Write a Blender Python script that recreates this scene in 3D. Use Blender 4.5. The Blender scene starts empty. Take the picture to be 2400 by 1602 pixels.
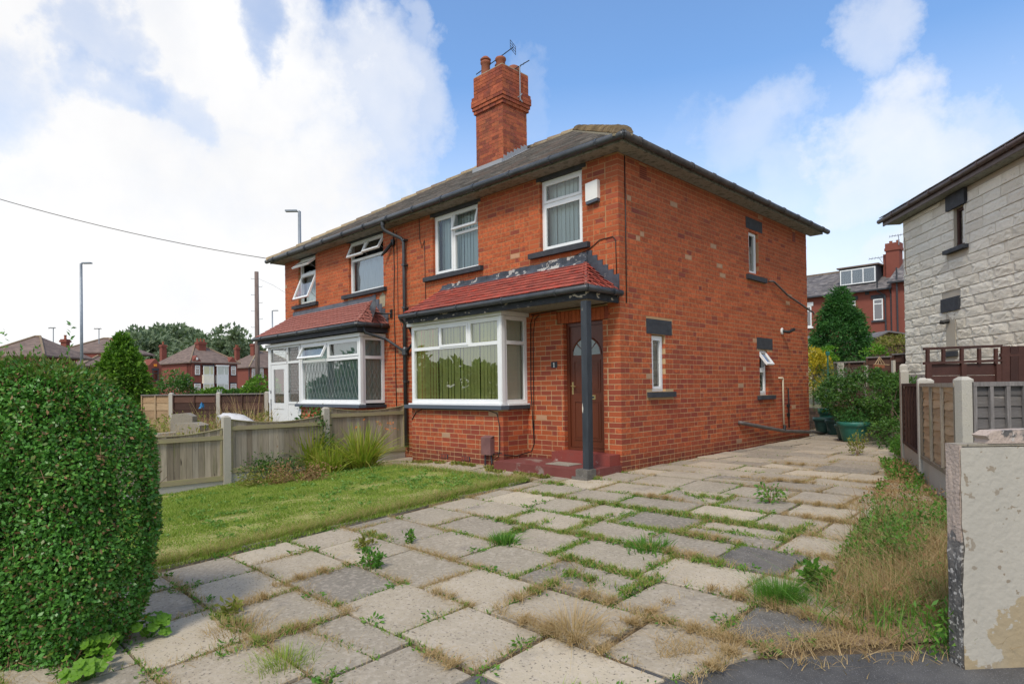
import bpy, math, random
import numpy as np
from mathutils import Vector, Matrix
from math import radians as rad, sin, cos, pi, sqrt

random.seed(7)
RNG = np.random.default_rng(7)
SC = bpy.context.scene
COL = SC.collection

# ------------------------------------------------------------------ camera
CAM = Vector((5.4403, -7.7400, 1.2832))
F = Vector((-0.70721, 0.70694, 0.00991))
R = Vector((0.70681, 0.70727, -0.01359))
V = Vector((0.01661, 0.00260, 0.99986))
R = (R - F * R.dot(F)).normalized()
V = R.cross(F).normalized()
F.normalize()
cd = bpy.data.cameras.new("camera")
cd.sensor_width = 36.0
cd.lens = 1461.45 / 2400 * 36
cd.shift_y = 95.5 / 2400
cd.clip_start = 0.05
cd.clip_end = 3000
cam = bpy.data.objects.new("camera", cd)
COL.objects.link(cam)
cam.matrix_world = Matrix(((R.x, V.x, -F.x, CAM.x), (R.y, V.y, -F.y, CAM.y), (R.z, V.z, -F.z, CAM.z), (0, 0, 0, 1)))
SC.camera = cam


def spot(u, v, d):
    """point of the place seen at (u, v) of the 2400 px photograph, d metres away along the view"""
    return CAM + (F + R * ((u - 1200) / 1461.45) - V * ((v - 896.5) / 1461.45)) * d


FH = Vector((F.x, F.y, 0)).normalized()
RH = Vector((FH.y, -FH.x, 0))

# ------------------------------------------------------------------ world
SUN_EL, SUN_AZ = 52.0, 158.0        # azimuth: degrees clockwise from +Y
w = bpy.data.worlds.new("World")
SC.world = w
w.use_nodes = True
nt = w.node_tree
for n in list(nt.nodes):
    nt.nodes.remove(n)


def N(nt, t, **kw):
    n = nt.nodes.new(t)
    for k, v in kw.items():
        setattr(n, k, v)
    return n


def L(nt, a, b):
    nt.links.new(a, b)


def vmath(nt, op, a, b=None):
    n = N(nt, 'ShaderNodeVectorMath', operation=op)
    for i, x in enumerate((a, b)):
        if x is None:
            continue
        if isinstance(x, (tuple, list, Vector)):
            n.inputs[i].default_value = tuple(x)
        else:
            L(nt, x, n.inputs[i])
    return n


def fmath(nt, op, a, b=None, c=None, clamp=False):
    n = N(nt, 'ShaderNodeMath', operation=op)
    n.use_clamp = clamp
    for i, x in enumerate((a, b, c)):
        if x is None:
            continue
        if isinstance(x, (int, float)):
            n.inputs[i].default_value = x
        else:
            L(nt, x, n.inputs[i])
    return n.outputs[0]


def mrange(nt, x, a, b, c=0.0, d=1.0, smooth=True):
    n = N(nt, 'ShaderNodeMapRange')
    n.interpolation_type = 'SMOOTHSTEP' if smooth else 'LINEAR'
    L(nt, x, n.inputs[0])
    for i, q in enumerate((a, b, c, d)):
        n.inputs[i + 1].default_value = q
    return n.outputs[0]


def mixc(nt, f, a, b, bt='MIX'):
    n = N(nt, 'ShaderNodeMix', data_type='RGBA', blend_type=bt)
    for x, s in ((f, n.inputs[0]), (a, n.inputs[6]), (b, n.inputs[7])):
        if isinstance(x, (int, float)):
            s.default_value = x
        elif isinstance(x, (tuple, list)):
            s.default_value = (*x[:3], 1)
        else:
            L(nt, x, s)
    return n.outputs[2]


sky = N(nt, 'ShaderNodeTexSky', sky_type='NISHITA')
sky.sun_disc = False
sky.sun_elevation = rad(SUN_EL)
sky.sun_rotation = rad(SUN_AZ)
sky.air_density = 1.0
sky.dust_density = 0.6
sky.ozone_density = 2.5
tc = N(nt, 'ShaderNodeTexCoord')
gen = tc.outputs['Generated']
wn = N(nt, 'ShaderNodeTexNoise', noise_dimensions='3D')
wn.inputs['Scale'].default_value = 3.2
wn.inputs['Detail'].default_value = 9
wn.inputs['Roughness'].default_value = 0.62
L(nt, gen, wn.inputs['Vector'])
off = vmath(nt, 'SUBTRACT', wn.outputs['Color'], (0.5, 0.5, 0.5)).outputs[0]
offs = vmath(nt, 'MULTIPLY', off, (0.42, 0.42, 0.36)).outputs[0]
warp = vmath(nt, 'NORMALIZE', vmath(nt, 'ADD', gen, offs).outputs[0]).outputs[0]
BLOBS = [(330, 620, 15, 1.0), (60, 40, 13, 1), (430, 60, 12, 1), (620, 480, 12, 1), (600, 120, 9, 1), (790, 270, 8, .7), (930, 230, 5, .55),
         (100, 830, 17, 1), (520, 720, 13, 1), (-350, 380, 19, .9), (130, 300, 7, .8), (400, 250, 7, .8), (2080, 105, 3.8, .5), (1760, 330, 5, .45), (2060, 385, 5.5, .75),
         (1880, 470, 6, .5), (2230, 430, 5, .6), (2230, 610, 5, .8), (2010, 650, 6, .6), (2600, 500, 10, .6), (2080, 550, 5, .4), (1230, 190, 3, .22),
         (1650, 300, 4, .25), (960, 80, 2.2, .35)]
mask = None
for (u, v, r, wt) in BLOBS:
    d = (F + R * ((u - 1200) / 1461.45) - V * ((v - 896.5) / 1461.45)).normalized()
    dt = N(nt, 'ShaderNodeVectorMath', operation='DOT_PRODUCT')
    L(nt, warp, dt.inputs[0])
    dt.inputs[1].default_value = tuple(d)
    m = mrange(nt, dt.outputs['Value'], cos(rad(r * 1.18)), cos(rad(r * 0.35)), 0, wt)
    mask = m if mask is None else fmath(nt, 'MAXIMUM', mask, m)
for (u, v, r, wt) in ((225, 155, 2.6, .35), (600, -10, 3.2, .6), (70, 345, 4.0, .3), (300, 272, 2.6, .35), (400, 250, 2.4, .3)):
    d = (F + R * ((u - 1200) / 1461.45) - V * ((v - 896.5) / 1461.45)).normalized()
    dt = N(nt, 'ShaderNodeVectorMath', operation='DOT_PRODUCT')
    L(nt, warp, dt.inputs[0])
    dt.inputs[1].default_value = tuple(d)
    mask = fmath(nt, 'MULTIPLY', mask, mrange(nt, dt.outputs['Value'], cos(rad(r * 1.2)), cos(rad(r * 0.25)), 1.0, 1.0 - wt))
# clouds over the rest of the dome
bn = N(nt, 'ShaderNodeTexNoise')
bn.inputs['Scale'].default_value = 2.2
bn.inputs['Detail'].default_value = 8
bn.inputs['Roughness'].default_value = 0.6
L(nt, gen, bn.inputs['Vector'])
gmask = mrange(nt, bn.outputs['Fac'], 0.42, 0.60)
dt = N(nt, 'ShaderNodeVectorMath', operation='DOT_PRODUCT')
L(nt, gen, dt.inputs[0])
dt.inputs[1].default_value = tuple(F)
back = mrange(nt, dt.outputs['Value'], 0.45, 0.1)
gmask = fmath(nt, 'MULTIPLY', gmask, back)
mask = fmath(nt, 'MAXIMUM', mask, gmask)
fn = N(nt, 'ShaderNodeTexNoise')
fn.inputs['Scale'].default_value = 9
fn.inputs['Detail'].default_value = 8
fn.inputs['Roughness'].default_value = 0.6
L(nt, gen, fn.inputs['Vector'])
edge = fmath(nt, 'MULTIPLY', fmath(nt, 'SUBTRACT', fn.outputs['Fac'], 0.5), 0.9)
mask = fmath(nt, 'ADD', mask, fmath(nt, 'MULTIPLY', edge, fmath(nt, 'MULTIPLY', mask, fmath(nt, 'SUBTRACT', 1.35, mask))), clamp=True)
sepz = N(nt, 'ShaderNodeSeparateXYZ')
L(nt, gen, sepz.inputs[0])
hz = mrange(nt, sepz.outputs['Z'], 0.52, 0.0, 0.0, 0.92)
mask2 = fmath(nt, 'MAXIMUM', fmath(nt, 'MAXIMUM', mask, 0.06), hz)
shade = mrange(nt, bn.outputs['Fac'], 0.3, 0.7, 0.0, 1.0)
cloudcol = mixc(nt, shade, (0.90, 0.905, 0.925), (1.03, 1.025, 1.02))
hs = N(nt, 'ShaderNodeHueSaturation')
hs.inputs['Saturation'].default_value = 1.2
hs.inputs['Value'].default_value = 1.22
L(nt, sky.outputs[0], hs.inputs['Color'])
bg1 = N(nt, 'ShaderNodeBackground')
bg1.inputs['Strength'].default_value = 0.15
L(nt, hs.outputs[0], bg1.inputs['Color'])
bg2 = N(nt, 'ShaderNodeBackground')
bg2.inputs['Strength'].default_value = 0.78
L(nt, cloudcol, bg2.inputs['Color'])
ms = N(nt, 'ShaderNodeMixShader')
L(nt, mask2, ms.inputs[0])
L(nt, bg1.outputs[0], ms.inputs[1])
L(nt, bg2.outputs[0], ms.inputs[2])
wo = N(nt, 'ShaderNodeOutputWorld')
L(nt, ms.outputs[0], wo.inputs[0])

sd = bpy.data.lights.new("sun", 'SUN')
sd.energy = 2.0
sd.angle = rad(12)
sd.color = (1.0, 0.93, 0.81)
so = bpy.data.objects.new("sun", sd)
COL.objects.link(so)
sdir = Vector((sin(rad(SUN_AZ)) * cos(rad(SUN_EL)), cos(rad(SUN_AZ)) * cos(rad(SUN_EL)), sin(rad(SUN_EL))))
so.rotation_euler = sdir.to_track_quat('Z', 'Y').to_euler()
so.location = (0, 0, 30)

SC.render.engine = 'CYCLES'
SC.view_settings.view_transform = 'Standard'
SC.view_settings.look = 'None'
SC.view_settings.exposure = 0.40
SC.view_settings.gamma = 1
SC.cycles.max_bounces = 6
SC.cycles.transparent_max_bounces = 12
SC.cycles.use_denoising = True


# ------------------------------------------------------------------ materials
def s2l(*c):
    return tuple(((x / 255) / 12.92 if x / 255 <= 0.04045 else (((x / 255) + 0.055) / 1.055) ** 2.4) for x in c)


def mat(name, cols, rnd=None, rough=0.85, nscale=6.0, namt=0.25, bump=0.15, bscale=40.0, spec=0.35, speck=None, streak=None, metal=0.0, stretch=(1, 1, 1), bdist=0.01, patch=None):
    """cols: list of linear colours picked per piece (rnd 'obj'/'isl') or mixed by noise (rnd None)"""
    m = bpy.data.materials.new(name)
    m.use_nodes = True
    t = m.node_tree
    b = t.nodes['Principled BSDF']
    b.inputs['Roughness'].default_value = rough
    b.inputs['Specular IOR Level'].default_value = spec
    b.inputs['Metallic'].default_value = metal
    tcn = N(t, 'ShaderNodeTexCoord')
    mp = N(t, 'ShaderNodeMapping')
    mp.inputs['Scale'].default_value = stretch
    L(t, tcn.outputs['Object'], mp.inputs[0])
    vec = mp.outputs[0]
    rv = None
    if rnd == 'obj':
        rv = N(t, 'ShaderNodeObjectInfo').outputs['Random']
    elif rnd == 'isl':
        rv = N(t, 'ShaderNodeNewGeometry').outputs['Random Per Island']
    if rv is not None:
        cmb = N(t, 'ShaderNodeCombineXYZ')
        L(t, fmath(t, 'MULTIPLY', rv, 37.0), cmb.inputs[0])
        L(t, fmath(t, 'MULTIPLY', rv, 11.0), cmb.inputs[2])
        if rnd == 'obj':
            vec = vmath(t, 'ADD', vec, cmb.outputs[0]).outputs[0]
    ns = N(t, 'ShaderNodeTexNoise')
    ns.inputs['Scale'].default_value = nscale
    ns.inputs['Detail'].default_value = 6
    ns.inputs['Roughness'].default_value = 0.65
    L(t, vec, ns.inputs['Vector'])
    if len(cols) > 1:
        cr = N(t, 'ShaderNodeValToRGB')
        e = cr.color_ramp.elements
        while len(e) < len(cols):
            e.new(0.5)
        for i, c in enumerate(cols):
            e[i].position = i / (len(cols) - 1) if rnd is None else i / len(cols)
            e[i].color = (*c[:3], 1)
        if rnd is None:
            L(t, mrange(t, ns.outputs['Fac'], 0.3, 0.7, smooth=False), cr.inputs[0])
        else:
            cr.color_ramp.interpolation = 'CONSTANT' if len(cols) > 3 else 'LINEAR'
            L(t, rv, cr.inputs[0])
        col = cr.outputs[0]
    else:
        rgb = N(t, 'ShaderNodeRGB')
        rgb.outputs[0].default_value = (*cols[0][:3], 1)
        col = rgb.outputs[0]
    if namt:
        lo = 1 - namt
        f = mrange(t, ns.outputs['Fac'], 0.25, 0.75, lo, 1 + namt * 0.8, smooth=False)
        if rv is not None:
            f = fmath(t, 'MULTIPLY', f, mrange(t, fmath(t, 'FRACT', fmath(t, 'MULTIPLY', rv, 7.77)), 0, 1, 1 - namt * 0.5, 1 + namt * 0.5, smooth=False))
        v = N(t, 'ShaderNodeCombineXYZ')
        for i in range(3):
            L(t, f, v.inputs[i])
        col = mixc(t, 1.0, col, v.outputs[0], 'MULTIPLY')
    if speck:
        sc_, lo_, hi_, scol = speck
        sn = N(t, 'ShaderNodeTexNoise')
        sn.inputs['Scale'].default_value = sc_
        sn.inputs['Detail'].default_value = 3
        L(t, vec, sn.inputs['Vector'])
        col = mixc(t, mrange(t, sn.outputs['Fac'], lo_, hi_), col, scol)
    if patch:
        sc_, lo_, hi_, scol = patch
        sn = N(t, 'ShaderNodeTexNoise')
        sn.inputs['Scale'].default_value = sc_
        sn.inputs['Detail'].default_value = 7
        sn.inputs['Roughness'].default_value = 0.6
        L(t, vec, sn.inputs['Vector'])
        col = mixc(t, mrange(t, sn.outputs['Fac'], lo_, hi_), col, scol)
    if streak:
        scl, amt, scol = streak
        m2 = N(t, 'ShaderNodeMapping')
        m2.inputs['Scale'].default_value = scl
        L(t, tcn.outputs['Object'], m2.inputs[0])
        sn = N(t, 'ShaderNodeTexNoise')
        sn.inputs['Scale'].default_value = 1.0
        sn.inputs['Detail'].default_value = 5
        L(t, m2.outputs[0], sn.inputs['Vector'])
        col = mixc(t, mrange(t, sn.outputs['Fac'], 0.45, 0.7, 0, amt), col, scol)
    L(t, col, b.inputs['Base Color'])
    if bump:
        bn_ = N(t, 'ShaderNodeTexNoise')
        bn_.inputs['Scale'].default_value = bscale
        bn_.inputs['Detail'].default_value = 6
        L(t, vec, bn_.inputs['Vector'])
        bp = N(t, 'ShaderNodeBump')
        bp.inputs['Strength'].default_value = bump
        bp.inputs['Distance'].default_value = bdist
        L(t, bn_.outputs['Fac'], bp.inputs['Height'])
        L(t, bp.outputs[0], b.inputs['Normal'])
    return m


def leafmat(name, cols, trans=0.3, rough=0.5):
    m = bpy.data.materials.new(name)
    m.use_nodes = True
    t = m.node_tree
    b = t.nodes['Principled BSDF']
    b.inputs['Roughness'].default_value = rough
    b.inputs['Specular IOR Level'].default_value = 0.3
    g = N(t, 'ShaderNodeNewGeometry')
    cr = N(t, 'ShaderNodeValToRGB')
    e = cr.color_ramp.elements
    while len(e) < len(cols):
        e.new(0.5)
    for i, c in enumerate(cols):
        e[i].position = i / (len(cols) - 1)
        e[i].color = (*c[:3], 1)
    tcn = N(t, 'ShaderNodeTexCoord')
    ns = N(t, 'ShaderNodeTexNoise')
    ns.inputs['Scale'].default_value = 3.0
    ns.inputs['Detail'].default_value = 4
    L(t, tcn.outputs['Object'], ns.inputs['Vector'])
    f = fmath(t, 'ADD', fmath(t, 'MULTIPLY', g.outputs['Random Per Island'], 0.62), fmath(t, 'MULTIPLY', mrange(t, ns.outputs['Fac'], 0.3, 0.7, smooth=False), 0.38))
    L(t, f, cr.inputs[0])
    L(t, cr.outputs[0], b.inputs['Base Color'])
    tr = N(t, 'ShaderNodeBsdfTranslucent')
    L(t, mixc(t, 1.0, cr.outputs[0], (1.0, 1.25, 0.6), 'MULTIPLY'), tr.inputs['Color'])
    mx = N(t, 'ShaderNodeMixShader')
    mx.inputs[0].default_value = trans
    L(t, b.outputs[0], mx.inputs[1])
    L(t, tr.outputs[0], mx.inputs[2])
    L(t, mx.outputs[0], t.nodes['Material Output'].inputs[0])
    return m


def glassmat(name, tint=(0.93, 0.96, 0.95), refl=0.05):
    m = bpy.data.materials.new(name)
    m.use_nodes = True
    t = m.node_tree
    t.nodes.remove(t.nodes['Principled BSDF'])
    a = N(t, 'ShaderNodeBsdfTransparent')
    a.inputs[0].default_value = (*tint, 1)
    g = N(t, 'ShaderNodeBsdfGlossy')
    g.inputs['Roughness'].default_value = 0.01
    fr = N(t, 'ShaderNodeFresnel')
    fr.inputs[0].default_value = 1.5
    tcn = N(t, 'ShaderNodeTexCoord')
    ns = N(t, 'ShaderNodeTexNoise')
    ns.inputs['Scale'].default_value = 1.3
    L(t, tcn.outputs['Object'], ns.inputs['Vector'])
    bp = N(t, 'ShaderNodeBump')
    bp.inputs['Strength'].default_value = 0.08
    bp.inputs['Distance'].default_value = 0.02
    L(t, ns.outputs['Fac'], bp.inputs['Height'])
    L(t, bp.outputs[0], g.inputs['Normal'])
    mx = N(t, 'ShaderNodeMixShader')
    L(t, fmath(t, 'ADD', fr.outputs[0], refl, clamp=True), mx.inputs[0])
    L(t, a.outputs[0], mx.inputs[1])
    L(t, g.outputs[0], mx.inputs[2])
    L(t, mx.outputs[0], t.nodes['Material Output'].inputs[0])
    return m


BRICKS = [(0.445, 0.102, 0.034), (0.375, 0.080, 0.030), (0.49, 0.122, 0.038), (0.415, 0.090, 0.032)]


def brickmat(name, rnd):
    m = mat(name, BRICKS, rnd=None, rough=0.8, nscale=18, namt=0.22, bump=0.35, bscale=55, bdist=0.006)
    t = m.node_tree
    b = t.nodes['Principled BSDF']
    if rnd == 'obj':
        rv = N(t, 'ShaderNodeObjectInfo').outputs['Random']
    else:
        rv = N(t, 'ShaderNodeNewGeometry').outputs['Random Per Island']
    r2 = fmath(t, 'FRACT', fmath(t, 'MULTIPLY', rv, 13.7))
    r3 = fmath(t, 'FRACT', fmath(t, 'MULTIPLY', rv, 57.3))
    src = b.inputs['Base Color'].links[0].from_socket
    v = N(t, 'ShaderNodeCombineXYZ')
    f = mrange(t, rv, 0, 1, 0.82, 1.14, smooth=False)
    for i in range(3):
        L(t, f, v.inputs[i])
    c = mixc(t, 1.0, src, v.outputs[0], 'MULTIPLY')
    g_ = N(t, 'ShaderNodeNewGeometry')
    ns = N(t, 'ShaderNodeTexNoise')
    ns.inputs['Scale'].default_value = 0.8
    ns.inputs['Detail'].default_value = 5
    L(t, g_.outputs['Position'], ns.inputs['Vector'])
    sx = N(t, 'ShaderNodeSeparateXYZ')
    L(t, g_.outputs['Position'], sx.inputs[0])
    low = mrange(t, sx.outputs['Z'], 2.9, 1.2)
    # share of darker, purple-brown bricks: more of them low on the wall
    th = fmath(t, 'SUBTRACT', 0.93, fmath(t, 'ADD', fmath(t, 'MULTIPLY', low, 0.36), fmath(t, 'MULTIPLY', fmath(t, 'SUBTRACT', ns.outputs['Fac'], 0.5), 0.35)))
    dk = fmath(t, 'MULTIPLY', fmath(t, 'GREATER_THAN', r2, th), mrange(t, r3, 0, 1, 0.35, 0.85, smooth=False))
    c = mixc(t, dk, c, (0.20, 0.042, 0.030))
    c = mixc(t, fmath(t, 'MULTIPLY', low, mrange(t, ns.outputs['Fac'], 0.35, 0.65, 0.05, 0.42)), c, (0.30, 0.050, 0.026))
    pale = fmath(t, 'MULTIPLY', fmath(t, 'GREATER_THAN', r3, 0.992), 0.6)
    c = mixc(t, pale, c, (0.50, 0.38, 0.24))
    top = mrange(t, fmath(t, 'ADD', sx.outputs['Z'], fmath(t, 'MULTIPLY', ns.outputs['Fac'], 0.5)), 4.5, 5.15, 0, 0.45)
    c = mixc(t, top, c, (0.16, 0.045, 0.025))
    damp = mrange(t, sx.outputs['Z'], 0.32, 0.12, 0, 0.5)
    c = mixc(t, damp, c, (0.075, 0.025, 0.02))
    L(t, c, b.inputs['Base Color'])
    return m


M = {}
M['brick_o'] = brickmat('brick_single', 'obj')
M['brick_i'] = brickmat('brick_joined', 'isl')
M['mortar'] = mat('mortar', [(0.60, 0.42, 0.23), (0.42, 0.26, 0.13)], nscale=2, namt=0.25, bump=0.3, bscale=90)
_t = M['mortar'].node_tree
_b = _t.nodes['Principled BSDF']
_s = _b.inputs['Base Color'].links[0].from_socket
_g = N(_t, 'ShaderNodeNewGeometry')
_x = N(_t, 'ShaderNodeSeparateXYZ')
L(_t, _g.outputs['Position'], _x.inputs[0])
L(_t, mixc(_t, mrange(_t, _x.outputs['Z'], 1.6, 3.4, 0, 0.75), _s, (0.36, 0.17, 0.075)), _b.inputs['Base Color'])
M['chimbrick'] = mat('chimney_brick', [(0.36, 0.092, 0.042), (0.30, 0.072, 0.036), (0.40, 0.108, 0.044), (0.25, 0.062, 0.036), (0.37, 0.096, 0.044)], rnd='isl', nscale=10, namt=0.3, bump=0.3,
                    streak=((3, 3, 0.8), 0.35, (0.08, 0.05, 0.04)))
M['farbrick'] = mat('far_brick', [(0.25, 0.075, 0.050), (0.18, 0.055, 0.040)], nscale=3, namt=0.3, bump=0.2, bscale=20)
M['redtile'] = mat('red_roof_tile', [(0.33, 0.080, 0.056), (0.28, 0.072, 0.054), (0.37, 0.090, 0.062), (0.31, 0.070, 0.050)], rnd='obj', nscale=8, namt=0.22, bump=0.3, bscale=60,
                  patch=(0.9, 0.50, 0.70, (0.52, 0.055, 0.030)), speck=(5, 0.60, 0.74, (0.17, 0.07, 0.055)))
M['redtile_i'] = mat('red_roof_tile_joined', [(0.30, 0.095, 0.070), (0.25, 0.085, 0.066), (0.33, 0.115, 0.088), (0.27, 0.082, 0.062)], rnd='isl', nscale=2.5, namt=0.28, bump=0.3, bscale=60,
                    patch=(1.4, 0.48, 0.64, (0.42, 0.20, 0.16)), speck=(5, 0.54, 0.70, (0.13, 0.075, 0.06)))
M['rooftile'] = mat('weathered_roof_tile', [(0.22, 0.20, 0.18), (0.28, 0.25, 0.225), (0.18, 0.165, 0.15), (0.31, 0.275, 0.245), (0.24, 0.22, 0.20)], rnd='isl', nscale=4, namt=0.35, bump=0.4, bscale=40,
                   patch=(1.6, 0.5, 0.68, (0.26, 0.20, 0.17)))
M['farroof'] = mat('far_roof', [(0.14, 0.10, 0.085), (0.20, 0.145, 0.115)], rnd=None, nscale=1.5, namt=0.3, bump=0.3, bscale=12, stretch=(1, 1, 3))
M['slate'] = mat('slate', [(0.16, 0.145, 0.14), (0.22, 0.20, 0.19), (0.13, 0.12, 0.12)], rnd='isl', nscale=2, namt=0.35, bump=0.2)
M['ridge'] = mat('ridge_tile', [(0.27, 0.20, 0.13), (0.20, 0.145, 0.10), (0.33, 0.25, 0.15)], rnd='obj', nscale=14, namt=0.4, bump=0.5, bscale=50, rough=0.95)
M['cement'] = mat('cement_bedding', [(0.42, 0.36, 0.24), (0.30, 0.26, 0.18)], nscale=8, namt=0.3, bump=0.5)
M['pvc'] = mat('white_window_plastic', [(0.80, 0.81, 0.80)], nscale=3, namt=0.05, bump=0, rough=0.35, spec=0.5)
M['oldwhite'] = mat('old_white_paint', [(0.76, 0.77, 0.76), (0.68, 0.69, 0.67)], nscale=5, namt=0.08, bump=0.15, rough=0.6, speck=(9, 0.66, 0.70, (0.10, 0.08, 0.07)), stretch=(1, 1, 0.4))
M['dark'] = mat('charcoal_painted_stone', [(0.035, 0.038, 0.045), (0.05, 0.054, 0.062)], nscale=8, namt=0.2, bump=0.3, bscale=50, rough=0.7)
M['sillblue'] = mat('slate_blue_painted_sill', [(0.10, 0.125, 0.155), (0.075, 0.09, 0.115)], nscale=9, namt=0.25, bump=0.2, rough=0.7)
M['gutter'] = mat('black_gutter_plastic', [(0.035, 0.04, 0.045), (0.055, 0.06, 0.065)], nscale=5, namt=0.25, bump=0.05, rough=0.38, spec=0.5)
M['gutterold'] = mat('weathered_gutter', [(0.05, 0.045, 0.045), (0.085, 0.075, 0.07)], nscale=5, namt=0.3, bump=0.1, rough=0.5)
M['gutterbrown'] = mat('brown_gutter', [(0.085, 0.055, 0.05), (0.12, 0.085, 0.078)], nscale=5, namt=0.2, bump=0.05, rough=0.45)
M['soffit'] = mat('weathered_soffit', [(0.10, 0.11, 0.10), (0.30, 0.30, 0.26), (0.08, 0.085, 0.08)], nscale=7, namt=0.3, bump=0.3, rough=0.9)
M['fascia'] = mat('peeling_black_fascia', [(0.022, 0.024, 0.026), (0.035, 0.037, 0.04)], nscale=8, namt=0.3, bump=0.5, rough=0.8, speck=(7, 0.62, 0.66, (0.42, 0.36, 0.27)), stretch=(1, 1, 2.4))
M['post'] = mat('flaking_charcoal_post', [(0.03, 0.036, 0.044), (0.045, 0.052, 0.06)], nscale=8, namt=0.2, bump=0.3, rough=0.6, speck=(14, 0.70, 0.72, (0.6, 0.56, 0.48)), stretch=(1, 1, 0.25))
M['glass'] = glassmat('window_glass')
M['glass2'] = glassmat('window_glass_reflective', (0.90, 0.94, 0.92), 0.22)
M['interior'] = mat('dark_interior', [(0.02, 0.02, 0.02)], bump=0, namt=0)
M['blindg'] = mat('reflection_olive_blind', [(0.88, 0.84, 0.30), (0.78, 0.74, 0.26)], rnd='obj', bump=0, namt=0.08, rough=0.9)  # olive reflection of greenery put into the cream blind's colour
M['blindc'] = mat('cream_blind', [(0.76, 0.74, 0.58), (0.68, 0.66, 0.52)], rnd='obj', bump=0, namt=0.06, rough=0.9)
M['blindw'] = mat('pale_grey_green_blind', [(0.70, 0.80, 0.77), (0.62, 0.71, 0.68)], rnd='obj', bump=0, namt=0.06, rough=0.9)
M['curtain'] = mat('pale_net_curtain', [(0.52, 0.60, 0.64), (0.62, 0.69, 0.72)], nscale=6, namt=0.12, bump=0.3, bscale=8, rough=0.9, stretch=(4, 4, 0.6))
M['teal'] = mat('teal_curtain', [(0.42, 0.50, 0.46), (0.34, 0.44, 0.41)], nscale=5, namt=0.15, bump=0.2, bscale=8, rough=0.9, stretch=(4, 4, 0.5))
M['lead'] = mat('leading_strip', [(0.26, 0.28, 0.26)], bump=0, namt=0.1, rough=0.5)
M['doorwood'] = mat('dark_red_brown_door', [(0.150, 0.040, 0.018), (0.105, 0.028, 0.013)], nscale=3, namt=0.25, bump=0.15, bscale=20, rough=0.3, spec=0.5, stretch=(6, 6, 0.6))
M['brass'] = mat('brass', [(0.75, 0.6, 0.28)], bump=0, namt=0.05, rough=0.3, metal=0.9)
M['frost'] = mat('obscured_glass', [(0.36, 0.40, 0.38), (0.22, 0.25, 0.24)], nscale=30, namt=0.3, bump=0.6, bscale=60, rough=0.15, spec=0.6)
M['redpaint'] = mat('worn_red_step_paint', [(0.30, 0.055, 0.04), (0.18, 0.05, 0.04)], nscale=6, namt=0.25, bump=0.3, rough=0.65, patch=(4, 0.6, 0.66, (0.42, 0.33, 0.27)))
M['porch'] = mat('faded_red_porch_paint', [(0.21, 0.055, 0.045), (0.15, 0.05, 0.042)], nscale=5, namt=0.3, bump=0.3, rough=0.75, patch=(3, 0.56, 0.66, (0.25, 0.18, 0.15)))
M['conc'] = mat('rough_concrete', [(0.36, 0.32, 0.25), (0.25, 0.22, 0.17)], nscale=10, namt=0.3, bump=0.6, bscale=50, speck=(60, 0.6, 0.7, (0.15, 0.13, 0.11)))
M['concpost'] = mat('pale_concrete_post', [(0.50, 0.47, 0.41), (0.42, 0.39, 0.33)], nscale=6, namt=0.18, bump=0.4, bscale=70, speck=(90, 0.62, 0.7, (0.3, 0.27, 0.22)), streak=((2, 2, 0.5), 0.3, (0.30, 0.27, 0.18)))
M['slab'] = mat('paving_slab', [(0.385, 0.325, 0.238), (0.345, 0.295, 0.218), (0.41, 0.345, 0.25), (0.36, 0.305, 0.225), (0.315, 0.268, 0.20), (0.375, 0.315, 0.23), (0.225, 0.197, 0.155), (0.45, 0.38, 0.275), (0.29, 0.25, 0.19)], rnd='obj', nscale=2.2, namt=0.16, bump=0.5, bscale=60,
                speck=(58, 0.60, 0.68, (0.15, 0.125, 0.10)), patch=(1.9, 0.56, 0.78, (0.22, 0.19, 0.155)), streak=((28, 28, 28), 0.4, (0.52, 0.45, 0.36)))
M['slabdark'] = mat('dark_patch_slab', [(0.12, 0.11, 0.095), (0.16, 0.145, 0.125)], nscale=6, namt=0.25, bump=0.5, bscale=70, speck=(80, 0.62, 0.68, (0.36, 0.33, 0.29)))
M['tarmac'] = mat('tarmac', [(0.075, 0.072, 0.07), (0.11, 0.105, 0.10)], nscale=3, namt=0.25, bump=0.7, bscale=160, speck=(180, 0.62, 0.68, (0.26, 0.25, 0.24)))
M['soil'] = mat('dry_soil', [(0.20, 0.135, 0.075), (0.11, 0.075, 0.042), (0.26, 0.19, 0.11)], nscale=9, namt=0.3, bump=0.8, bscale=60)
M['turf'] = mat('turf', [(0.21, 0.25, 0.05), (0.36, 0.32, 0.12), (0.19, 0.25, 0.045)], nscale=3.5, namt=0.35, bump=0.8, bscale=60)
M['rough_ground'] = mat('rough_ground', [(0.12, 0.14, 0.05), (0.19, 0.16, 0.09), (0.10, 0.13, 0.04)], nscale=0.6, namt=0.3, bump=0.5, bscale=10)
M['fencegrey'] = mat('weathered_fence_board', [(0.31, 0.26, 0.19), (0.39, 0.33, 0.25), (0.25, 0.205, 0.15), (0.34, 0.295, 0.23)], rnd='obj', nscale=4, namt=0.28, bump=0.4, bscale=25, stretch=(7, 7, 0.7),
                    speck=(3.0, 0.70, 0.74, (0.05, 0.035, 0.025)), patch=(1.2, 0.56, 0.72, (0.17, 0.17, 0.07)))
M['rail'] = mat('mossy_fence_rail', [(0.38, 0.31, 0.21), (0.30, 0.28, 0.13)], nscale=4, namt=0.25, bump=0.3, bscale=25, stretch=(1, 1, 5))
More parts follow.
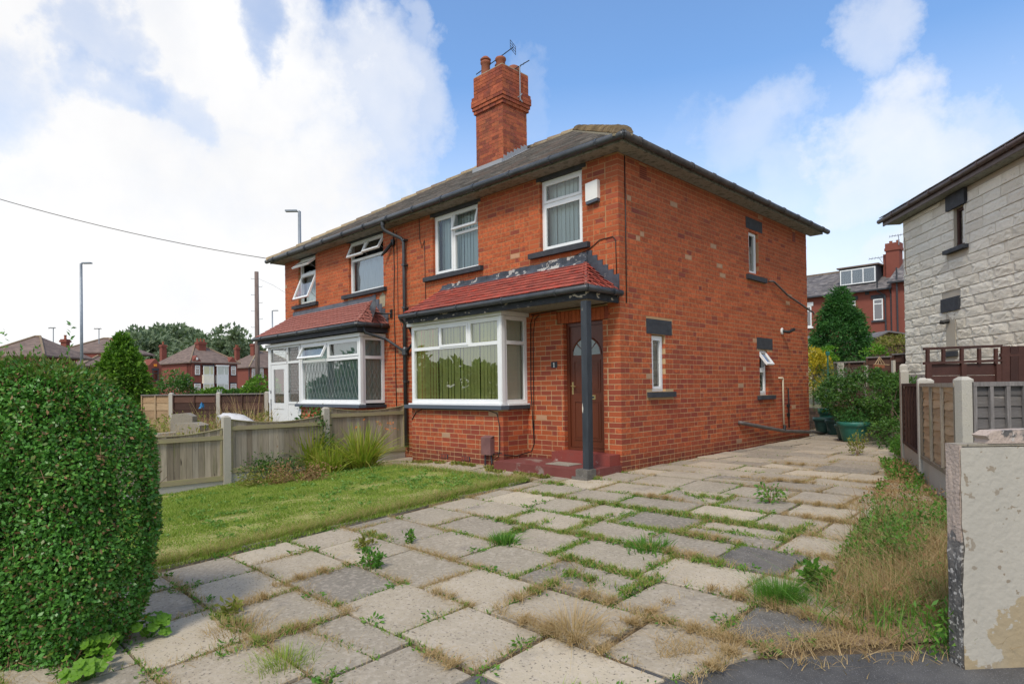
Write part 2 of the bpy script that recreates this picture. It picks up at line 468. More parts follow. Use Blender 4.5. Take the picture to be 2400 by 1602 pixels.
M['lapgrey'] = mat('silver_grey_lap_board', [(0.155, 0.14, 0.13), (0.20, 0.18, 0.165), (0.12, 0.11, 0.105), (0.25, 0.225, 0.205)], rnd='obj', nscale=3, namt=0.3, bump=0.4, bscale=25, stretch=(1, 1, 6),
                  patch=(3, 0.6, 0.72, (0.32, 0.29, 0.26)))
M['laptan'] = mat('tan_lap_board', [(0.40, 0.27, 0.15), (0.33, 0.215, 0.12), (0.45, 0.32, 0.19)], rnd='obj', nscale=3, namt=0.25, bump=0.4, bscale=25, stretch=(1, 1, 6))
M['lapbrown'] = mat('dark_brown_lap_board', [(0.085, 0.04, 0.028), (0.11, 0.055, 0.038), (0.06, 0.03, 0.022)], rnd='obj', nscale=3, namt=0.25, bump=0.3, bscale=25, stretch=(1, 1, 6))
M['batten'] = mat('grey_batten', [(0.17, 0.155, 0.145), (0.22, 0.20, 0.19)], nscale=6, namt=0.25, bump=0.3, stretch=(6, 6, 1))
M['brownwood'] = mat('brown_stained_wood', [(0.05, 0.02, 0.015), (0.075, 0.03, 0.022)], rnd='obj', nscale=5, namt=0.25, bump=0.3, rough=0.6)
M['clad'] = mat('cream_painted_stone', [(0.87, 0.80, 0.66), (0.80, 0.73, 0.59), (0.90, 0.84, 0.70)], rnd='obj', nscale=5, namt=0.12, bump=0.7, bscale=22, bdist=0.02, rough=0.8, patch=(5, 0.62, 0.74, (0.36, 0.31, 0.24)))
M['cladbase'] = mat('cream_painted_joint', [(0.60, 0.54, 0.43), (0.46, 0.40, 0.31)], nscale=3, namt=0.15, bump=0.4)
M['render'] = mat('flaking_cream_render', [(0.47, 0.435, 0.365), (0.40, 0.37, 0.31)], nscale=2.5, namt=0.12, bump=0.5, bscale=30, rough=0.85, patch=(1.7, 0.50, 0.51, (0.36, 0.285, 0.175)), speck=(16, 0.64, 0.67, (0.26, 0.21, 0.15)), streak=((6, 6, 1.1), 0.35, (0.36, 0.34, 0.29)))
M['aggregate'] = mat('dark_aggregate_concrete', [(0.10, 0.095, 0.09), (0.16, 0.15, 0.14)], nscale=8, namt=0.35, bump=0.8, bscale=60, speck=(45, 0.56, 0.62, (0.42, 0.40, 0.37)), patch=(1.5, 0.55, 0.57, (0.45, 0.36, 0.30)))
M['metal'] = mat('galvanised_steel', [(0.22, 0.25, 0.28), (0.28, 0.31, 0.34)], nscale=3, namt=0.1, bump=0, rough=0.45, metal=0.4)
M['pole'] = mat('creosoted_pole', [(0.14, 0.10, 0.085), (0.20, 0.15, 0.13)], nscale=3, namt=0.3, bump=0.3, stretch=(6, 6, 0.5))
M['cable'] = mat('black_cable', [(0.02, 0.02, 0.02)], bump=0, namt=0, rough=0.5)
M['white'] = mat('white_plastic', [(0.75, 0.74, 0.70)], bump=0, namt=0.05, rough=0.4)
M['creampipe'] = mat('cream_pipe', [(0.66, 0.58, 0.42)], bump=0, namt=0.1, rough=0.5)
M['greypipe'] = mat('grey_pipe', [(0.085, 0.075, 0.07), (0.13, 0.115, 0.105)], bump=0.1, namt=0.2, rough=0.55)
M['pot'] = mat('green_plastic_pot', [(0.018, 0.125, 0.095), (0.03, 0.16, 0.12)], nscale=6, namt=0.2, bump=0.05, rough=0.45, patch=(3, 0.6, 0.75, (0.10, 0.17, 0.13)))
M['potd'] = mat('dark_green_pot', [(0.02, 0.06, 0.055), (0.035, 0.09, 0.08)], nscale=6, namt=0.2, bump=0.05, rough=0.5, patch=(3, 0.6, 0.75, (0.14, 0.17, 0.16)))
M['terracotta'] = mat('terracotta', [(0.33, 0.115, 0.06), (0.26, 0.085, 0.05)], nscale=8, namt=0.25, bump=0.3, rough=0.85, streak=((2, 2, 1), 0.4, (0.12, 0.07, 0.05)))
M['bitumen'] = mat('bitumen_painted_flashing', [(0.045, 0.052, 0.065), (0.075, 0.085, 0.105)], nscale=5, namt=0.3, bump=0.6, bscale=14, rough=0.55, patch=(3.2, 0.575, 0.595, (0.42, 0.40, 0.37)))
M['bitumen2'] = mat('grey_flashing', [(0.09, 0.10, 0.12), (0.13, 0.14, 0.165)], nscale=4, namt=0.25, bump=0.5, bscale=10, rough=0.6)
M['leadsheet'] = mat('lead_flashing', [(0.36, 0.38, 0.40), (0.25, 0.26, 0.28)], nscale=10, namt=0.3, bump=0.3, rough=0.5)
M['meter'] = mat('maroon_cabinet', [(0.16, 0.075, 0.07), (0.20, 0.10, 0.09)], nscale=5, namt=0.15, bump=0.1, rough=0.7)
M['airbrick'] = mat('terracotta_air_brick', [(0.33, 0.075, 0.035)], nscale=9, namt=0.2, bump=0.2)
M['black'] = mat('black_void', [(0.012, 0.012, 0.012)], bump=0, namt=0)
M['sack'] = mat('white_sack', [(0.66, 0.66, 0.66), (0.5, 0.5, 0.5)], nscale=6, namt=0.15, bump=0.8, bscale=12, bdist=0.03)
M['mossroof'] = mat('mossy_timber', [(0.22, 0.20, 0.05), (0.14, 0.10, 0.04), (0.28, 0.24, 0.07)], nscale=3, namt=0.3, bump=0.4)
M['bark'] = mat('bark', [(0.12, 0.085, 0.06), (0.18, 0.13, 0.09)], nscale=8, namt=0.3, bump=0.6)
M['twig'] = mat('twig', [(0.26, 0.16, 0.08), (0.18, 0.11, 0.06)], nscale=8, namt=0.3, bump=0)
M['hedge'] = leafmat('privet_leaf', [(0.035, 0.11, 0.012), (0.065, 0.19, 0.025), (0.095, 0.26, 0.04), (0.13, 0.33, 0.06), (0.22, 0.38, 0.06)], 0.22, 0.33)
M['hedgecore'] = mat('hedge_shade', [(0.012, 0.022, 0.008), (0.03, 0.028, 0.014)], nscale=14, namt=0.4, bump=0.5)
M['hedgetop'] = leafmat('privet_leaf_new', [(0.10, 0.10, 0.025), (0.09, 0.17, 0.03), (0.13, 0.20, 0.03), (0.20, 0.17, 0.05)], 0.3, 0.4)
M['deadleaf'] = leafmat('dead_leaf', [(0.17, 0.085, 0.04), (0.30, 0.17, 0.08), (0.26, 0.19, 0.09)], 0.2, 0.7)
M['conifer'] = leafmat('golden_conifer', [(0.03, 0.09, 0.01), (0.085, 0.19, 0.018), (0.14, 0.27, 0.025), (0.19, 0.32, 0.03)], 0.25, 0.6)
M['fern'] = leafmat('feathery_conifer', [(0.025, 0.075, 0.02), (0.04, 0.13, 0.03), (0.06, 0.18, 0.04), (0.10, 0.20, 0.04)], 0.3, 0.6)
M['fartree'] = leafmat('far_tree_leaf', [(0.12, 0.17, 0.10), (0.16, 0.21, 0.12), (0.19, 0.24, 0.14)], 0.2, 0.7)
M['shrub'] = leafmat('shrub_leaf', [(0.025, 0.07, 0.018), (0.05, 0.13, 0.025), (0.09, 0.19, 0.035), (0.13, 0.23, 0.05)], 0.28, 0.45)
M['lavender'] = leafmat('grey_shrub', [(0.17, 0.15, 0.12), (0.10, 0.17, 0.09), (0.22, 0.19, 0.17)], 0.25, 0.8)
M['yellowleaf'] = leafmat('golden_leaf', [(0.40, 0.30, 0.02), (0.55, 0.42, 0.03), (0.30, 0.28, 0.03)], 0.3, 0.5)
M['limeleaf'] = leafmat('lime_leaf', [(0.10, 0.24, 0.02), (0.18, 0.34, 0.03)], 0.35, 0.5)
M['rustleaf'] = leafmat('brown_twigs', [(0.10, 0.05, 0.035), (0.15, 0.08, 0.05), (0.08, 0.05, 0.03)], 0.15, 0.8)
M['grass'] = leafmat('lawn_blade', [(0.45, 0.38, 0.16), (0.15, 0.25, 0.03), (0.25, 0.35, 0.045), (0.34, 0.41, 0.08), (0.56, 0.48, 0.22)], 0.3, 0.6)
M['weed'] = leafmat('weed_leaf', [(0.05, 0.14, 0.02), (0.085, 0.22, 0.03), (0.13, 0.28, 0.035), (0.20, 0.28, 0.05)], 0.3, 0.5)
M['lawnweed'] = leafmat('lawn_weed_leaf', [(0.10, 0.22, 0.04), (0.17, 0.31, 0.06), (0.22, 0.34, 0.08)], 0.3, 0.55)
M['weedy'] = leafmat('yellowing_weed', [(0.14, 0.18, 0.03), (0.24, 0.25, 0.05), (0.30, 0.22, 0.07)], 0.3, 0.5)
M['straw'] = leafmat('dry_straw', [(0.28, 0.17, 0.075), (0.42, 0.28, 0.13), (0.52, 0.39, 0.21), (0.36, 0.20, 0.08)], 0.25, 0.8)
M['strap'] = leafmat('strap_leaf', [(0.13, 0.20, 0.02), (0.24, 0.33, 0.035), (0.38, 0.40, 0.06), (0.36, 0.24, 0.07)], 0.3, 0.45)
M['flower'] = leafmat('pale_flower', [(0.75, 0.62, 0.58), (0.8, 0.75, 0.7)], 0.2, 0.6)
M['orange'] = leafmat('orange_flower', [(0.7, 0.14, 0.02), (0.6, 0.25, 0.05)], 0.2, 0.6)
M['bluepl'] = mat('blue_plastic', [(0.05, 0.25, 0.5)], bump=0, namt=0.1)
M['litter'] = mat('leaf_litter', [(0.30, 0.20, 0.13), (0.20, 0.13, 0.08), (0.40, 0.30, 0.20)], nscale=30, namt=0.3, bump=0.8, bscale=80)
M['orangepl'] = mat('orange_plastic', [(0.75, 0.27, 0.03)], bump=0, namt=0.05)


# ------------------------------------------------------------------ mesh helpers
def setp(o, label=None, cat=None, group=None, kind=None):
    if label:
        o['label'] = label
    if cat:
        o['category'] = cat
    if group:
        o['group'] = group
    if kind:
        o['kind'] = kind
    return o


def link(o, parent=None):
    COL.objects.link(o)
    if parent is not None:
        o.parent = parent
        o.matrix_parent_inverse = Matrix.Translation(-Vector(parent.get('_w', (0, 0, 0)))) if parent.type == 'EMPTY' else Matrix.Identity(4)
    return o


def empty(name, loc, label, cat, group=None, kind=None):
    o = bpy.data.objects.new(name, None)
    o.location = loc
    o['_w'] = tuple(float(x) for x in loc)
    o.empty_display_size = 0.2
    COL.objects.link(o)
    return setp(o, label, cat, group, kind)


class MB:
    def __init__(s):
        s.v = []
        s.f = []
        s.m = []

    def add(s, vs, fs, mi=0):
        b = len(s.v)
        s.v.extend([tuple(x) for x in vs])
        for f in fs:
            s.f.append(tuple(b + i for i in f))
            s.m.append(mi)

    BF = ((0, 3, 2, 1), (4, 5, 6, 7), (0, 1, 5, 4), (1, 2, 6, 5), (2, 3, 7, 6), (3, 0, 4, 7))

    def obox(s, o, a, b, c, mi=0):
        o, a, b, c = Vector(o), Vector(a), Vector(b), Vector(c)
        vs = [o, o + a, o + a + b, o + b, o + c, o + a + c, o + a + b + c, o + b + c]
        fs = s.BF if a.cross(b).dot(c) > 0 else tuple(tuple(reversed(f)) for f in s.BF)
        s.add(vs, fs, mi)

    def box(s, x0, x1, y0, y1, z0, z1, mi=0):
        s.obox((x0, y0, z0), (x1 - x0, 0, 0), (0, y1 - y0, 0), (0, 0, z1 - z0), mi)

    def prism(s, pts, vec, mi=0):
        pts = [Vector(p) for p in pts]
        vec = Vector(vec)
        n = len(pts)
        nn = Vector((0, 0, 0))
        for i in range(n):
            nn += pts[i].cross(pts[(i + 1) % n])
        if nn.dot(vec) > 0:
            pts = pts[::-1]
        vs = pts + [p + vec for p in pts]
        fs = [tuple(range(n)), tuple(reversed(range(n, 2 * n)))]
        for i in range(n):
            j = (i + 1) % n
            fs.append((i, i + n, j + n, j))
        s.add(vs, fs, mi)

    def tube(s, pts, r, n=8, mi=0, cap=True, squash=None):
        pts = [Vector(p) for p in pts]
        rs = r if isinstance(r, (list, tuple)) else [r] * len(pts)
        rings = []
        up = Vector((0, 0, 1))
        for i, p in enumerate(pts):
            a = pts[max(0, i - 1)]
            b = pts[min(len(pts) - 1, i + 1)]
            d = (b - a).normalized()
            if abs(d.dot(up)) > 0.95:
                x = Vector((1, 0, 0)).cross(d).normalized()
            else:
                x = up.cross(d).normalized()
            y = d.cross(x)
            rings.append([p + (x * cos(2 * pi * k / n) + y * sin(2 * pi * k / n)) * rs[i] for k in range(n)])
        vs = [q for rg in rings for q in rg]
        fs = []
        for i in range(len(pts) - 1):
            for k in range(n):
                k2 = (k + 1) % n
                fs.append((i * n + k, i * n + k2, (i + 1) * n + k2, (i + 1) * n + k))
        if cap:
            fs.append(tuple(reversed(range(n))))
            fs.append(tuple((len(pts) - 1) * n + k for k in range(n)))
        s.add(vs, fs, mi)

    def lathe(s, prof, c, n=20, mi=0):
        c = Vector(c)
        vs = []
        for (r, z) in prof:
            for k in range(n):
                vs.append(c + Vector((r * cos(2 * pi * k / n), r * sin(2 * pi * k / n), z)))
        fs = []
        for i in range(len(prof) - 1):
            for k in range(n):
                k2 = (k + 1) % n
                fs.append((i * n + k, i * n + k2, (i + 1) * n + k2, (i + 1) * n + k))
        fs.append(tuple(reversed(range(n))))
        fs.append(tuple((len(prof) - 1) * n + k for k in range(n)))
        s.add(vs, fs, mi)

    def mesh(s, name, mats, smooth=False):
        me = bpy.data.meshes.new(name)
        me.from_pydata(s.v, [], s.f)
        for m in (mats if isinstance(mats, (list, tuple)) else [mats]):
            me.materials.append(m)
        if any(s.m):
            me.polygons.foreach_set('material_index', s.m)
        if smooth:
            me.polygons.foreach_set('use_smooth', [True] * len(me.polygons))
        me.update()
        return me

    def obj(s, name, mats, parent=None, smooth=False, kind=None, label=None, cat=None, group=None):
        o = bpy.data.objects.new(name, s.mesh(name, mats, smooth))
        link(o, parent)
        return setp(o, label, cat, group, kind)


def npmesh(name, co, faces, mats, parent=None, mi=None, kind=None, label=None, cat=None, group=None, smooth=False):
    """co (N,3) array, faces (M,k) array"""
    me = bpy.data.meshes.new(name)
    k = faces.shape[1]
    me.vertices.add(len(co))
    me.vertices.foreach_set('co', np.ascontiguousarray(co, dtype=np.float32).ravel())
    me.loops.add(faces.size)
    me.loops.foreach_set('vertex_index', np.ascontiguousarray(faces, dtype=np.int32).ravel())
    me.polygons.add(len(faces))
    me.polygons.foreach_set('loop_start', np.arange(0, faces.size, k, dtype=np.int32))
    try:
        me.polygons.foreach_set('loop_total', np.full(len(faces), k, dtype=np.int32))
    except Exception:
        pass
    for m in (mats if isinstance(mats, (list, tuple)) else [mats]):
        me.materials.append(m)
    if mi is not None:
        me.polygons.foreach_set('material_index', np.ascontiguousarray(mi, dtype=np.int32))
    if smooth:
        me.polygons.foreach_set('use_smooth', np.ones(len(faces), dtype=bool))
    me.update(calc_edges=True)
    me.validate()
    o = bpy.data.objects.new(name, me)
    link(o, parent)
    return setp(o, label, cat, group, kind)


_UNIT = {}


def unit(mname):
    if mname not in _UNIT:
        mb = MB()
        mb.box(0, 1, 0, 1, 0, 1)
        _UNIT[mname] = mb.mesh('unit_' + mname, M[mname])
    return _UNIT[mname]


def piece(name, mname, o, a, b, c, parent, mesh=None):
    """one box-shaped piece as its own object sharing a unit mesh"""
    ob = bpy.data.objects.new(name, mesh or unit(mname))
    o, a, b, c = Vector(o), Vector(a), Vector(b), Vector(c)
    if a.cross(b).dot(c) < 0:
        o = o + a
        a = -a
    COL.objects.link(ob)
    ob.parent = parent
    if parent.type == 'EMPTY':
        ob.matrix_parent_inverse = Matrix.Translation(-Vector(parent.get('_w', (0, 0, 0))))
    mw = Matrix(((a.x, b.x, c.x, o.x), (a.y, b.y, c.y, o.y), (a.z, b.z, c.z, o.z), (0, 0, 0, 1)))
    ob.matrix_basis = mw
    return ob


def unitv(a):
    return a / (np.linalg.norm(a, axis=1, keepdims=True) + 1e-9)


def leaves(P, D, size, aspect=0.5, fold=0.25, rng=RNG, spread=0.8, face=None):
    """leaf quads at P pointing roughly along D"""
    n = len(P)
    D = unitv(D + rng.normal(0, spread, (n, 3)))
    t = unitv(np.cross(D, rng.normal(0, 1, (n, 3)) if face is None else face + rng.normal(0, 0.5, (n, 3))))
    nn = np.cross(D, t)
    s = (size * rng.uniform(0.65, 1.3, n))[:, None] if np.isscalar(size) else size[:, None]
    mid = P + D * s * 0.5
    v = np.stack([P, mid + t * s * aspect * 0.5 + nn * s * fold * 0.3, P + D * s, mid - t * s * aspect * 0.5 + nn * s * fold * 0.3], 1).reshape(-1, 3)
    f = np.arange(n * 4, dtype=np.int32).reshape(-1, 4)
    return v, f


def blades(P, h, wd, lean, rng=RNG, segs=1, dirs=None, droop=0.0):
    """grass blades; returns verts, faces (quads; degenerate tip avoided by narrow tip)"""
    n = len(P)
    h = np.broadcast_to(h, (n,)) * rng.uniform(0.55, 1.2, n)
    a = rng.uniform(0, 2 * np.pi, n)
    side = np.stack([np.cos(a), np.sin(a), np.zeros(n)], 1)
    if dirs is None:
        b = rng.uniform(0, 2 * np.pi, n)
        dirs = np.stack([np.cos(b), np.sin(b), np.zeros(n)], 1)
    ln = (np.abs(rng.normal(0, 1, n)) * lean)[:, None]
    rings = []
    for i in range(segs + 1):
        t = i / segs
        c = P + np.array([0, 0, 1.0]) * (h * (t - droop * t * t * ln[:, 0]))[:, None] + dirs * ln * h[:, None] * (t ** 1.7)
        wv = side * (wd * (1 - t * 0.88) * 0.5)
        rings.append((c - wv, c + wv))
    vs = np.stack([x for r in rings for x in r], 1).reshape(-1, 3)
    k = 2 * (segs + 1)
    base = (np.arange(n) * k)[:, None]
    fs = np.concatenate([base + np.array([[2 * i, 2 * i + 1, 2 * i + 3, 2 * i + 2]]) for i in range(segs)], 0)
    return vs, fs


def join(lst):
    vs, fs, mi, b = [], [], [], 0
    for it in lst:
        v, f = it[0], it[1]
        vs.append(v)
        fs.append(f + b)
        mi.append(np.full(len(f), it[2] if len(it) > 2 else 0, dtype=np.int32))
        b += len(v)
    return np.concatenate(vs), np.concatenate(fs), np.concatenate(mi)


def sphere_pts(n, rng=RNG):
    return unitv(rng.normal(0, 1, (n, 3)))


# ------------------------------------------------------------------ ground
def sstep(t):
    t = max(0.0, min(1.0, t))
    return t * t * (3 - 2 * t)


def g(x, y):
    z = 0.02 + (0.05 * max(y, -9.0) if y < 0 else 0.006 * min(y, 12))
    if y > 9.5:
        z += 0.10 * min(y - 9.5, 20) * 0.25
    return z - 0.13 * sstep((-2.8 - x) / 2.6)


gv = np.vectorize(g)


def clip_poly(poly, a, b):
    """keep the part of a 2-D polygon left of the line a->b"""
    out = []
    n = len(poly)
    for i in range(n):
        p, q = poly[i], poly[(i + 1) % n]
        sp = (b[0] - a[0]) * (p[1] - a[1]) - (b[1] - a[1]) * (p[0] - a[0])
        sq = (b[0] - a[0]) * (q[1] - a[1]) - (b[1] - a[1]) * (q[0] - a[0])
        if sp >= 0:
            out.append(p)
        if (sp >= 0) != (sq >= 0):
            t = sp / (sp - sq)
            out.append((p[0] + t * (q[0] - p[0]), p[1] + t * (q[1] - p[1])))
    return out


def clip_convex(poly, conv):
    for i in range(len(conv)):
        if len(poly) < 3:
            return []
        poly = clip_poly(poly, conv[i], conv[(i + 1) % len(conv)])
    return poly if len(poly) >= 3 else []


def inpoly(x, y, conv):
    r = np.ones(np.shape(x), bool)
    for i in range(len(conv)):
        a, b = conv[i], conv[(i + 1) % len(conv)]
        r &= ((b[0] - a[0]) * (y - a[1]) - (b[1] - a[1]) * (x - a[0])) >= 0
    return r


def sheet(name, conv, dz, step, m, kind='structure', label=None, zf=g, rough=0.0, thick=0.0):
    xs = [p[0] for p in conv]
    ys = [p[1] for p in conv]
    vs, fs, idx = [], [], {}

    def vid(x, y):
        k = (round(x, 4), round(y, 4))
        if k not in idx:
            idx[k] = len(vs)
            vs.append((x, y, zf(x, y) + dz + (random.uniform(-rough, rough) if rough else 0)))
        return idx[k]
    nx = int((max(xs) - min(xs)) / step) + 1
    ny = int((max(ys) - min(ys)) / step) + 1
    for i in range(nx):
        for j in range(ny):
            x0, y0 = min(xs) + i * step, min(ys) + j * step
            q = clip_convex([(x0, y0), (x0 + step, y0), (x0 + step, y0 + step), (x0, y0 + step)], conv)
            if q:
                ids = []
                for p in q:
                    k = vid(*p)
                    if k not in ids:
                        ids.append(k)
                if len(ids) >= 3:
                    fs.append(ids)
    me = bpy.data.meshes.new(name)
    me.from_pydata(vs, [], fs)
    me.materials.append(m)
    me.update()
    o = bpy.data.objects.new(name, me)
    COL.objects.link(o)
    return setp(o, label, kind=kind)


# wide terrain with graded spacing, out to the horizon
def gterr(x, y):
    d = sqrt(x * x + y * y)
    z = g(max(-20, min(8, x)), max(-9, min(12, y))) - 0.07
    if y > 14 and x > -30:
        z += min(1.0, (y - 14) / 20) * 2.2 * sstep((x + 30) / 20)
    if d > 50:
        z -= min(1, (d - 50) / 60) * 0.8
    return z


ax_ = [-900, -500, -300, -200, -150, -120, -100, -80, -60, -45, -35, -28, -22] + list(np.arange(-18, 14.1, 1.0)) + [17, 21, 26, 33, 42, 60, 90, 140, 220, 400, 900]
vs, fs = [], []
for y in ax_:
    for x in ax_:
        vs.append((x, y, gterr(x, y)))
n_ = len(ax_)
for j in range(n_ - 1):
    for i in range(n_ - 1):
        fs.append((j * n_ + i, j * n_ + i + 1, (j + 1) * n_ + i + 1, (j + 1) * n_ + i))
me = bpy.data.meshes.new('ground')
me.from_pydata(vs, [], fs)
me.materials.append(M['rough_ground'])
o = bpy.data.objects.new('ground', me)
COL.objects.link(o)
setp(o, kind='structure')


def dl(d, t):
    """ground point d metres in front of the camera, t metres to its right"""
    p = CAM + FH * d + RH * t
    return (p.x, p.y)


# tarmac pavement and road outside the gate (the side the camera stands on)
sheet('pavement', [dl(-1.2, -16), dl(-1.2, 14), dl(3.62, 14), dl(3.12, -16)], -0.006, 0.5, M['tarmac'])
sheet('road', [dl(-9, -16), dl(-9, 14), dl(-1.25, 14), dl(-1.25, -16)], -0.13, 1.0, M['tarmac'])
kb = MB()
for i in range(32):
    a = dl(-1.25, -15 + i * 0.92)
    p = Vector((a[0], a[1], g(*a) - 0.14))
    kb.obox(p, RH * 0.91, FH * 0.12, (0, 0, 0.13))
kb.obj('kerb', M['conc'], kind='structure')

FENCE_R = [(2.55, 4.9), (2.85, 3.63), (3.50, 1.66), (4.12, -0.25)]


def fx(y):
    """x of the boundary on the right"""
    if y > 3.63:
        return 2.85 - (y - 3.63) * 0.31
    if y > -0.25:
        return 2.85 + (3.63 - y) * 0.327
    return 4.12 + (-0.25 - y) * 0.17


DRIVE = [(-0.72, -9.0), (4.95, -4.2), (4.75, -3.0), (4.05, 0.2), (1.8, 7.1), (0.62, 10.6), (-0.72, 10.6)]
STREET = (dl(3.42, -16), dl(3.42, 14))          # keep the house side of this line
drv = clip_poly(DRIVE, STREET[1], STREET[0]) if False else clip_poly(DRIVE, (dl(3.15, -16)), (dl(3.15, 14)))
drive = sheet('driveway', drv, -0.012, 0.45, M['soil'], rough=0.006)
pathp = [(-5.5, -1.28), (-0.72, -1.28), (-0.72, 0.3), (-5.5, 0.3)]
path = sheet('path', pathp, -0.012, 0.45, M['soil'], rough=0.006)

# ---- paving slabs, each its own piece
JOINTS = []          # (x0,y0,x1,y1) of slab edges for the weeds


def slab(poly, parent, m, name='paving_slab', lift=0.0):
    cx = sum(p[0] for p in poly) / len(poly)
    cy = sum(p[1] for p in poly) / len(poly)
    tx, ty = random.gauss(0, 0.009), random.gauss(0, 0.009)
    dz = random.gauss(0, 0.003) + lift
    if cy > 0:
        tx *= 1.6
        ty *= 1.6
        dz += random.gauss(0, 0.006)
    P = []
    n = len(poly)
    top = []
    for i, p in enumerate(poly):
        x, y = p[0] + random.gauss(0, 0.004), p[1] + random.gauss(0, 0.004)
        top.append(Vector((x, y, g(x, y) + 0.012 + dz + (x - cx) * tx + (y - cy) * ty)))
    vs = [t - Vector((0, 0, 0.045)) for t in top] + [t - Vector((0, 0, 0.005)) for t in top]
    ins = []
    for t in top:
        d = Vector((cx - t.x, cy - t.y, 0)).normalized() * 0.008
        ins.append(t + d)
    vs += ins
    fs = []
    for k in (0, 1):
        for i in range(n):
            j = (i + 1) % n
            fs.append((k * n + i, k * n + j, (k + 1) * n + j, (k + 1) * n + i))
    fs.append(tuple(2 * n + i for i in range(n)))
    me = bpy.data.meshes.new(name)
    me.from_pydata(vs, [], fs)
    me.materials.append(M[m])
    me.update()
    o = bpy.data.objects.new(name, me)
    COL.objects.link(o)
    o.parent = parent
    for i in range(n):
        a, b = top[i], top[(i + 1) % n]
        JOINTS.append((a.x, a.y, b.x, b.y))
    return o


def pave(conv, y0, y1, parent, xs0, xs1, row=0.60, seedlens=(0.75, 0.75, 0.75, 0.6, 0.9)):
    y = y0
    while y < y1:
        r = row if y < 1 else random.choice((0.6, 0.6, 0.5))
        x = xs0 - random.uniform(0, 0.7)
        while x < xs1:
            ln = random.choice(seedlens)
            gp = 0.005 + abs(random.gauss(0, 0.006)) + (0.012 if (x > 1.9 and y < 0) else 0)
            gq = 0.005 + abs(random.gauss(0, 0.005)) + (0.014 if (x > 1.9 and y < 0) else 0)
            q = [(x + gp, y + gq), (x + ln - gp, y + gq), (x + ln - gp, y + r - gq), (x + gp, y + r - gq)]
            q = clip_convex(q, conv)
            if q:
                ar = abs(sum(q[i][0] * q[(i + 1) % len(q)][1] - q[(i + 1) % len(q)][0] * q[i][1] for i in range(len(q)))) / 2
                if ar > 0.03:
                    cx = sum(p[0] for p in q) / len(q)
                    cy = sum(p[1] for p in q) / len(q)
                    dk = any((cx - a) ** 2 + (cy - b) ** 2 < c * c for a, b, c in ((3.55, -2.6, .36), (4.15, -4.2, .45), (0.15, -7.6, .4), (4.35, -3.5, .3)))
                    mt_ = 'slabdark' if dk else 'slab'
                    if ar > .3 and random.random() < 0.10:      # a cracked slab lies in two pieces
                        an_ = random.uniform(0, pi)
                        e1 = (cx + cos(an_) * 3, cy + sin(an_) * 3)
                        e0_ = (cx - cos(an_) * 3, cy - sin(an_) * 3)
                        s1_, s2_ = clip_poly(q, e0_, e1), clip_poly(q, e1, e0_)
                        for s__ in (s1_, s2_):
                            if len(s__) > 2:
                                mxx = sum(p[0] for p in s__) / len(s__)
                                myy = sum(p[1] for p in s__) / len(s__)
                                slab([(mxx + (p[0] - mxx) * .988, myy + (p[1] - myy) * .988) for p in s__], parent, mt_)
                    else:
                        slab(q, parent, mt_)
            x += ln
        y += r


inner = [(-0.60, -9.0), (4.7, -4.5), (4.55, -3.0), (3.92, 0.0), (1.68, 7.1), (0.62, 10.4), (-0.65, 10.4)]
inner = clip_poly(clip_poly(inner, dl(3.18, -16), dl(3.18, 14)), dl(3.15, 0.6), dl(3.85, 2.4))
# south part keeps to x > lawn edge; north of the corner it keeps clear of the house wall
south = clip_poly(inner, (5, 0.0), (-5, 0.0))
south = clip_convex(inner, [(-9, -12), (9, -12), (9, 0.0), (-9, 0.0)])
north = clip_convex(inner, [(0.02, 0.0), (9, 0.0), (9, 12), (0.02, 12)])
pave(south, -7.9, -0.2, drive, -0.8, 5.2)
pave(north, -0.1, 10.5, drive, -0.1, 4.2)
pave([(-5.35, -1.24), (-0.64, -1.24), (-0.64, -0.02), (-5.35, -0.02)], -1.25, -0.1, path, -5.6, -0.6)
pave([(-0.64, 7.8), (0.0, 7.8), (0.0, 10.4), (-0.64, 10.4)], 7.7, 10.3, drive, -0.8, 0.0)

# lawn kerb: low concrete edging pieces
kerb = bpy.data.objects.new('lawn_edging', None)
COL.objects.link(kerb)
setp(kerb, kind='structure')
y = -7.2
while y < -1.3:
    ln = random.uniform(0.85, 0.95)
    piece('edging_stone', 'conc', (-0.745 + random.gauss(0, .006), y, g(-0.7, y) - 0.06), (0.05, random.gauss(0, .01), 0), (0, ln - 0.01, ln * 0.05), (0, 0, 0.092 + random.gauss(0, .008)), kerb)
    y += ln

LAWN = [(-5.5, -13), (-0.76, -8.3), (-0.76, -1.30), (-5.5, -1.30)]
lawn = sheet('lawn', LAWN, 0.02, 0.3, M['turf'], rough=0.008)

# ------------------------------------------------------------------ the pair of houses
LX, DY, ZS = -11.10, 7.56, 4.83
house = empty('semi_detached_house', (0, 0, 0), 'orange-red brick pair of houses with dark hipped roof and red-tiled bay canopies', 'house')
CH = 0.0825
BR = []            # brick records: (frame, u0, u1, n0, n1, z0, z1)
X_, Y_ = Vector((1, 0, 0)), Vector((0, 1, 0))


class Fr:
    def __init__(s, o, u, n):
        s.o, s.u, s.n = Vector(o), Vector(u), Vector(n)

    def p(s, u, n, z):
        return s.o + s.u * u + s.n * n + Vector((0, 0, z))


def fbox(mb, fr, u0, u1, n0, n1, z0, z1, mi=0):
    mb.obox(fr.p(u0, n0, z0), fr.u * (u1 - u0), fr.n * (n1 - n0), (0, 0, z1 - z0), mi)


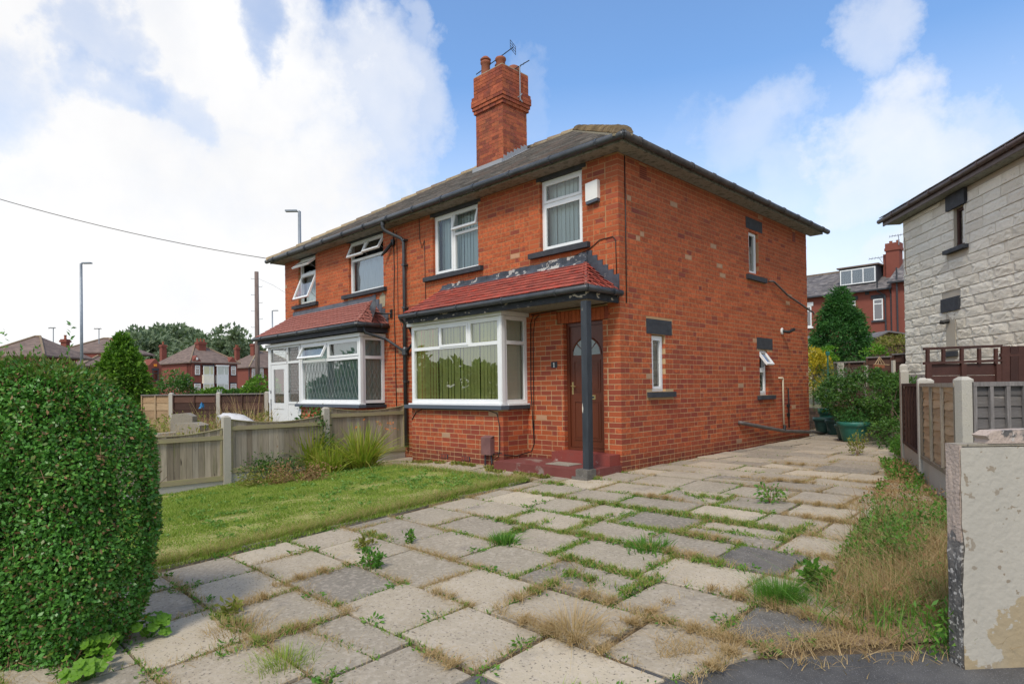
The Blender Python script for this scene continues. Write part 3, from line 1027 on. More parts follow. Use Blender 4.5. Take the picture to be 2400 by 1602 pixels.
def brick_wall(fr, u0, u1, z0, z1, holes=(), inset=0.10, zb=0.0, cb=None, hdr0=None):
    """courses of bricks over [u0,u1]x[z0,z1]; holes (a,b,c,d) stay open"""
    k0 = int(math.floor((z0 - zb) / CH + 1e-6))
    k1 = int(math.ceil((z1 - zb) / CH - 1e-6))
    for k in range(k0, k1):
        za, zt = zb + k * CH + 0.0055, zb + (k + 1) * CH - 0.0065
        za, zt = max(za, z0), min(zt, z1)
        if zt - za < 0.02:
            continue
        zm = (za + zt) / 2
        hs_ = sorted([(h[0], h[1]) for h in holes if h[2] < zm < h[3]])
        spans, a = [], u0
        for h in hs_:
            if h[0] > a:
                spans.append((a, min(h[0], u1)))
            a = max(a, h[1])
        if a < u1:
            spans.append((a, u1))
        header_row = (k % 6 == 2)
        allh = (k == 1 and hdr0)
        for (a, b) in spans:
            if b - a < 0.03:
                continue
            u = a if abs(a - u0) > 1e-6 else a
            ph = (k * 0.1143 * (1 if header_row is False else 0.5)) % 0.2286
            # phase so that perpends line up across openings
            cur = math.floor((a - u0 + ph) / 0.2286) * 0.2286 + u0 - ph
            j = 0
            while cur < b:
                if allh:
                    ln = 0.1143
                elif header_row:
                    ln = 0.2286 if j % 2 == 0 else 0.1143
                else:
                    ln = 0.2286
                    if random.random() < 0.10:
                        ln = 0.1143
                j += 1
                p, q = max(cur + 0.0055, a), min(cur + ln - 0.0055, b)
                if q - p > 0.025:
                    pr_ = 0.0022 + random.uniform(-0.0008, 0.0014)
                    BR.append((fr, p, q, -inset, pr_, za + random.uniform(-.0008, .0008), zt + random.uniform(-.0008, .0008)))
                cur += ln


def mortar_wall(mb, fr, u0, u1, z0, z1, holes=(), th=0.11):
    us = sorted(set([u0, u1] + [max(u0, min(u1, h[0] - 0.004)) for h in holes] + [max(u0, min(u1, h[1] + 0.004)) for h in holes]))
    zs = sorted(set([z0, z1] + [max(z0, min(z1, h[2] - 0.004)) for h in holes] + [max(z0, min(z1, h[3] + 0.004)) for h in holes]))
    for i in range(len(us) - 1):
        um = (us[i] + us[i + 1]) / 2
        j = 0
        while j < len(zs) - 1:
            zm = (zs[j] + zs[j + 1]) / 2
            if any(h[0] - 0.004 < um < h[1] + 0.004 and h[2] - 0.004 < zm < h[3] + 0.004 for h in holes):
                j += 1
                continue
            e = j
            while e + 1 < len(zs) - 1 and not any(h[0] - 0.004 < um < h[1] + 0.004 and h[2] - 0.004 < (zs[e + 1] + zs[e + 2]) / 2 < h[3] + 0.004 for h in holes):
                e += 1
            fbox(mb, fr, us[i], us[i + 1], -th, 0, zs[j], zs[e + 1])
            j = e + 1


FRONT = Fr((LX, 0, 0), X_, -Y_)        # u = x - LX
SIDE = Fr((0, 0, 0), Y_, X_)           # u = y
BAYR = Fr((-4.44, -0.6, 0), X_, -Y_)
BAYRs = Fr((-1.92, -0.6, 0), Y_, X_)
BAYL = Fr((-9.02, -0.6, 0), X_, -Y_)
BAYLs = Fr((-6.26, -0.6, 0), Y_, X_)


def fh(x0, x1, z0, z1):
    return (x0 - LX, x1 - LX, z0, z1)


WA, WB, WC, WD = (-1.58, -0.68, 3.55, 4.75), (-4.50, -3.14, 3.55, 4.75), (-7.73, -6.27, 3.56, 4.79), (-10.30, -9.36, 3.58, 4.80)
front_holes = [fh(*WA), fh(*WB), fh(*WC), fh(*WD), fh(-4.40, -1.96, -0.1, 2.60), fh(-10.85, -6.30, -0.1, 2.60), fh(-1.11, -0.32, 0.27, 2.33)]
# openings run up to the soffit behind dark lintels
front_cut = front_holes + [fh(-1.66, -0.60, 4.75, 4.83), fh(-4.58, -3.06, 4.75, 4.83), fh(-7.82, -6.18, 4.79, 4.83), fh(-10.42, -9.26, 4.80, 4.83), fh(-1.25, -0.19, 2.33, 2.53)]
side_holes = [(0.85, 1.25, 1.215, 2.12), (4.46, 4.90, 3.52, 4.42), (4.87, 5.27, 1.09, 2.02)]
side_cut = side_holes + [(0.70, 1.46, 2.13, 2.37), (0.70, 1.49, 1.115, 1.21), (4.33, 5.10, 4.43, 4.66), (4.31, 5.20, 3.40, 3.51), (4.75, 5.52, 2.03, 2.27), (4.74, 5.53, 0.99, 1.08),
                         (0.57, 0.79, 4.55, 4.77), (6.70, 6.90, 4.52, 4.76)]
mw = MB()
mortar_wall(mw, FRONT, 0.0, -LX, -0.25, ZS, front_cut[:7] + [fh(-1.25, -0.19, 2.33, 2.53)])
mortar_wall(mw, SIDE, 0.1105, DY, -0.15, ZS, side_holes)
mortar_wall(mw, BAYR, 0.0, 2.52, -0.25, 0.95)
mortar_wall(mw, BAYRs, 0.1105, 0.599, -0.25, 0.95)
mortar_wall(mw, BAYL, 0.0, 2.76, -0.25, 0.93)
mortar_wall(mw, BAYLs, 0.1105, 0.599, -0.25, 0.93)
mw.box(LX, LX + 0.11, 0.111, DY, -0.3, ZS - .001)
mw.box(LX + 0.111, -0.112, DY - 0.11, DY - 0.002, -0.3, ZS - .001)
mw.box(-4.44, -4.33, -0.489, -0.001, -0.25, 0.949)
mw.box(-9.02, -8.91, -0.489, -0.001, -0.25, 0.929)
wall = mw.obj('wall', M['mortar'], house)
# the courses; main corner quoins are single bricks turned round the corner
ZB = 0.012 - CH
brick_wall(FRONT, 0.0, -LX - 0.2286, -0.25, ZS - 0.003, front_cut, zb=ZB)
brick_wall(SIDE, 0.2286, DY, -0.12, ZS - 0.003, side_cut, zb=ZB, hdr0=True)
brick_wall(BAYR, 0.0, 2.52 - 0.115, -0.25, 0.945, zb=ZB)
brick_wall(BAYRs, 0.1143, 0.6, -0.25, 0.945, zb=ZB)
brick_wall(BAYL, 0.0, 2.76 - 0.115, -0.25, 0.925, zb=ZB)
brick_wall(BAYLs, 0.1143, 0.6, -0.25, 0.925, zb=ZB)
QU = Fr((0, 0, 0), X_, -Y_)
k = -2
while True:
    za, zt = ZB + k * CH + 0.0055, ZB + (k + 1) * CH - 0.0065
    if za > ZS - 0.05:
        break
    zt = min(zt, ZS - 0.003)
    e = 0.0025
    if k % 2:
        BR.append((QU, -0.2241, e, -0.110, e, za, zt))      # stretcher on the front, header on the side
        BR.append((SIDE, 0.1143 + 0.0045, 0.2241, -0.1, e, za, zt))
    else:
        BR.append((QU, -0.1098, e, -0.2241, e, za, zt))
        BR.append((QU, -0.2241, -0.1143 - 0.0045, -0.1, e, za, zt))
    k += 1
for (cx, cyy, z1) in ((-1.92, -0.6, 0.945), (-6.26, -0.6, 0.925)):
    q = Fr((cx, cyy, 0), X_, -Y_)
    k = -3
    while ZB + (k + 1) * CH - 0.0045 < z1 + 0.03:
        za, zt = ZB + k * CH + 0.0035, min(z1, ZB + (k + 1) * CH - 0.0045)
        BR.append((q, -0.110, 0.0035, -0.110, 0.0035, za, zt))
        k += 1
# soldier arch over the door
n_s = 13
for i in range(n_s):
    u0_ = -1.235 + i * (1.03 / n_s)
    BR.append((Fr((0, 0, 0), X_, -Y_), u0_ + 0.004, u0_ + 1.03 / n_s - 0.004, -0.1, 0.004, 2.335 - 0.0, 2.525))

# largest in the photograph: single parts; the rest one joined part
cw = np.array(CAM)


def bscore(b):
    fr, u0, u1, n0, n1, z0, z1 = b
    c = fr.p((u0 + u1) / 2, n1, (z0 + z1) / 2)
    d = CAM - c
    ds = d.length
    return (u1 - u0) * (z1 - z0) * abs(d.dot(fr.n)) / ds ** 3 if not (fr.n.x < -0.5) else 0


BR.sort(key=bscore, reverse=True)
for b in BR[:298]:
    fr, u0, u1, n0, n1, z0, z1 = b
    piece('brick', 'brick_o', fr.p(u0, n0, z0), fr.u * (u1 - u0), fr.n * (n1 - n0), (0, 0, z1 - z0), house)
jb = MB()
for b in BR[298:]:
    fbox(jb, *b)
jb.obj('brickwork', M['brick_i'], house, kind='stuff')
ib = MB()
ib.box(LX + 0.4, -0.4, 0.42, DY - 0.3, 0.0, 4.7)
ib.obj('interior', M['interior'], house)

# lintels and sills
def part_box(name, m, *a, parent=house, mi=0, label=None):
    mb = MB()
    mb.box(*a)
    return mb.obj(name, M[m], parent, label=label)


for (x0, x1, z) in ((-1.66, -0.60, 4.751), (-4.58, -3.06, 4.751), (-7.82, -6.18, 4.791), (-10.42, -9.26, 4.801)):
    part_box('lintel', 'dark', x0, x1, -0.006, 0.1, z, 4.829)
for (x0, x1, z) in ((-1.80, -0.53, 3.47), (-4.74, -3.00, 3.47), (-7.96, -6.14, 3.475), (-10.56, -9.22, 3.49)):
    part_box('window_sill', 'dark', x0, x1, -0.085, -0.0005, z, z + 0.085)
    part_box('window_sill', 'dark', x0 + 0.24, x1 - 0.16, 0.0, 0.1, z + 0.06, z + 0.085)
for (y0, y1, z0, z1) in ((0.70, 1.46, 2.13, 2.37), (4.33, 5.10, 4.43, 4.66), (4.75, 5.52, 2.03, 2.27)):
    part_box('lintel', 'dark', -0.1, 0.010, y0 + 0.003, y1 - 0.003, z0 + 0.002, z1 - 0.002)
for (y0, y1, z0, z1) in ((0.70, 1.49, 1.115, 1.205), (4.31, 5.20, 3.405, 3.505), (4.74, 5.53, 0.995, 1.08)):
    part_box('window_sill', 'dark', -0.09, 0.06, y0 + 0.003, y1 - 0.003, z0 + 0.002, z1 - 0.002)


# ---- windows
def window(fr, u0, u1, z0, z1, lights, n=-0.06, frame=0.055, blind=None, m='pvc', label=None, bars=(), glass='glass', depth=0.07, lead=None, blindstep=0.088, back=0.16, parent=house, blindz=None):
    """lights: (u0,u1,z0,z1,kind,deg) kind in fixed/sash/top (top-hung open by deg)"""
    mb = MB()
    W = lambda a, b, c, d, n0, n1: fbox(mb, fr, a, b, n0, n1, c, d)
    f = frame
    W(u0, u0 + f, z0, z1, n - depth, n)
    W(u1 - f, u1, z0, z1, n - depth, n)
    W(u0 + f, u1 - f, z0, z0 + f, n - depth, n)
    W(u0 + f, u1 - f, z1 - f, z1, n - depth, n)
    for (a, b, c, d) in bars:
        W(a, b, c, d, n - depth, n - 0.001)
    wo_ = mb.obj('window', M[m], parent, label=label)
    for lt in lights:
        a, b, c, d, kind = lt[:5]
        deg = lt[5] if len(lt) > 5 else 0
        s = 0.045
        if kind == 'fixed':
            gb = MB()
            gb.add([fr.p(a, n - 0.030, c), fr.p(b, n - 0.030, c), fr.p(b, n - 0.030, d), fr.p(a, n - 0.030, d)], [(0, 1, 2, 3)])
            gb.obj('pane', M[glass], wo_)
            if lead:
                lead_net(fr, a, b, c, d, n - 0.0285, lead, wo_)
        else:
            # ring, rotated about the top edge when open
            ang = rad(deg)
            top = fr.p(a, n + 0.012, d)
            dn = Vector((0, 0, -1)) * cos(ang) + fr.n * sin(ang)
            ou = fr.n * cos(ang) + Vector((0, 0, 1)) * sin(ang)
            H_, W_ = d - c, b - a
            sb = MB()
            th = 0.045
            sb.obox(top - ou * th, fr.u * W_, dn * s, ou * th)
            sb.obox(top + dn * (H_ - s) - ou * th, fr.u * W_, dn * s, ou * th)
            sb.obox(top + dn * s - ou * th, fr.u * s, dn * (H_ - 2 * s), ou * th)
            sb.obox(top + dn * s + fr.u * (W_ - s) - ou * th, fr.u * s, dn * (H_ - 2 * s), ou * th)
            sb.obj('sash', M[m], wo_)
            gb = MB()
            q0, q1, q2 = top + dn * s + fr.u * s - ou * 0.025, fr.u * (W_ - 2 * s), dn * (H_ - 2 * s)
            gb.add([q0, q0 + q2, q0 + q2 + q1, q0 + q1], [(0, 1, 2, 3)])
            gb.obj('pane', M[glass], wo_)
            if deg > 3:
                st = MB()
                st.tube([fr.p(b - 0.03, n - 0.02, c + 0.03), top + dn * (H_ * 0.75) + fr.u * (W_ - 0.03) - ou * th], 0.006, 5)
                st.obj('stay', M['metal'], wo_)
    if blind:
        kind, bm = blind
        zb0, zb1 = blindz or (z0 + 0.03, z1 - 0.02)
        if kind == 'slats':
            u = u0 + 0.02
            while u < u1 - 0.03:
                t = random.gauss(0, 0.06)
                an = rad(10) + t
                piece('blind_slat', bm, fr.p(u, n - back, zb0), (fr.u * cos(an) + fr.n * sin(an)) * (blindstep * 1.1), (fr.u * -sin(an) + fr.n * cos(an)) * 0.002, (random.gauss(0, .003), random.gauss(0, .003), zb1 - zb0), wo_)
                u += blindstep
        else:
            k_ = int((u1 - u0) / 0.02)
            vs_, fs_ = [], []
            for i in range(k_ + 1):
                u = u0 + 0.01 + (u1 - u0 - 0.02) * i / k_
                wv = 0.012 * sin(i * 0.75 + 0.8 * sin(i * 0.31)) + 0.010 * sin(i * 0.23)
                vs_ += [fr.p(u, n - back + wv, zb0), fr.p(u, n - back + wv * 0.6, zb1)]
            for i in range(k_):
                fs_.append((2 * i, 2 * i + 2, 2 * i + 3, 2 * i + 1))
            cb_ = MB()
            cb_.add(vs_, fs_)
            cb_.obj('curtain', M[bm], wo_, smooth=True)
    return wo_


def lead_net(fr, a, b, c, d, n, step, parent):
    mb = MB()
    sx, sz = step
    t = 0.0022
    for sg in (1, -1):
        k = -int((b - a) / sx) - 40
        while k < 80:
            # line u = a + k*sx + sg*(z-c)*sx/sz
            pts = []
            for z in (c, d):
                pts.append((a + k * sx + sg * (z - c) * sx / sz, z))
            (ua, za), (ub, zb_) = pts
            # clip to [a,b]
            if ua > ub:
                (ua, za), (ub, zb_) = (ub, zb_), (ua, za)
            if ub > a and ua < b and ub - ua > 1e-6:
                m_ = (zb_ - za) / (ub - ua)
                p0u, p1u = max(ua, a), min(ub, b)
                p0z, p1z = za + (p0u - ua) * m_, za + (p1u - ua) * m_
                P0, P1 = fr.p(p0u, n, p0z), fr.p(p1u, n, p1z)
                dd = (P1 - P0)
                if dd.length > 0.01:
                    pp = dd.cross(fr.n).normalized() * t
                    mb.obox(P0 - pp, dd, pp * 2, fr.n * 0.004)
            k += 1
    mb.obj('leading', M['lead'], parent)


U = lambda x: x - LX
# window A (upper, nearest the corner): toplight + big light
window(FRONT, U(-1.58), U(-0.68), 3.56, 4.75, [(U(-1.53), U(-0.73), 4.37, 4.70, 'sash', 0), (U(-1.53), U(-0.73), 3.60, 4.33, 'sash', 0)], bars=[(U(-1.53), U(-0.73), 4.33, 4.37)], blind=('slats', 'blindw'),
       label='tall white bedroom window with toplight nearest the corner')
# window B: side casement, open toplight, fixed light
window(FRONT, U(-4.50), U(-3.14), 3.56, 4.75, [(U(-4.45), U(-3.93), 3.60, 4.70, 'sash', 0), (U(-3.89), U(-3.17), 4.36, 4.72, 'top', 14), (U(-3.86), U(-3.19), 3.60, 4.28, 'fixed')],
       bars=[(U(-3.93), U(-3.87), 3.61, 4.70), (U(-3.87), U(-3.19), 4.28, 4.33)], blind=('slats', 'blindw'), label='white bedroom window with one toplight ajar above the red canopy')
# window C: two open toplights over one wide light
window(FRONT, U(-7.73), U(-6.27), 3.57, 4.79, [(U(-7.70), U(-7.02), 4.40, 4.76, 'top', 24), (U(-6.98), U(-6.30), 4.40, 4.76, 'top', 30), (U(-7.66), U(-6.33), 3.62, 4.33, 'fixed')],
       bars=[(U(-7.68), U(-6.32), 4.33, 4.39)], blind=('curtain', 'curtain'), glass='glass2', label='white bedroom window with two open toplights beside the downpipe', blindz=(3.6, 4.36))
# window D: both lights open
window(FRONT, U(-10.30), U(-9.36), 3.60, 4.80, [(U(-10.27), U(-9.40), 4.42, 4.76, 'top', 52), (U(-10.24), U(-9.42), 3.66, 4.36, 'top', 22)], bars=[(U(-10.26), U(-9.40), 4.36, 4.41)],
       blind=('curtain', 'curtain'), glass='glass2', label='white end bedroom window with both lights propped open', blindz=(3.64, 4.5))

# right bay window
b0 = -4.44
window(BAYR, 0.0, 2.47, 1.04, 2.50, [(0.09, 0.85, 2.10, 2.43, 'fixed'), (0.87, 1.66, 2.06, 2.45, 'sash', 0), (1.72, 2.41, 2.10, 2.43, 'fixed'), (0.09, 2.41, 1.12, 2.03, 'fixed')], n=-0.01, frame=0.075,
       bars=[(0.08, 2.42, 2.03, 2.09), (0.84, 0.885, 2.09, 2.45), (1.655, 1.72, 2.09, 2.45)], blind=('slats', 'blindg'), glass='glass2', back=0.10, label='wide white bay window with vertical blinds, an olive reflection painted into their colour')
window(BAYRs, 0.05, 0.595, 1.04, 2.50, [(0.11, 0.53, 2.10, 2.43, 'fixed'), (0.11, 0.53, 1.12, 2.03, 'fixed')], n=-0.01, frame=0.065, bars=[(0.10, 0.54, 2.03, 2.09)], blind=('slats', 'blindc'), back=0.10)
mb = MB()
mb.box(-1.97, -1.905, -0.625, -0.555, 1.04, 2.50)
mb.box(-1.955, -1.92, -0.632, -0.626, 1.04, 2.50)
mb.box(-4.50, -1.87, -0.66, -0.50, 2.505, 2.57)
mb.box(-1.955, -1.87, -0.49, 0.0, 2.505, 2.57)
mb.box(-4.47, -1.89, -0.66, -0.51, 1.012, 1.038)
mb.box(-1.93, -1.87, -0.505, 0.0, 1.012, 1.038)
mb.obj('corner_post', M['pvc'], house)
part_box('bay_sill', 'sillblue', -4.56, -1.86, -0.70, -0.52, 0.945, 1.010)
part_box('bay_sill', 'dark', -1.93, -1.86, -0.518, -0.004, 0.945, 1.010)
# left bay window
window(BAYL, 0.0, 2.70, 1.02, 2.45, [(0.10, 1.28, 2.05, 2.40, 'top', 26), (1.36, 2.66, 2.05, 2.40, 'sash', 0), (0.14, 2.62, 1.13, 1.98, 'fixed')], n=-0.01, frame=0.075,
       bars=[(0.09, 2.63, 1.98, 2.045), (1.28, 1.36, 2.04, 2.40)], blind=('curtain', 'teal'), glass='glass2', back=0.12, label='left bay window with one toplight propped open', lead=(0.15, 0.36))
window(BAYLs, 0.05, 0.595, 1.02, 2.45, [(0.11, 0.53, 2.05, 2.38, 'fixed'), (0.11, 0.53, 1.10, 1.98, 'fixed')], n=-0.01, frame=0.065, bars=[(0.10, 0.54, 1.98, 2.045)], blind=('curtain', 'teal'), back=0.10, lead=(0.10, 0.20))
mb = MB()
mb.box(-6.31, -6.245, -0.625, -0.555, 1.02, 2.45)
mb.box(-10.92, -6.22, -0.655, -0.50, 2.455, 2.53)
mb.box(-6.30, -6.22, -0.49, 0.0, 2.455, 2.53)
mb.box(-9.04, -6.23, -0.66, -0.51, 0.992, 1.018)
mb.obj('corner_post', M['pvc'], house)
part_box('bay_sill', 'sillblue', -9.14, -6.20, -0.70, -0.52, 0.925, 0.990)
part_box('bay_sill', 'dark', -6.27, -6.20, -0.518, -0.004, 0.925, 0.990)

# side windows
window(SIDE, 0.86, 1.24, 1.215, 2.11, [(0.90, 1.20, 1.25, 2.08, 'sash', 0)], n=-0.05, frame=0.045, blind=('curtain', 'teal'), glass='glass2', back=0.10)
window(SIDE, 4.47, 4.89, 3.52, 4.41, [(4.51, 4.85, 3.56, 4.37, 'sash', 0)], n=-0.05, frame=0.045, blind=('curtain', 'teal'), glass='glass2', back=0.12)
window(SIDE, 4.88, 5.26, 1.09, 2.02, [(4.90, 5.24, 1.66, 2.0, 'top', 36), (4.92, 5.22, 1.13, 1.60, 'sash', 0)], n=-0.05, frame=0.045, bars=[(4.92, 5.22, 1.60, 1.65)], blind=('curtain', 'teal'), glass='glass2', back=0.12, blindz=(1.1, 1.6),
       label='small ground floor side window with its toplight propped open')

# ---- front door
DR = Fr((-1.11, 0.08, 0), X_, -Y_)
W_ = 0.79
dm = MB()
fbox(dm, DR, 0, 0.055, -0.06, 0.0, 0.29, 2.33)
fbox(dm, DR, W_ - 0.055, W_, -0.06, 0.0, 0.29, 2.33)
fbox(dm, DR, 0.055, W_ - 0.055, -0.06, 0.0, 2.275, 2.33)
fbox(dm, DR, 0.055, W_ - 0.055, -0.06, 0.02, 0.29, 0.33)
door = dm.obj('front_door', M['doorwood'], house, label='dark red-brown panelled front door with fanlight')
dl_ = MB()
fbox(dl_, DR, 0.06, W_ - 0.06, -0.07, -0.02, 0.335, 2.27)
for (a, b, c, d) in ((0.13, 0.36, 1.22, 1.72), (0.43, 0.66, 1.22, 1.72), (0.13, 0.36, 0.45, 1.08), (0.43, 0.66, 0.45, 1.08)):
    # raised panel: rim + field
    fbox(dl_, DR, a, b, -0.02, -0.010, c, c + 0.02)
    fbox(dl_, DR, a, b, -0.02, -0.010, d - 0.02, d)
    fbox(dl_, DR, a, a + 0.02, -0.02, -0.010, c + 0.02, d - 0.02)
    fbox(dl_, DR, b - 0.02, b, -0.02, -0.010, c + 0.02, d - 0.02)
    fbox(dl_, DR, a + 0.045, b - 0.045, -0.02, -0.012, c + 0.045, d - 0.045)
dl_.obj('door_leaf', M['doorwood'], door)
fc = (0.395, 1.80)
for i in range(4):
    a0, a1 = pi * (i + 0.06) / 4, pi * (i + 0.94) / 4
    pts = [DR.p(fc[0] + 0.06 * cos(a), -0.019, fc[1] + 0.06 * sin(a)) for a in np.linspace(a0, a1, 3)] + [DR.p(fc[0] + 0.27 * cos(a), -0.019, fc[1] + 0.27 * sin(a)) for a in np.linspace(a1, a0, 6)]
    mb = MB()
    mb.prism(pts, DR.n * 0.006)
    mb.obj('fanlight_pane', M['frost'], door)
mb = MB()
mb.tube([DR.p(fc[0] + 0.285 * cos(a), -0.014, fc[1] + 0.285 * sin(a)) for a in np.linspace(0, pi, 16)], 0.012, 6)
mb.obj('arch_moulding', M['doorwood'], door)
mb = MB()
fbox(mb, DR, 0.09, 0.12, -0.02, -0.012, 1.18, 1.38)
mb.tube([DR.p(0.105, -0.012, 1.32), DR.p(0.105, 0.03, 1.32), DR.p(0.20, 0.035, 1.31)], 0.009, 7)
mb.obj('door_handle', M['brass'], door)
mb = MB()
fbox(mb, DR, 0.34, 0.56, -0.02, -0.010, 1.10, 1.17)
mb.obj('letter_box', M['brass'], door)
mb = MB()
fbox(mb, DR, 0.36, 0.54, -0.010, -0.006, 1.12, 1.15)
mb.obj('letter_flap', M['dark'], door)
# reveal of the door: brick-coloured jambs come from the bricks themselves
# house number: two dark tiles and a white 1
nb = MB()
nb.box(-1.375, -1.245, -0.012, -0.004, 1.62, 1.72)
npl = nb.obj('number_plate', M['dark'], house)
nb = MB()
nb.box(-1.318, -1.302, -0.0145, -0.0125, 1.635, 1.705)
nb.box(-1.330, -1.318, -0.0145, -0.0125, 1.688, 1.698)
nb.box(-1.327, -1.293, -0.0145, -0.0125, 1.630, 1.6345)
nb.obj('numeral', M['white'], npl)

# porch slab, step, mat area and post
mb = MB()
mb.box(-1.90, -0.004, -0.84, -0.006, -0.12, 0.125)
mb.obj('porch_slab', M['porch'], house)
mb = MB()
mb.box(-1.16, -0.03, -0.27, -0.006, 0.127, 0.285)
mb.box(-1.11, -0.32, -0.004, 0.08, 0.2, 0.287)
mb.obj('door_step', M['redpaint'], house, label='bright red painted step under the front door')
mb = MB()
mb.box(-0.26, 0.02, -0.87, -0.66, -0.15, 0.03)
mb.box(-0.20, 0.01, -0.85, -0.65, 0.03, 0.135)
mb.obj('post_footing', M['slabdark'], house)
mb = MB()
mb.box(-0.130, -0.025, -0.77, -0.665, 0.135, 2.52)
mb.obj('porch_post', M['post'], house, label='charcoal porch post with flaking paint')
mat_ = MB()
mat_.box(-0.98, -0.52, -0.62, -0.30, 0.127, 0.137)
mat_.obj('door_mat', M['conc'], kind='thing', label='flat stone-coloured door mat on the red porch slab', cat='door mat')


# ---- canopy roofs with separate tiles
def tile_roof(eL, eR, tL, tR, gauge, tw, th=0.012, lift=0.036):
    eL, eR, tL, tR = map(Vector, (eL, eR, tL, tR))
    nrm = (eR - eL).cross(tL - eL).normalized()
    if nrm.z < 0:
        nrm = -nrm
    L_ = ((tL + tR) / 2 - (eL + eR) / 2)
    udir = (eR - eL).normalized()
    up = nrm.cross(udir).normalized()
    if up.z < 0:
        up = -up
    H_ = (tL - eL).dot(up)
    rows = int(round(H_ / gauge))
    gauge = H_ / rows
    out = []
    for r in range(rows):
        h0, h1 = r * gauge - (0.02 if r == 0 else 0), (r + 1) * gauge + 0.03
        if r == rows - 1:
            h1 = H_
        t = (r + 0.35) / rows
        a = (eL + (tL - eL) * t - eL).dot(udir)
        b = (eL + (tL - eL) * 0 + (eR - eL) + (tR - eR) * t - eL).dot(udir)
        u = a - (tw / 2 if r % 2 else 0)
        while u < b:
            p, q = max(u + 0.0015, a), min(u + tw - 0.0015, b)
            if q - p > 0.02:
                o_ = eL + udir * p + up * h0 + nrm * (lift + random.uniform(-.002, .003))
                bb = up * (h1 - h0) - nrm * (lift - 0.004)
                out.append((o_, udir * (q - p), bb, nrm * th))
            u += tw
    return out


def emit(tiles, n_single, parent, m1, m2, name='roof_tile', kind_name='roof_tiles'):
    for t in tiles[:n_single]:
        piece(name, m1, t[0], t[1], t[2], t[3], parent)
    if len(tiles) > n_single:
        mb = MB()
        for t in tiles[n_single:]:
            mb.obox(*t)
        mb.obj(kind_name, M[m2], parent, kind='stuff')


TE = 2.72
cR = tile_roof((-4.40, -0.77, TE), (-0.03, -0.77, TE), (-4.18, 0, 3.22), (-0.63, 0, 3.22), 0.115, 0.165, lift=0.048)
cRh = tile_roof((-0.03, -0.77, TE), (-0.03, 0.0, TE), (-0.63, 0.0, 3.22), (-0.63, 0.001, 3.22), 0.115, 0.165, lift=0.048)
cL = tile_roof((-11.20, -0.77, TE), (-6.12, -0.77, TE), (-10.60, 0, 3.28), (-6.72, 0, 3.28), 0.115, 0.165, lift=0.048)
cLh = tile_roof((-6.12, -0.77, TE), (-6.12, 0.0, TE), (-6.72, 0.0, 3.28), (-6.72, 0.001, 3.28), 0.115, 0.165, lift=0.048)
canR = MB()
canR.prism([(-4.40, -0.76, TE), (-0.04, -0.76, TE), (-0.63, -0.01, 3.2), (-4.18, -0.01, 3.2)], (0, 0, -0.02))
canR.prism([(-0.04, -0.76, TE), (-0.04, -0.01, TE), (-0.63, -0.01, 3.2)], (0, 0, -0.02))
canopyR = canR.obj('bay_canopy', M['soffit'], house, label='bright red tiled canopy over the right bay and porch')
emit(cR + cRh, 400, canopyR, 'redtile', 'redtile_i')
canL = MB()
canL.prism([(-11.20, -0.76, TE), (-6.14, -0.76, TE), (-6.73, -0.01, 3.26), (-10.6, -0.01, 3.26)], (0, 0, -0.02))
canL.prism([(-6.14, -0.76, TE), (-6.14, -0.01, TE), (-6.73, -0.01, 3.26)], (0, 0, -0.02))
canopyL = canL.obj('bay_canopy', M['soffit'], house, label='faded mossy tiled canopy over the left bay')
cL = sorted(cLh, key=lambda t: 0) + sorted(cL, key=lambda t: -t[0].x)
emit(cL, 290, canopyL, 'redtile_i', 'redtile_i')
for hp, tp, nn in (((-0.03, -0.77, TE), (-0.63, 0, 3.22), 8), ((-6.12, -0.77, TE), (-6.72, 0, 3.28), 8), ((-11.20, -0.77, TE), (-10.6, 0, 3.28), 8)):
    a, b = Vector(hp) + Vector((0, 0, 0.03)), Vector(tp) + Vector((0, 0, 0.03))
    mb = MB()
    for i in range(nn):
        p, q = a + (b - a) * (i / nn), a + (b - a) * ((i + 1.15) / nn)
        mb.tube([p + Vector((0, 0, 0.008)), q], [0.028, 0.018], 6)
    mb.obj('hip_tiles', M['redtile_i'], canopyR if hp[0] > -1 else canopyL)
# soffit, fascia and gutters of the canopies
mb = MB()
mb.box(-4.38, -0.02, -0.735, -0.01, 2.575, 2.60)
mb.box(-11.12, -6.13, -0.735, -0.01, 2.575, 2.60)
mb.obj('canopy_soffit', M['soffit'], house)
mb = MB()
mb.box(-4.39, -0.015, -0.765, -0.737, 2.545, 2.70)
mb.box(-0.04, -0.013, -0.736, -0.005, 2.545, 2.70)
mb.obj('canopy_fascia', M['fascia'], house, label='black canopy fascia with peeling paint')
mb = MB()
mb.box(-11.15, -6.125, -0.765, -0.737, 2.545, 2.70)
mb.box(-6.15, -6.125, -0.736, -0.005, 2.545, 2.70)
mb.obj('canopy_fascia', M['dark'], house)


def gutter(pts, r, parent, m='gutter', brk=None, name='gutter'):
    mb = MB()
    mb.tube(pts, r, 10)
    o_ = mb.obj(name, M[m], parent, smooth=True)
    if brk:
        for i in range(len(pts) - 1):
            a, b = Vector(pts[i]), Vector(pts[i + 1])
            n_ = max(1, int((b - a).length / brk))
            for k in range(n_ + 1):
                c = a + (b - a) * ((k + 0.5) / (n_ + 1))
                d = (b - a).normalized()
                m2 = MB()
                m2.tube([c - d * 0.02, c + d * 0.02], r * 1.18, 10)
                m2.obj('gutter_bracket', M[m], o_)
    return o_


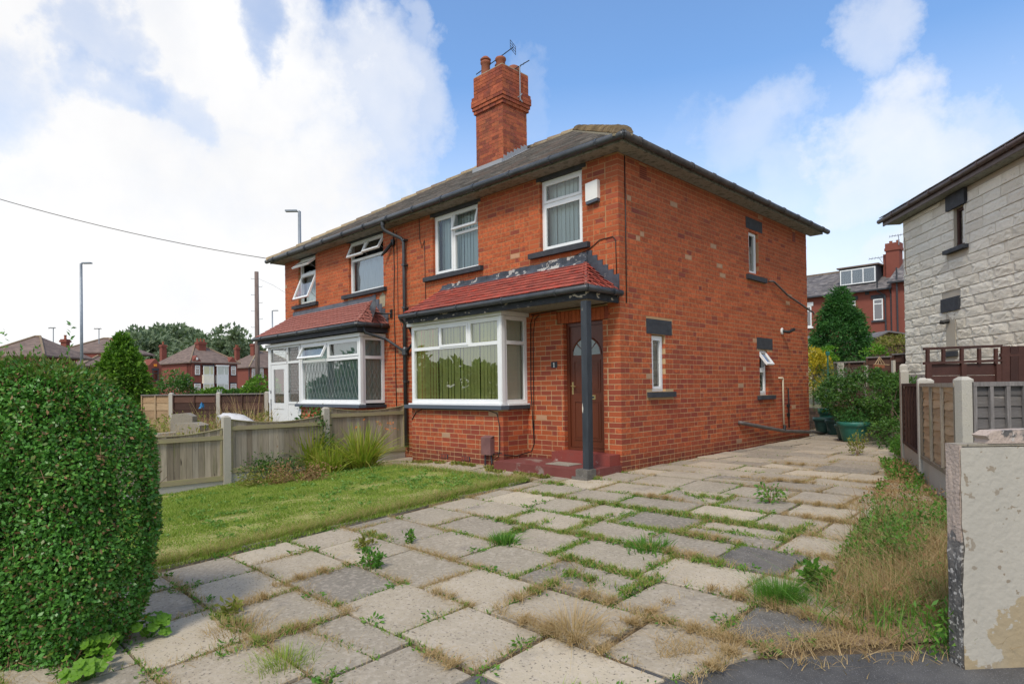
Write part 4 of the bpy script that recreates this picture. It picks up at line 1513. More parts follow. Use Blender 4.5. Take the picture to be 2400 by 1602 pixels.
gutter([(-4.50, -0.815, 2.69), (0.015, -0.815, 2.69), (0.035, -0.79, 2.69), (0.035, 0.0, 2.69)], 0.048, house, brk=1.4)
gutter([(-11.30, -0.815, 2.69), (-6.10, -0.815, 2.69), (-6.075, -0.79, 2.69), (-6.075, -0.02, 2.69)], 0.048, house, brk=1.2)
# flashings
mb = MB()
n_ = 22
for i in range(n_):
    x0 = -4.20 + i * (3.62 / n_)
    mb.box(x0, x0 + 3.62 / n_ - 0.004, -0.022 - random.uniform(0, .01), -0.005, 3.19, 3.335 + 0.06 * i / n_ + random.uniform(-.012, .012))
mb.prism([(-4.20, -0.12, 3.19), (-0.60, -0.12, 3.19), (-0.60, -0.012, 3.29), (-4.20, -0.012, 3.29)], (0, 0, 0.012))
for i in range(6):
    x0 = -0.60 + i * 0.10
    zt = 3.40 - i * 0.088
    mb.box(x0, x0 + 0.105, -0.018 - .001 * i, -0.005, zt - 0.33, zt + 0.02)
mb.obj('roof_flashing', M['bitumen'], house, label='bitumen-painted flashing with peeling white patches')
mb = MB()
mb.box(-10.62, -6.70, -0.02, -0.005, 3.24, 3.42)
mb.prism([(-10.62, -0.16, 3.19), (-6.70, -0.16, 3.19), (-6.70, -0.012, 3.30), (-10.62, -0.012, 3.30)], (0, 0, 0.014))
for i in range(5):
    x0 = -6.70 + i * 0.12
    mb.box(x0, x0 + 0.13, -0.02, -0.005, 3.10 - i * 0.11, 3.44 - i * 0.115)
mb.obj('roof_flashing', M['bitumen2'], house)

# ---- main roof
E0, RZ = 4.90, 7.36
ex0, ex1, ey0, ey1 = LX - 0.33, 0.33, -0.33, DY + 0.33
rx0, rx1, ry = ex0 + (ey1 - ey0) / 2 - 0.02, ex1 - (ey1 - ey0) / 2 + 0.02, (ey0 + ey1) / 2
rm = MB()
c0, c1, c2, c3 = (ex0, ey0, E0), (ex1, ey0, E0), (ex1, ey1, E0), (ex0, ey1, E0)
r0, r1 = (rx0, ry, RZ), (rx1, ry, RZ)
rm.add([c0, c1, c2, c3, r0, r1], [(0, 1, 5, 4), (1, 2, 5), (2, 3, 4, 5), (3, 0, 4)])
roof = rm.obj('roof', M['slate'], house)
tl = tile_roof(c0, c1, r0, r1, 0.16, 0.24, th=0.016, lift=0.02) + tile_roof(c1, c2, r1, (rx1, ry + 0.001, RZ), 0.16, 0.24, th=0.016, lift=0.02) + tile_roof(c3, c0, (rx0, ry + 0.001, RZ), r0, 0.16, 0.24, th=0.016, lift=0.02)
mb = MB()
for t in tl:
    mb.obox(*t)
mb.obj('roof_tiles', M['rooftile'], roof, kind='stuff')


def ridge_run(a, b, step, name, r=0.085, lift=0.03, m='ridge'):
    a, b = Vector(a), Vector(b)
    n_ = int((b - a).length / step)
    d = (b - a) / n_
    dn = d.normalized()
    s = Vector((0, 0, 1)).cross(dn).normalized()
    up = dn.cross(s)
    if up.z < 0:
        up = -up
    for i in range(n_):
        p = a + d * i + up * (lift + random.uniform(-.006, .006))
        mb = MB()
        prof = [(-r * 1.15, -0.055), (-r * 0.85, 0.01), (-r * 0.4, 0.04), (0, 0.05), (r * 0.4, 0.04), (r * 0.85, 0.01), (r * 1.15, -0.055)]
        vs_ = []
        for (t, sc, l) in ((0, 1.12, 0.02), (1.04, 0.95, -0.004)):
            for (x, z) in prof:
                vs_.append(p + d * t + s * x * sc + up * (z + l))
        k_ = len(prof)
        fs_ = [(j, j + 1, k_ + j + 1, k_ + j) for j in range(k_ - 1)] + [tuple(range(k_)), tuple(reversed(range(k_, 2 * k_)))]
        mb.add(vs_, fs_)
        mb.obj(name, M[m], roof)
    cb_ = MB()
    cb_.obox(a - s * r * 1.2 - up * 0.03, b - a, s * r * 2.4, up * 0.035)
    cb_.obj('mortar_bedding', M['cement'], roof)


ridge_run(c1, r1, 0.24, 'hip_tile', r=0.12, lift=0.05)
ridge_run(c0, r0, 0.42, 'hip_tile', r=0.10, lift=0.03)
ridge_run(r0, r1, 0.42, 'ridge_tile', r=0.10)
# eaves: soffit board, fascia, gutters
mb = MB()
mb.box(LX - 0.26, 0.26, -0.26, -0.0045, ZS - 0.012, ZS + 0.012)
mb.box(0.0045, 0.26, -0.002, DY + 0.26, ZS - 0.012, ZS + 0.012)
mb.box(LX - 0.26, LX - 0.0045, -0.002, DY + 0.26, ZS - 0.012, ZS + 0.012)
mb.obj('soffit', M['soffit'], house)
mb = MB()
mb.box(LX - 0.29, 0.29, -0.29, -0.262, ZS - 0.015, E0 - 0.01)
mb.box(0.262, 0.29, -0.26, DY + 0.26, ZS - 0.015, E0 - 0.01)
mb.obj('fascia', M['soffit'], house)
gutter([(LX - 0.40, -0.345, 4.885), (0.33, -0.345, 4.885), (0.355, -0.32, 4.885)], 0.056, house, brk=0.95)
gutter([(0.355, -0.33, 4.885), (0.355, DY + 0.40, 4.885)], 0.056, house, m='gutterold', brk=0.8)
# downpipe with branches
mb = MB()
mb.tube([(-5.76, -0.34, 4.85), (-5.76, -0.34, 4.72), (-5.74, -0.30, 4.66), (-5.44, -0.10, 4.48), (-5.40, -0.07, 4.40), (-5.39, -0.07, 0.1)], 0.036, 10)
dp = mb.obj('downpipe', M['gutter'], house, smooth=True)
mb = MB()
for z in (4.42, 3.9, 3.0, 2.7, 1.45):
    mb.box(-5.44, -5.34, -0.11, -0.005, z, z + 0.035)
mb.lathe([(0.05, 0), (0.07, 0.03), (0.07, 0.15), (0.05, 0.19)], (-5.39, -0.07, 2.0), 10)
mb.lathe([(0.045, 0), (0.045, 0.10)], (-5.76, -0.34, 4.76), 10)
mb.obj('pipe_collar', M['gutter'], dp)
mb = MB()
mb.tube([(-6.10, -0.62, 2.66), (-6.10, -0.6, 2.52), (-6.02, -0.12, 2.40), (-5.42, -0.07, 2.10)], 0.030, 8)
mb.tube([(-4.52, -0.80, 2.66), (-4.62, -0.5, 2.5), (-5.0, -0.10, 2.30), (-5.36, -0.07, 2.08)], 0.030, 8)
mb.obj('branch_pipe', M['gutter'], dp, smooth=True)

# ---- chimney
cb = MB()
cx0, cx1, cy0, cy1 = -6.04, -5.09, 2.60, 3.42
chm = MB()
chm.box(cx0, cx1, cy0, cy1, 6.0, 8.12)
chm.box(cx0 - 0.03, cx1 + 0.03, cy0 - 0.03, cy1 + 0.03, 8.12, 8.98)
chim = chm.obj('chimney', M['mortar'], house)


def brick_box_ring(mb, x0, x1, y0, y1, z0, courses, seed=0):
    for k in range(courses):
        za, zt = z0 + k * CH + 0.004, z0 + (k + 1) * CH - 0.005
        for (fr, ln) in ((Fr((x0, y0, 0), X_, -Y_), x1 - x0), (Fr((x1, y0, 0), Y_, X_), y1 - y0), (Fr((x1, y1, 0), -X_, Y_), x1 - x0), (Fr((x0, y1, 0), -Y_, -X_), y1 - y0)):
            u = -0.1143 if (k + seed) % 2 else 0.0
            while u < ln:
                p, q = max(u + 0.004, 0.0015), min(u + 0.2286 - 0.005, ln - 0.0015)
                if q - p > 0.03:
                    fbox(mb, fr, p, q, -0.05, 0.004 + random.uniform(-.002, .003), za, zt)
                u += 0.2286


cbk = MB()
brick_box_ring(cbk, cx0, cx1, cy0, cy1, 6.05, 25)
brick_box_ring(cbk, cx0 - 0.04, cx1 + 0.04, cy0 - 0.04, cy1 + 0.04, 8.08, 1, 1)
brick_box_ring(cbk, cx0 - 0.065, cx1 + 0.065, cy0 - 0.065, cy1 + 0.065, 8.165, 1)
brick_box_ring(cbk, cx0 - 0.085, cx1 + 0.085, cy0 - 0.085, cy1 + 0.085, 8.25, 2, 1)
brick_box_ring(cbk, cx0 - 0.075, cx1 + 0.075, cy0 - 0.075, cy1 + 0.075, 8.415, 1)
brick_box_ring(cbk, cx0 - 0.035, cx1 + 0.035, cy0 - 0.035, cy1 + 0.035, 8.50, 6)
cbk.obj('brickwork', M['chimbrick'], chim, kind='stuff')
mb = MB()
mb.prism([(cx0 - 0.03, cy0 - 0.03, 8.985), (cx1 + 0.03, cy0 - 0.03, 8.985), (cx1 + 0.03, cy1 + 0.03, 8.985), (cx0 - 0.03, cy1 + 0.03, 8.985)], (0, 0, 0.03))
mb.prism([(cx0 + 0.06, cy0 + 0.06, 9.01), (cx1 - 0.06, cy0 + 0.06, 9.01), (cx1 - 0.06, cy1 - 0.06, 9.01), (cx0 + 0.06, cy1 - 0.06, 9.01)], (0, 0, 0.05))
mb.obj('flaunching', M['cement'], chim)
for (px, py, r, h, cap) in ((-5.88, 2.80, 0.115, 0.40, 1), (-5.55, 3.0, 0.12, 0.44, 0), (-5.25, 3.15, 0.14, 0.20, 2), (-5.80, 3.22, 0.115, 0.38, 1), (-5.45, 3.28, 0.10, 0.2, 2)):
    prof = [(r * 1.08, 0), (r, 0.06), (r * 0.94, h * 0.8), (r * 1.12, h * 0.86), (r * 1.15, h * 0.95), (r * 1.05, h), (r * 0.8, h), (r * 0.75, h - 0.05)]
    if cap == 2:
        prof = [(r * 1.2, 0), (r * 1.25, 0.05), (r * 1.0, 0.08), (r * 1.15, 0.13), (r * 0.6, 0.18), (r * 0.2, 0.20)]
    mb = MB()
    mb.lathe(prof, (px, py, 9.03), 14)
    if cap == 1:
        mb.lathe([(r * 1.1, 0), (r * 1.2, 0.03), (r * 0.6, 0.10), (r * .1, 0.12)], (px, py, 9.03 + h + 0.02), 14)
    mb.obj('chimney_pot', M['terracotta'], chim, smooth=True)
# lead flashing at the chimney foot
mb = MB()
rs = (RZ - E0) / (ry - ey0)
for i in range(7):
    y0 = cy0 + i * (cy1 - cy0) / 7
    zz = E0 + (y0 - ey0) * rs
    mb.box(cx1 + 0.004, cx1 + 0.014, y0, y0 + 0.115, zz + 0.0, zz + 0.19 + (i % 2) * 0.02)
mb.prism([(cx1, cy0 - 0.06, E0 + (cy0 - 0.06 - ey0) * rs + 0.03), (cx1 + 0.13, cy0 - 0.06, E0 + (cy0 - .06 - ey0) * rs + 0.03), (cx1 + 0.13, cy1, E0 + (cy1 - ey0) * rs + 0.03), (cx1, cy1, E0 + (cy1 - ey0) * rs + 0.03)], (0, 0, 0.015))
mb.box(cx0 - 0.05, cx1 + 0.05, cy0 - 0.10, cy0 - 0.005, E0 + (cy0 - ey0) * rs - 0.02, E0 + (cy0 - ey0) * rs + 0.075)
mb.obj('flashing', M['leadsheet'], chim)


# aerials, strapped to the stack
def aerial(name, base, top, boom_dir, boom_len, n_el, el_len, label, refl=True, mr=0.011, up=True):
    mb = MB()
    base, top, bd = Vector(base), Vector(top), Vector(boom_dir).normalized()
    mb.tube([base, top], mr * 1.3, 6)
    a = empty(name, base, label, 'aerial')
    mb.obj('mast', M['metal'], a)
    sd_ = bd.cross(Vector((0, 0, 1))).normalized()
    p0 = top - bd * boom_len * 0.35
    m2 = MB()
    m2.tube([p0, p0 + bd * boom_len], mr, 6)
    m2.obj('boom', M['cable'], a)
    for i in range(n_el):
        q = p0 + bd * boom_len * (0.2 + 0.8 * i / max(1, n_el - 1))
        e = MB()
        ax = sd_ if not up else (sd_ * 0.5 + Vector((0, 0, 1)) * 0.85).normalized()
        e.tube([q - ax * el_len * 0.5, q + ax * el_len * 0.5], mr * 0.5, 5)
        e.obj('element', M['cable'], a)
    if refl:
        e = MB()
        q = p0
        zz = Vector((0, 0, 1))
        hw, hh = 0.17, 0.10
        for t in (-1, -0.33, 0.33, 1):
            e.tube([q + sd_ * hw * -1 + zz * hh * t, q + sd_ * hw + zz * hh * t], 0.007, 4)
        for t in (-1, 0, 1):
            e.tube([q + sd_ * hw * t - zz * hh, q + sd_ * hw * t + zz * hh], 0.008, 4)
        e.obj('reflector', M['cable'], a)
    return a


aerial('television_aerial', (-5.70, 3.0, 9.2), (-5.52, 2.95, 9.47), (-0.62, -0.25, -0.30), 1.1, 9, 0.07, 'upper aerial with square grid reflector over the chimney pots', True)
aerial('television_aerial', (-4.99, 3.10, 8.25), (-4.99, 3.10, 9.10), (-0.55, -0.35, -0.30), 0.75, 8, 0.10, 'lower aerial on a mast strapped to the right side of the chimney', False)
mb = MB()
mb.tube([(-5.08, 3.0, 8.30), (-4.94, 3.05, 8.34), (-4.95, 3.12, 8.42), (-5.05, 3.15, 8.36), (-4.92, 3.1, 8.2)], 0.014, 5)
mb.obj('mast_strap', M['metal'], chim)

# ---- things fixed to the walls (parts of the house)
# left porch: old white timber front with door, sidelight and leaded lights
def bars(fr, lst, n0, n1, name, m, parent, **kw):
    mb = MB()
    for (a, b, c, d) in lst:
        fbox(mb, fr, a, b, n0, n1, c, d)
    return mb.obj(name, M[m], parent, **kw)


PF = Fr((-10.86, -0.6, 0), X_, -Y_)
pz = g(-10, -0.6)
por = bars(PF, [(0, 0.10, pz, 2.45), (0.10, 0.15, pz, 2.45), (1.07, 1.15, pz, 2.45), (1.74, 1.835, pz, 2.45), (0.15, 1.07, 2.0, 2.06), (1.15, 1.74, 2.0, 2.06), (0.15, 1.07, 2.40, 2.45), (1.15, 1.74, 2.40, 2.45),
                (1.15, 1.74, 0.98, 1.04)], -0.06, 0.0, 'porch_front', 'oldwhite', house, label='old white timber porch front with peeling door at the far left')
bars(PF, [(1.15, 1.74, pz, 0.975)], -0.05, -0.015, 'panel', 'oldwhite', por)
bars(PF, [(0.16, 0.30, pz, 1.99), (0.90, 1.06, pz, 1.99), (0.30, 0.90, 1.87, 1.99), (0.30, 0.90, 0.85, 1.0), (0.30, 0.90, pz, pz + 0.2)], -0.05, -0.008, 'door', 'oldwhite', por)
bars(PF, [(0.30, 0.90, pz + 0.2, 0.85)], -0.045, -0.02, 'door_panel', 'oldwhite', por)
for (a, b, c, d) in ((0.15, 1.07, 2.06, 2.40), (1.15, 1.74, 2.06, 2.40), (1.15, 1.74, 1.04, 2.0), (0.30, 0.90, 1.0, 1.87)):
    mb = MB()
    mb.add([PF.p(a, -0.03, c), PF.p(b, -0.03, c), PF.p(b, -0.03, d), PF.p(a, -0.03, d)], [(0, 1, 2, 3)])
    mb.obj('pane', M['glass2'], por)
    if c != 1.0:
        lead_net(PF, a, b, c, d, -0.028, (0.075, 0.15), por)
bars(Fr((-10.86, 0, 0), -Y_, -X_), [(0, 0.6, pz, 1.0), (0, 0.6, 2.40, 2.45), (0, 0.05, 1.0, 2.4)], -0.04, 0.0, 'porch_side', 'oldwhite', house)
bars(PF, [(0.02, 0.045, 1.30, 1.36), (0.12, 0.16, 1.25, 1.33), (0.13, 0.155, 0.5, 1.1)], -0.001, 0.004, 'porch_hinge', 'dark', por)
bars(Fr((-10.8, -0.05, 0), X_, -Y_), [(0.0, 1.8, pz, 2.45)], -0.1, -0.05, 'porch_back', 'brick_i', house)
bars(Fr((-9.9, -0.02, 0), X_, -Y_), [(0.4, 0.62, pz, 2.3)], -0.02, 0.03, 'inner_post', 'pvc', house)

mb = MB()
mb.prism([(-0.56, -0.001, 4.17), (-0.33, -0.001, 4.19), (-0.33, -0.001, 4.47), (-0.56, -0.001, 4.45)], (0, -0.075, 0))
al = mb.obj('alarm_box', M['white'], house)
mb = MB()
mb.prism([(-0.555, -0.002, 4.125), (-0.335, -0.002, 4.145), (-0.335, -0.002, 4.189), (-0.555, -0.002, 4.169)], (0, -0.07, 0))
mb.obj('alarm_base', M['sillblue'], al)
mb = MB()
mb.box(-2.36, -2.13, -0.70, -0.606, 0.19, 0.47)
mb.prism([(-2.36, -0.70, 0.47), (-2.13, -0.70, 0.47), (-2.13, -0.606, 0.50), (-2.36, -0.606, 0.50)], (0, 0, 0.008))
mc = mb.obj('meter_cabinet', M['meter'], house)
mb = MB()
mb.tube([(-2.31, -0.65, 0.19), (-2.32, -0.65, -0.02)], 0.014, 6)
mb.tube([(-2.17, -0.65, 0.19), (-2.15, -0.65, 0.05), (-2.19, -0.66, -0.03)], 0.014, 6)
mb.obj('supply_pipe', M['dark'], mc)
for x0 in (-3.58, -2.98):
    mb = MB()
    mb.box(x0, x0 + 0.225, -0.612, -0.6045, 0.045, 0.118)
    ab = mb.obj('air_brick', M['dark'], house)
    for i in range(5):
        part_box('louvre', 'airbrick', x0 + 0.012 + i * 0.042, x0 + 0.034 + i * 0.042, -0.616, -0.6125, 0.05, 0.113, parent=ab)
for (y0, y1, z0, z1, nu, nz) in ((0.575, 0.785, 4.555, 4.765, 7, 6),):
    mb = MB()
    mb.box(0.0, 0.006, y0, y1, z0, z1)
    vb = mb.obj('vent_block', M['airbrick'], house)
    hb = MB()
    for i in range(nu):
        for j in range(nz):
            hb.box(0.0062, 0.008, y0 + 0.012 + i * 0.028, y0 + 0.028 + i * 0.028, z0 + 0.012 + j * 0.033, z0 + 0.030 + j * 0.033)
    hb.obj('vent_holes', M['black'], vb, kind='stuff')
mb = MB()
mb.box(0.0, 0.006, 6.705, 6.895, 4.525, 4.755)
vb = mb.obj('vent_block', M['airbrick'], house)
for j in range(6):
    part_box('louvre', 'dark', 0.0065, 0.010, 6.72, 6.88, 4.54 + j * 0.036, 4.553 + j * 0.036, parent=vb)


def pipe(name, pts, r, m, n=8, parent=house, **kw):
    mb = MB()
    mb.tube(pts, r, n)
    return mb.obj(name, M[m], parent, smooth=True, **kw)


pipe('wall_cable', [(0.012, 0.17, 4.80), (0.012, 0.165, 3.4), (0.012, 0.16, 2.56)], 0.008, 'cable', 5)
pipe('wall_cable', [(-1.00, -0.012, 3.36), (-0.55, -0.012, 3.44), (-0.35, -0.012, 3.55), (-0.10, -0.012, 3.56), (-0.05, -0.012, 3.5), (-0.04, -0.012, 2.95)], 0.007, 'cable', 5)
pipe('wall_cable', [(-4.93, -0.012, 4.82), (-4.92, -0.012, 4.4), (-4.85, -0.012, 4.18), (-4.78, -0.012, 4.30), (-4.76, -0.012, 4.34), (-4.75, -0.012, 3.4), (-4.74, -0.012, 2.9)], 0.006, 'cable', 5)
pipe('wall_cable', [(-5.86, -0.012, 4.75), (-5.84, -0.012, 3.9), (-5.87, -0.012, 3.2), (-5.84, -0.012, 2.4), (-5.80, -0.012, 0.0)], 0.010, 'cable', 5)
pipe('wall_cable', [(-5.74, -0.012, 4.70), (-5.72, -0.012, 3.9), (-5.72, -0.012, 2.9), (-5.55, -0.012, 2.6), (-5.54, -0.012, 0.0)], 0.006, 'cable', 5)
pipe('wall_cable', [(-1.76, -0.012, 2.52), (-1.82, -0.012, 2.4), (-1.84, -0.012, 1.3), (-1.78, -0.012, 0.35), (-1.84, -0.02, 0.22), (-1.92, -0.3, 0.16), (-1.905, -0.58, 0.2), (-2.0, -0.615, 0.24), (-2.14, -0.64, 0.20)], 0.008, 'cable', 5)
pipe('wall_cable', [(-1.62, -0.012, 2.52), (-1.72, -0.012, 2.46), (-1.77, -0.012, 2.2), (-1.78, -0.012, 0.35)], 0.007, 'cable', 5)
pipe('wall_cable', [(-4.43, -0.612, 0.72), (-4.3, -0.612, 0.86), (-4.1, -0.612, 0.93), (-2.3, -0.612, 0.935), (-2.05, -0.612, 0.88), (-1.99, -0.612, 0.65), (-2.0, -0.612, 0.30), (-2.03, -0.62, 0.16), (-2.14, -0.64, 0.10)], 0.008, 'cable', 5)
pipe('wall_cable', [(-1.8, -0.014, 2.535), (-1.3, -0.014, 2.555), (-0.3, -0.014, 2.56), (-0.02, -0.014, 2.62), (0.0, -0.04, 2.8)], 0.009, 'cable', 5)
mb = MB()
mb.tube([(-6.05, -0.10, 4.30), (-5.86, -0.05, 4.46)], 0.035, 8)
mb.tube([(-6.14, -0.14, 4.22), (-6.05, -0.10, 4.30)], [0.02, 0.035], 8)
mb.box(-5.90, -5.80, -0.06, -0.005, 4.42, 4.54)
mb.obj('security_camera', M['cable'], house)
# satellite dish
dv, df = [], []
dc, dn_ = Vector((-6.22, -0.30, 2.97)), Vector((-0.25, -0.93, 0.22)).normalized()
du = dn_.cross(Vector((0, 0, 1))).normalized()
dw = du.cross(dn_).normalized()
for i in range(5):
    for k in range(20):
        r_ = i / 4
        a = 2 * pi * k / 20
        dv.append(dc + du * cos(a) * 0.24 * r_ + dw * sin(a) * 0.29 * r_ + dn_ * (r_ * r_ * 0.05))
for i in range(4):
    for k in range(20):
        df.append((i * 20 + k, i * 20 + (k + 1) % 20, (i + 1) * 20 + (k + 1) % 20, (i + 1) * 20 + k))
mb = MB()
mb.add(dv, df)
dish = mb.obj('satellite_dish', M['potd'], house, smooth=True)
mod = dish.modifiers.new('t', 'SOLIDIFY')
mod.thickness = 0.008
mb = MB()
mb.tube([dc, (-6.10, -0.12, 2.96), (-5.96, -0.02, 2.95)], 0.018, 6)
mb.tube([dc - dw * 0.27, dc - dw * 0.20 + dn_ * 0.33], 0.010, 5)
mb.box(-6.0, -5.93, -0.03, -0.004, 2.86, 3.04)
mb.obj('dish_arm', M['cable'], dish)
dish.data.materials.clear()
dish.data.materials.append(M['gutter'])
mb = MB()
mb.prism([(-6.42, -0.004, 3.12), (-6.22, -0.004, 3.14), (-6.20, -0.004, 3.38), (-6.30, -0.004, 3.46), (-6.43, -0.004, 3.36)], (0, -0.006, 0))
mb.obj('cement_patch', M['cement'], house)
# side wall pipes and lamp
pipe('overflow_pipe', [(0.0, 5.38, 3.47), (0.07, 5.38, 3.47), (0.07, 5.50, 3.47), (0.07, 5.64, 3.43), (0.07, 6.2, 3.26), (0.07, 7.0, 3.12), (0.07, 7.60, 3.01), (0.10, 7.68, 2.99), (0.10, 7.68, 2.93)], 0.021, 'greypipe')
pipe('drain_pipe', [(0.0, 3.86, 0.58), (0.06, 3.88, 0.57), (0.07, 4.6, 0.47), (0.07, 5.9, 0.30), (0.07, 7.0, 0.22), (0.08, 7.62, 0.18), (0.10, 8.2, 0.10)], 0.036, 'greypipe')
mb = MB()
mb.tube([(0.07, 5.90, 0.30), (0.07, 5.93, 0.42)], 0.034, 8)
mb.obj('pipe_socket', M['cable'], house)
pipe('waste_pipe', [(0.0, 5.80, 1.44), (0.045, 5.84, 1.44), (0.045, 5.93, 1.44), (0.045, 5.94, 1.40), (0.05, 5.93, 0.40)], 0.019, 'creampipe')
pipe('black_pipe', [(0.0, 6.22, 1.22), (0.03, 6.26, 1.22), (0.03, 6.28, 0.9), (0.03, 6.27, 0.35)], 0.014, 'cable', 6)
for z in (0.80, 0.60):
    part_box('pipe_clip', 'cable', 0.005, 0.025, 6.22, 6.36, z, z + 0.07)
mb = MB()
mb.lathe([(0.07, 0), (0.075, 0.015), (0.05, 0.03)], (0, 0, 0), 12)
wl = mb.obj('wall_lamp', M['white'], house)
wl.matrix_basis = Matrix.Translation((0.004, 6.02, 2.46)) @ Matrix.Rotation(rad(90), 4, 'Y')
pipe('lamp_head', [(0.03, 6.02, 2.46), (0.12, 6.12, 2.44), (0.20, 6.22, 2.50)], 0.035, 'cable', 8)


# ------------------------------------------------------------------ front garden fence (left)
def concpost(name, x, y, z0, z1, label, group, w=0.10, yaw=0.0):
    mb = MB()
    U_ = Vector((cos(yaw), sin(yaw), 0))
    V_ = Vector((-sin(yaw), cos(yaw), 0))
    o_ = Vector((x, y, z0)) - U_ * w / 2 - V_ * w / 2
    mb.obox(o_, U_ * w, V_ * w, (0, 0, z1 - z0 - 0.03))
    t = Vector((x, y, z1 - 0.03))
    c = [t - U_ * w / 2 - V_ * w / 2, t + U_ * w / 2 - V_ * w / 2, t + U_ * w / 2 + V_ * w / 2, t - U_ * w / 2 + V_ * w / 2]
    q = [t + (p - t) * 0.45 + Vector((0, 0, 0.03)) for p in c]
    mb.add(c + q, [(0, 1, 5, 4), (1, 2, 6, 5), (2, 3, 7, 6), (3, 0, 4, 7), (4, 5, 6, 7)])
    return mb.obj(name, M['concpost'], None, label=label, cat='fence post', group=group)


FXL = -5.55
GP = 'concrete posts of the low front fence'
concpost('fence_post', FXL, 0.05, -0.35, 0.965, 'concrete fence post touching the brickwork of the right bay, in front of the downpipe', GP)
concpost('fence_post', FXL, -1.82, -0.40, 0.985, 'concrete fence post between the middle and right dipped panels', GP, w=0.11)
concpost('fence_post', FXL, -3.67, -0.45, 0.895, 'wide concrete fence post between the middle panel and the panel beside the hedge', GP, w=0.12)
concpost('fence_post', FXL, -5.52, -0.55, 0.80, 'concrete fence post mostly hidden by the clipped hedge', GP, w=0.12)


def dip_panel(y0, y1, ztop, label, zboard):
    p = empty('garden_fence', (FXL, (y0 + y1) / 2, zboard), label, 'fence panel', 'dipped timber fence panels')
    n_ = int(round((y1 - y0) / 0.098))
    st = (y1 - y0) / n_

    def top(y):
        t = (y - y0) / (y1 - y0) * 2 - 1
        return ztop - 0.085 * (1 - t * t)
    for i in range(n_):
        a, b = y0 + i * st + 0.002, y0 + (i + 1) * st - 0.002
        dx = random.uniform(-.002, .002)
        x0, x1 = FXL - 0.012 + dx, FXL + 0.003 + dx
        mb = MB()
        mb.prism([(x0, a, zboard + 0.0), (x0, b, zboard), (x0, b, top(b)), (x0, a, top(a))], (x1 - x0, 0, 0))
        mb.obj('board', M['fencegrey'], p)
    mb = MB()
    mb.box(FXL + 0.007, FXL + 0.035, y0, y1, ztop - 0.185, ztop - 0.115)
    mb.obj('rail', M['rail'], p)
    mb = MB()
    mb.box(FXL + 0.007, FXL + 0.035, y0, y1, zboard, zboard + 0.085)
    mb.obj('rail', M['rail'], p)
    mb = MB()
    m_ = 14
    for i in range(m_):
        a, b = y0 + (y1 - y0) * i / m_, y0 + (y1 - y0) * (i + 1) / m_
        mb.prism([(FXL - 0.02, a, top(a)), (FXL + 0.025, a, top(a)), (FXL + 0.025, b, top(b)), (FXL - 0.02, b, top(b))], (0, 0, 0.014))
    mb.obj('capping', M['rail'], p)
    gbm = MB()
    gbm.box(FXL - 0.02, FXL + 0.02, y0, y1, zboard - 0.30, zboard - 0.006)
    gbm.obj('gravel_board', M['concpost'], p)
    for y in (y0 + 0.012, y1 - 0.045):
        mb = MB()
        mb.box(FXL + 0.006, FXL + 0.03, y, y + 0.033, zboard + 0.09, ztop - 0.19)
        mb.obj('end_batten', M['rail'], p)
        mb = MB()
        mb.box(FXL + 0.006, FXL + 0.03, y, y + 0.033, ztop - 0.11, ztop - 0.02)
        mb.obj('end_batten', M['rail'], p)
    return p


dip_panel(-1.76, 0.0, 0.965, 'grey timber fence panel with dipped top next to the right bay', 0.015)
dip_panel(-3.61, -1.88, 0.825, 'grey dipped fence panel with mossy rail behind the spiky clump', -0.09)
dip_panel(-5.46, -3.73, 0.675, 'grey dipped fence panel half hidden by the clipped hedge', -0.20)


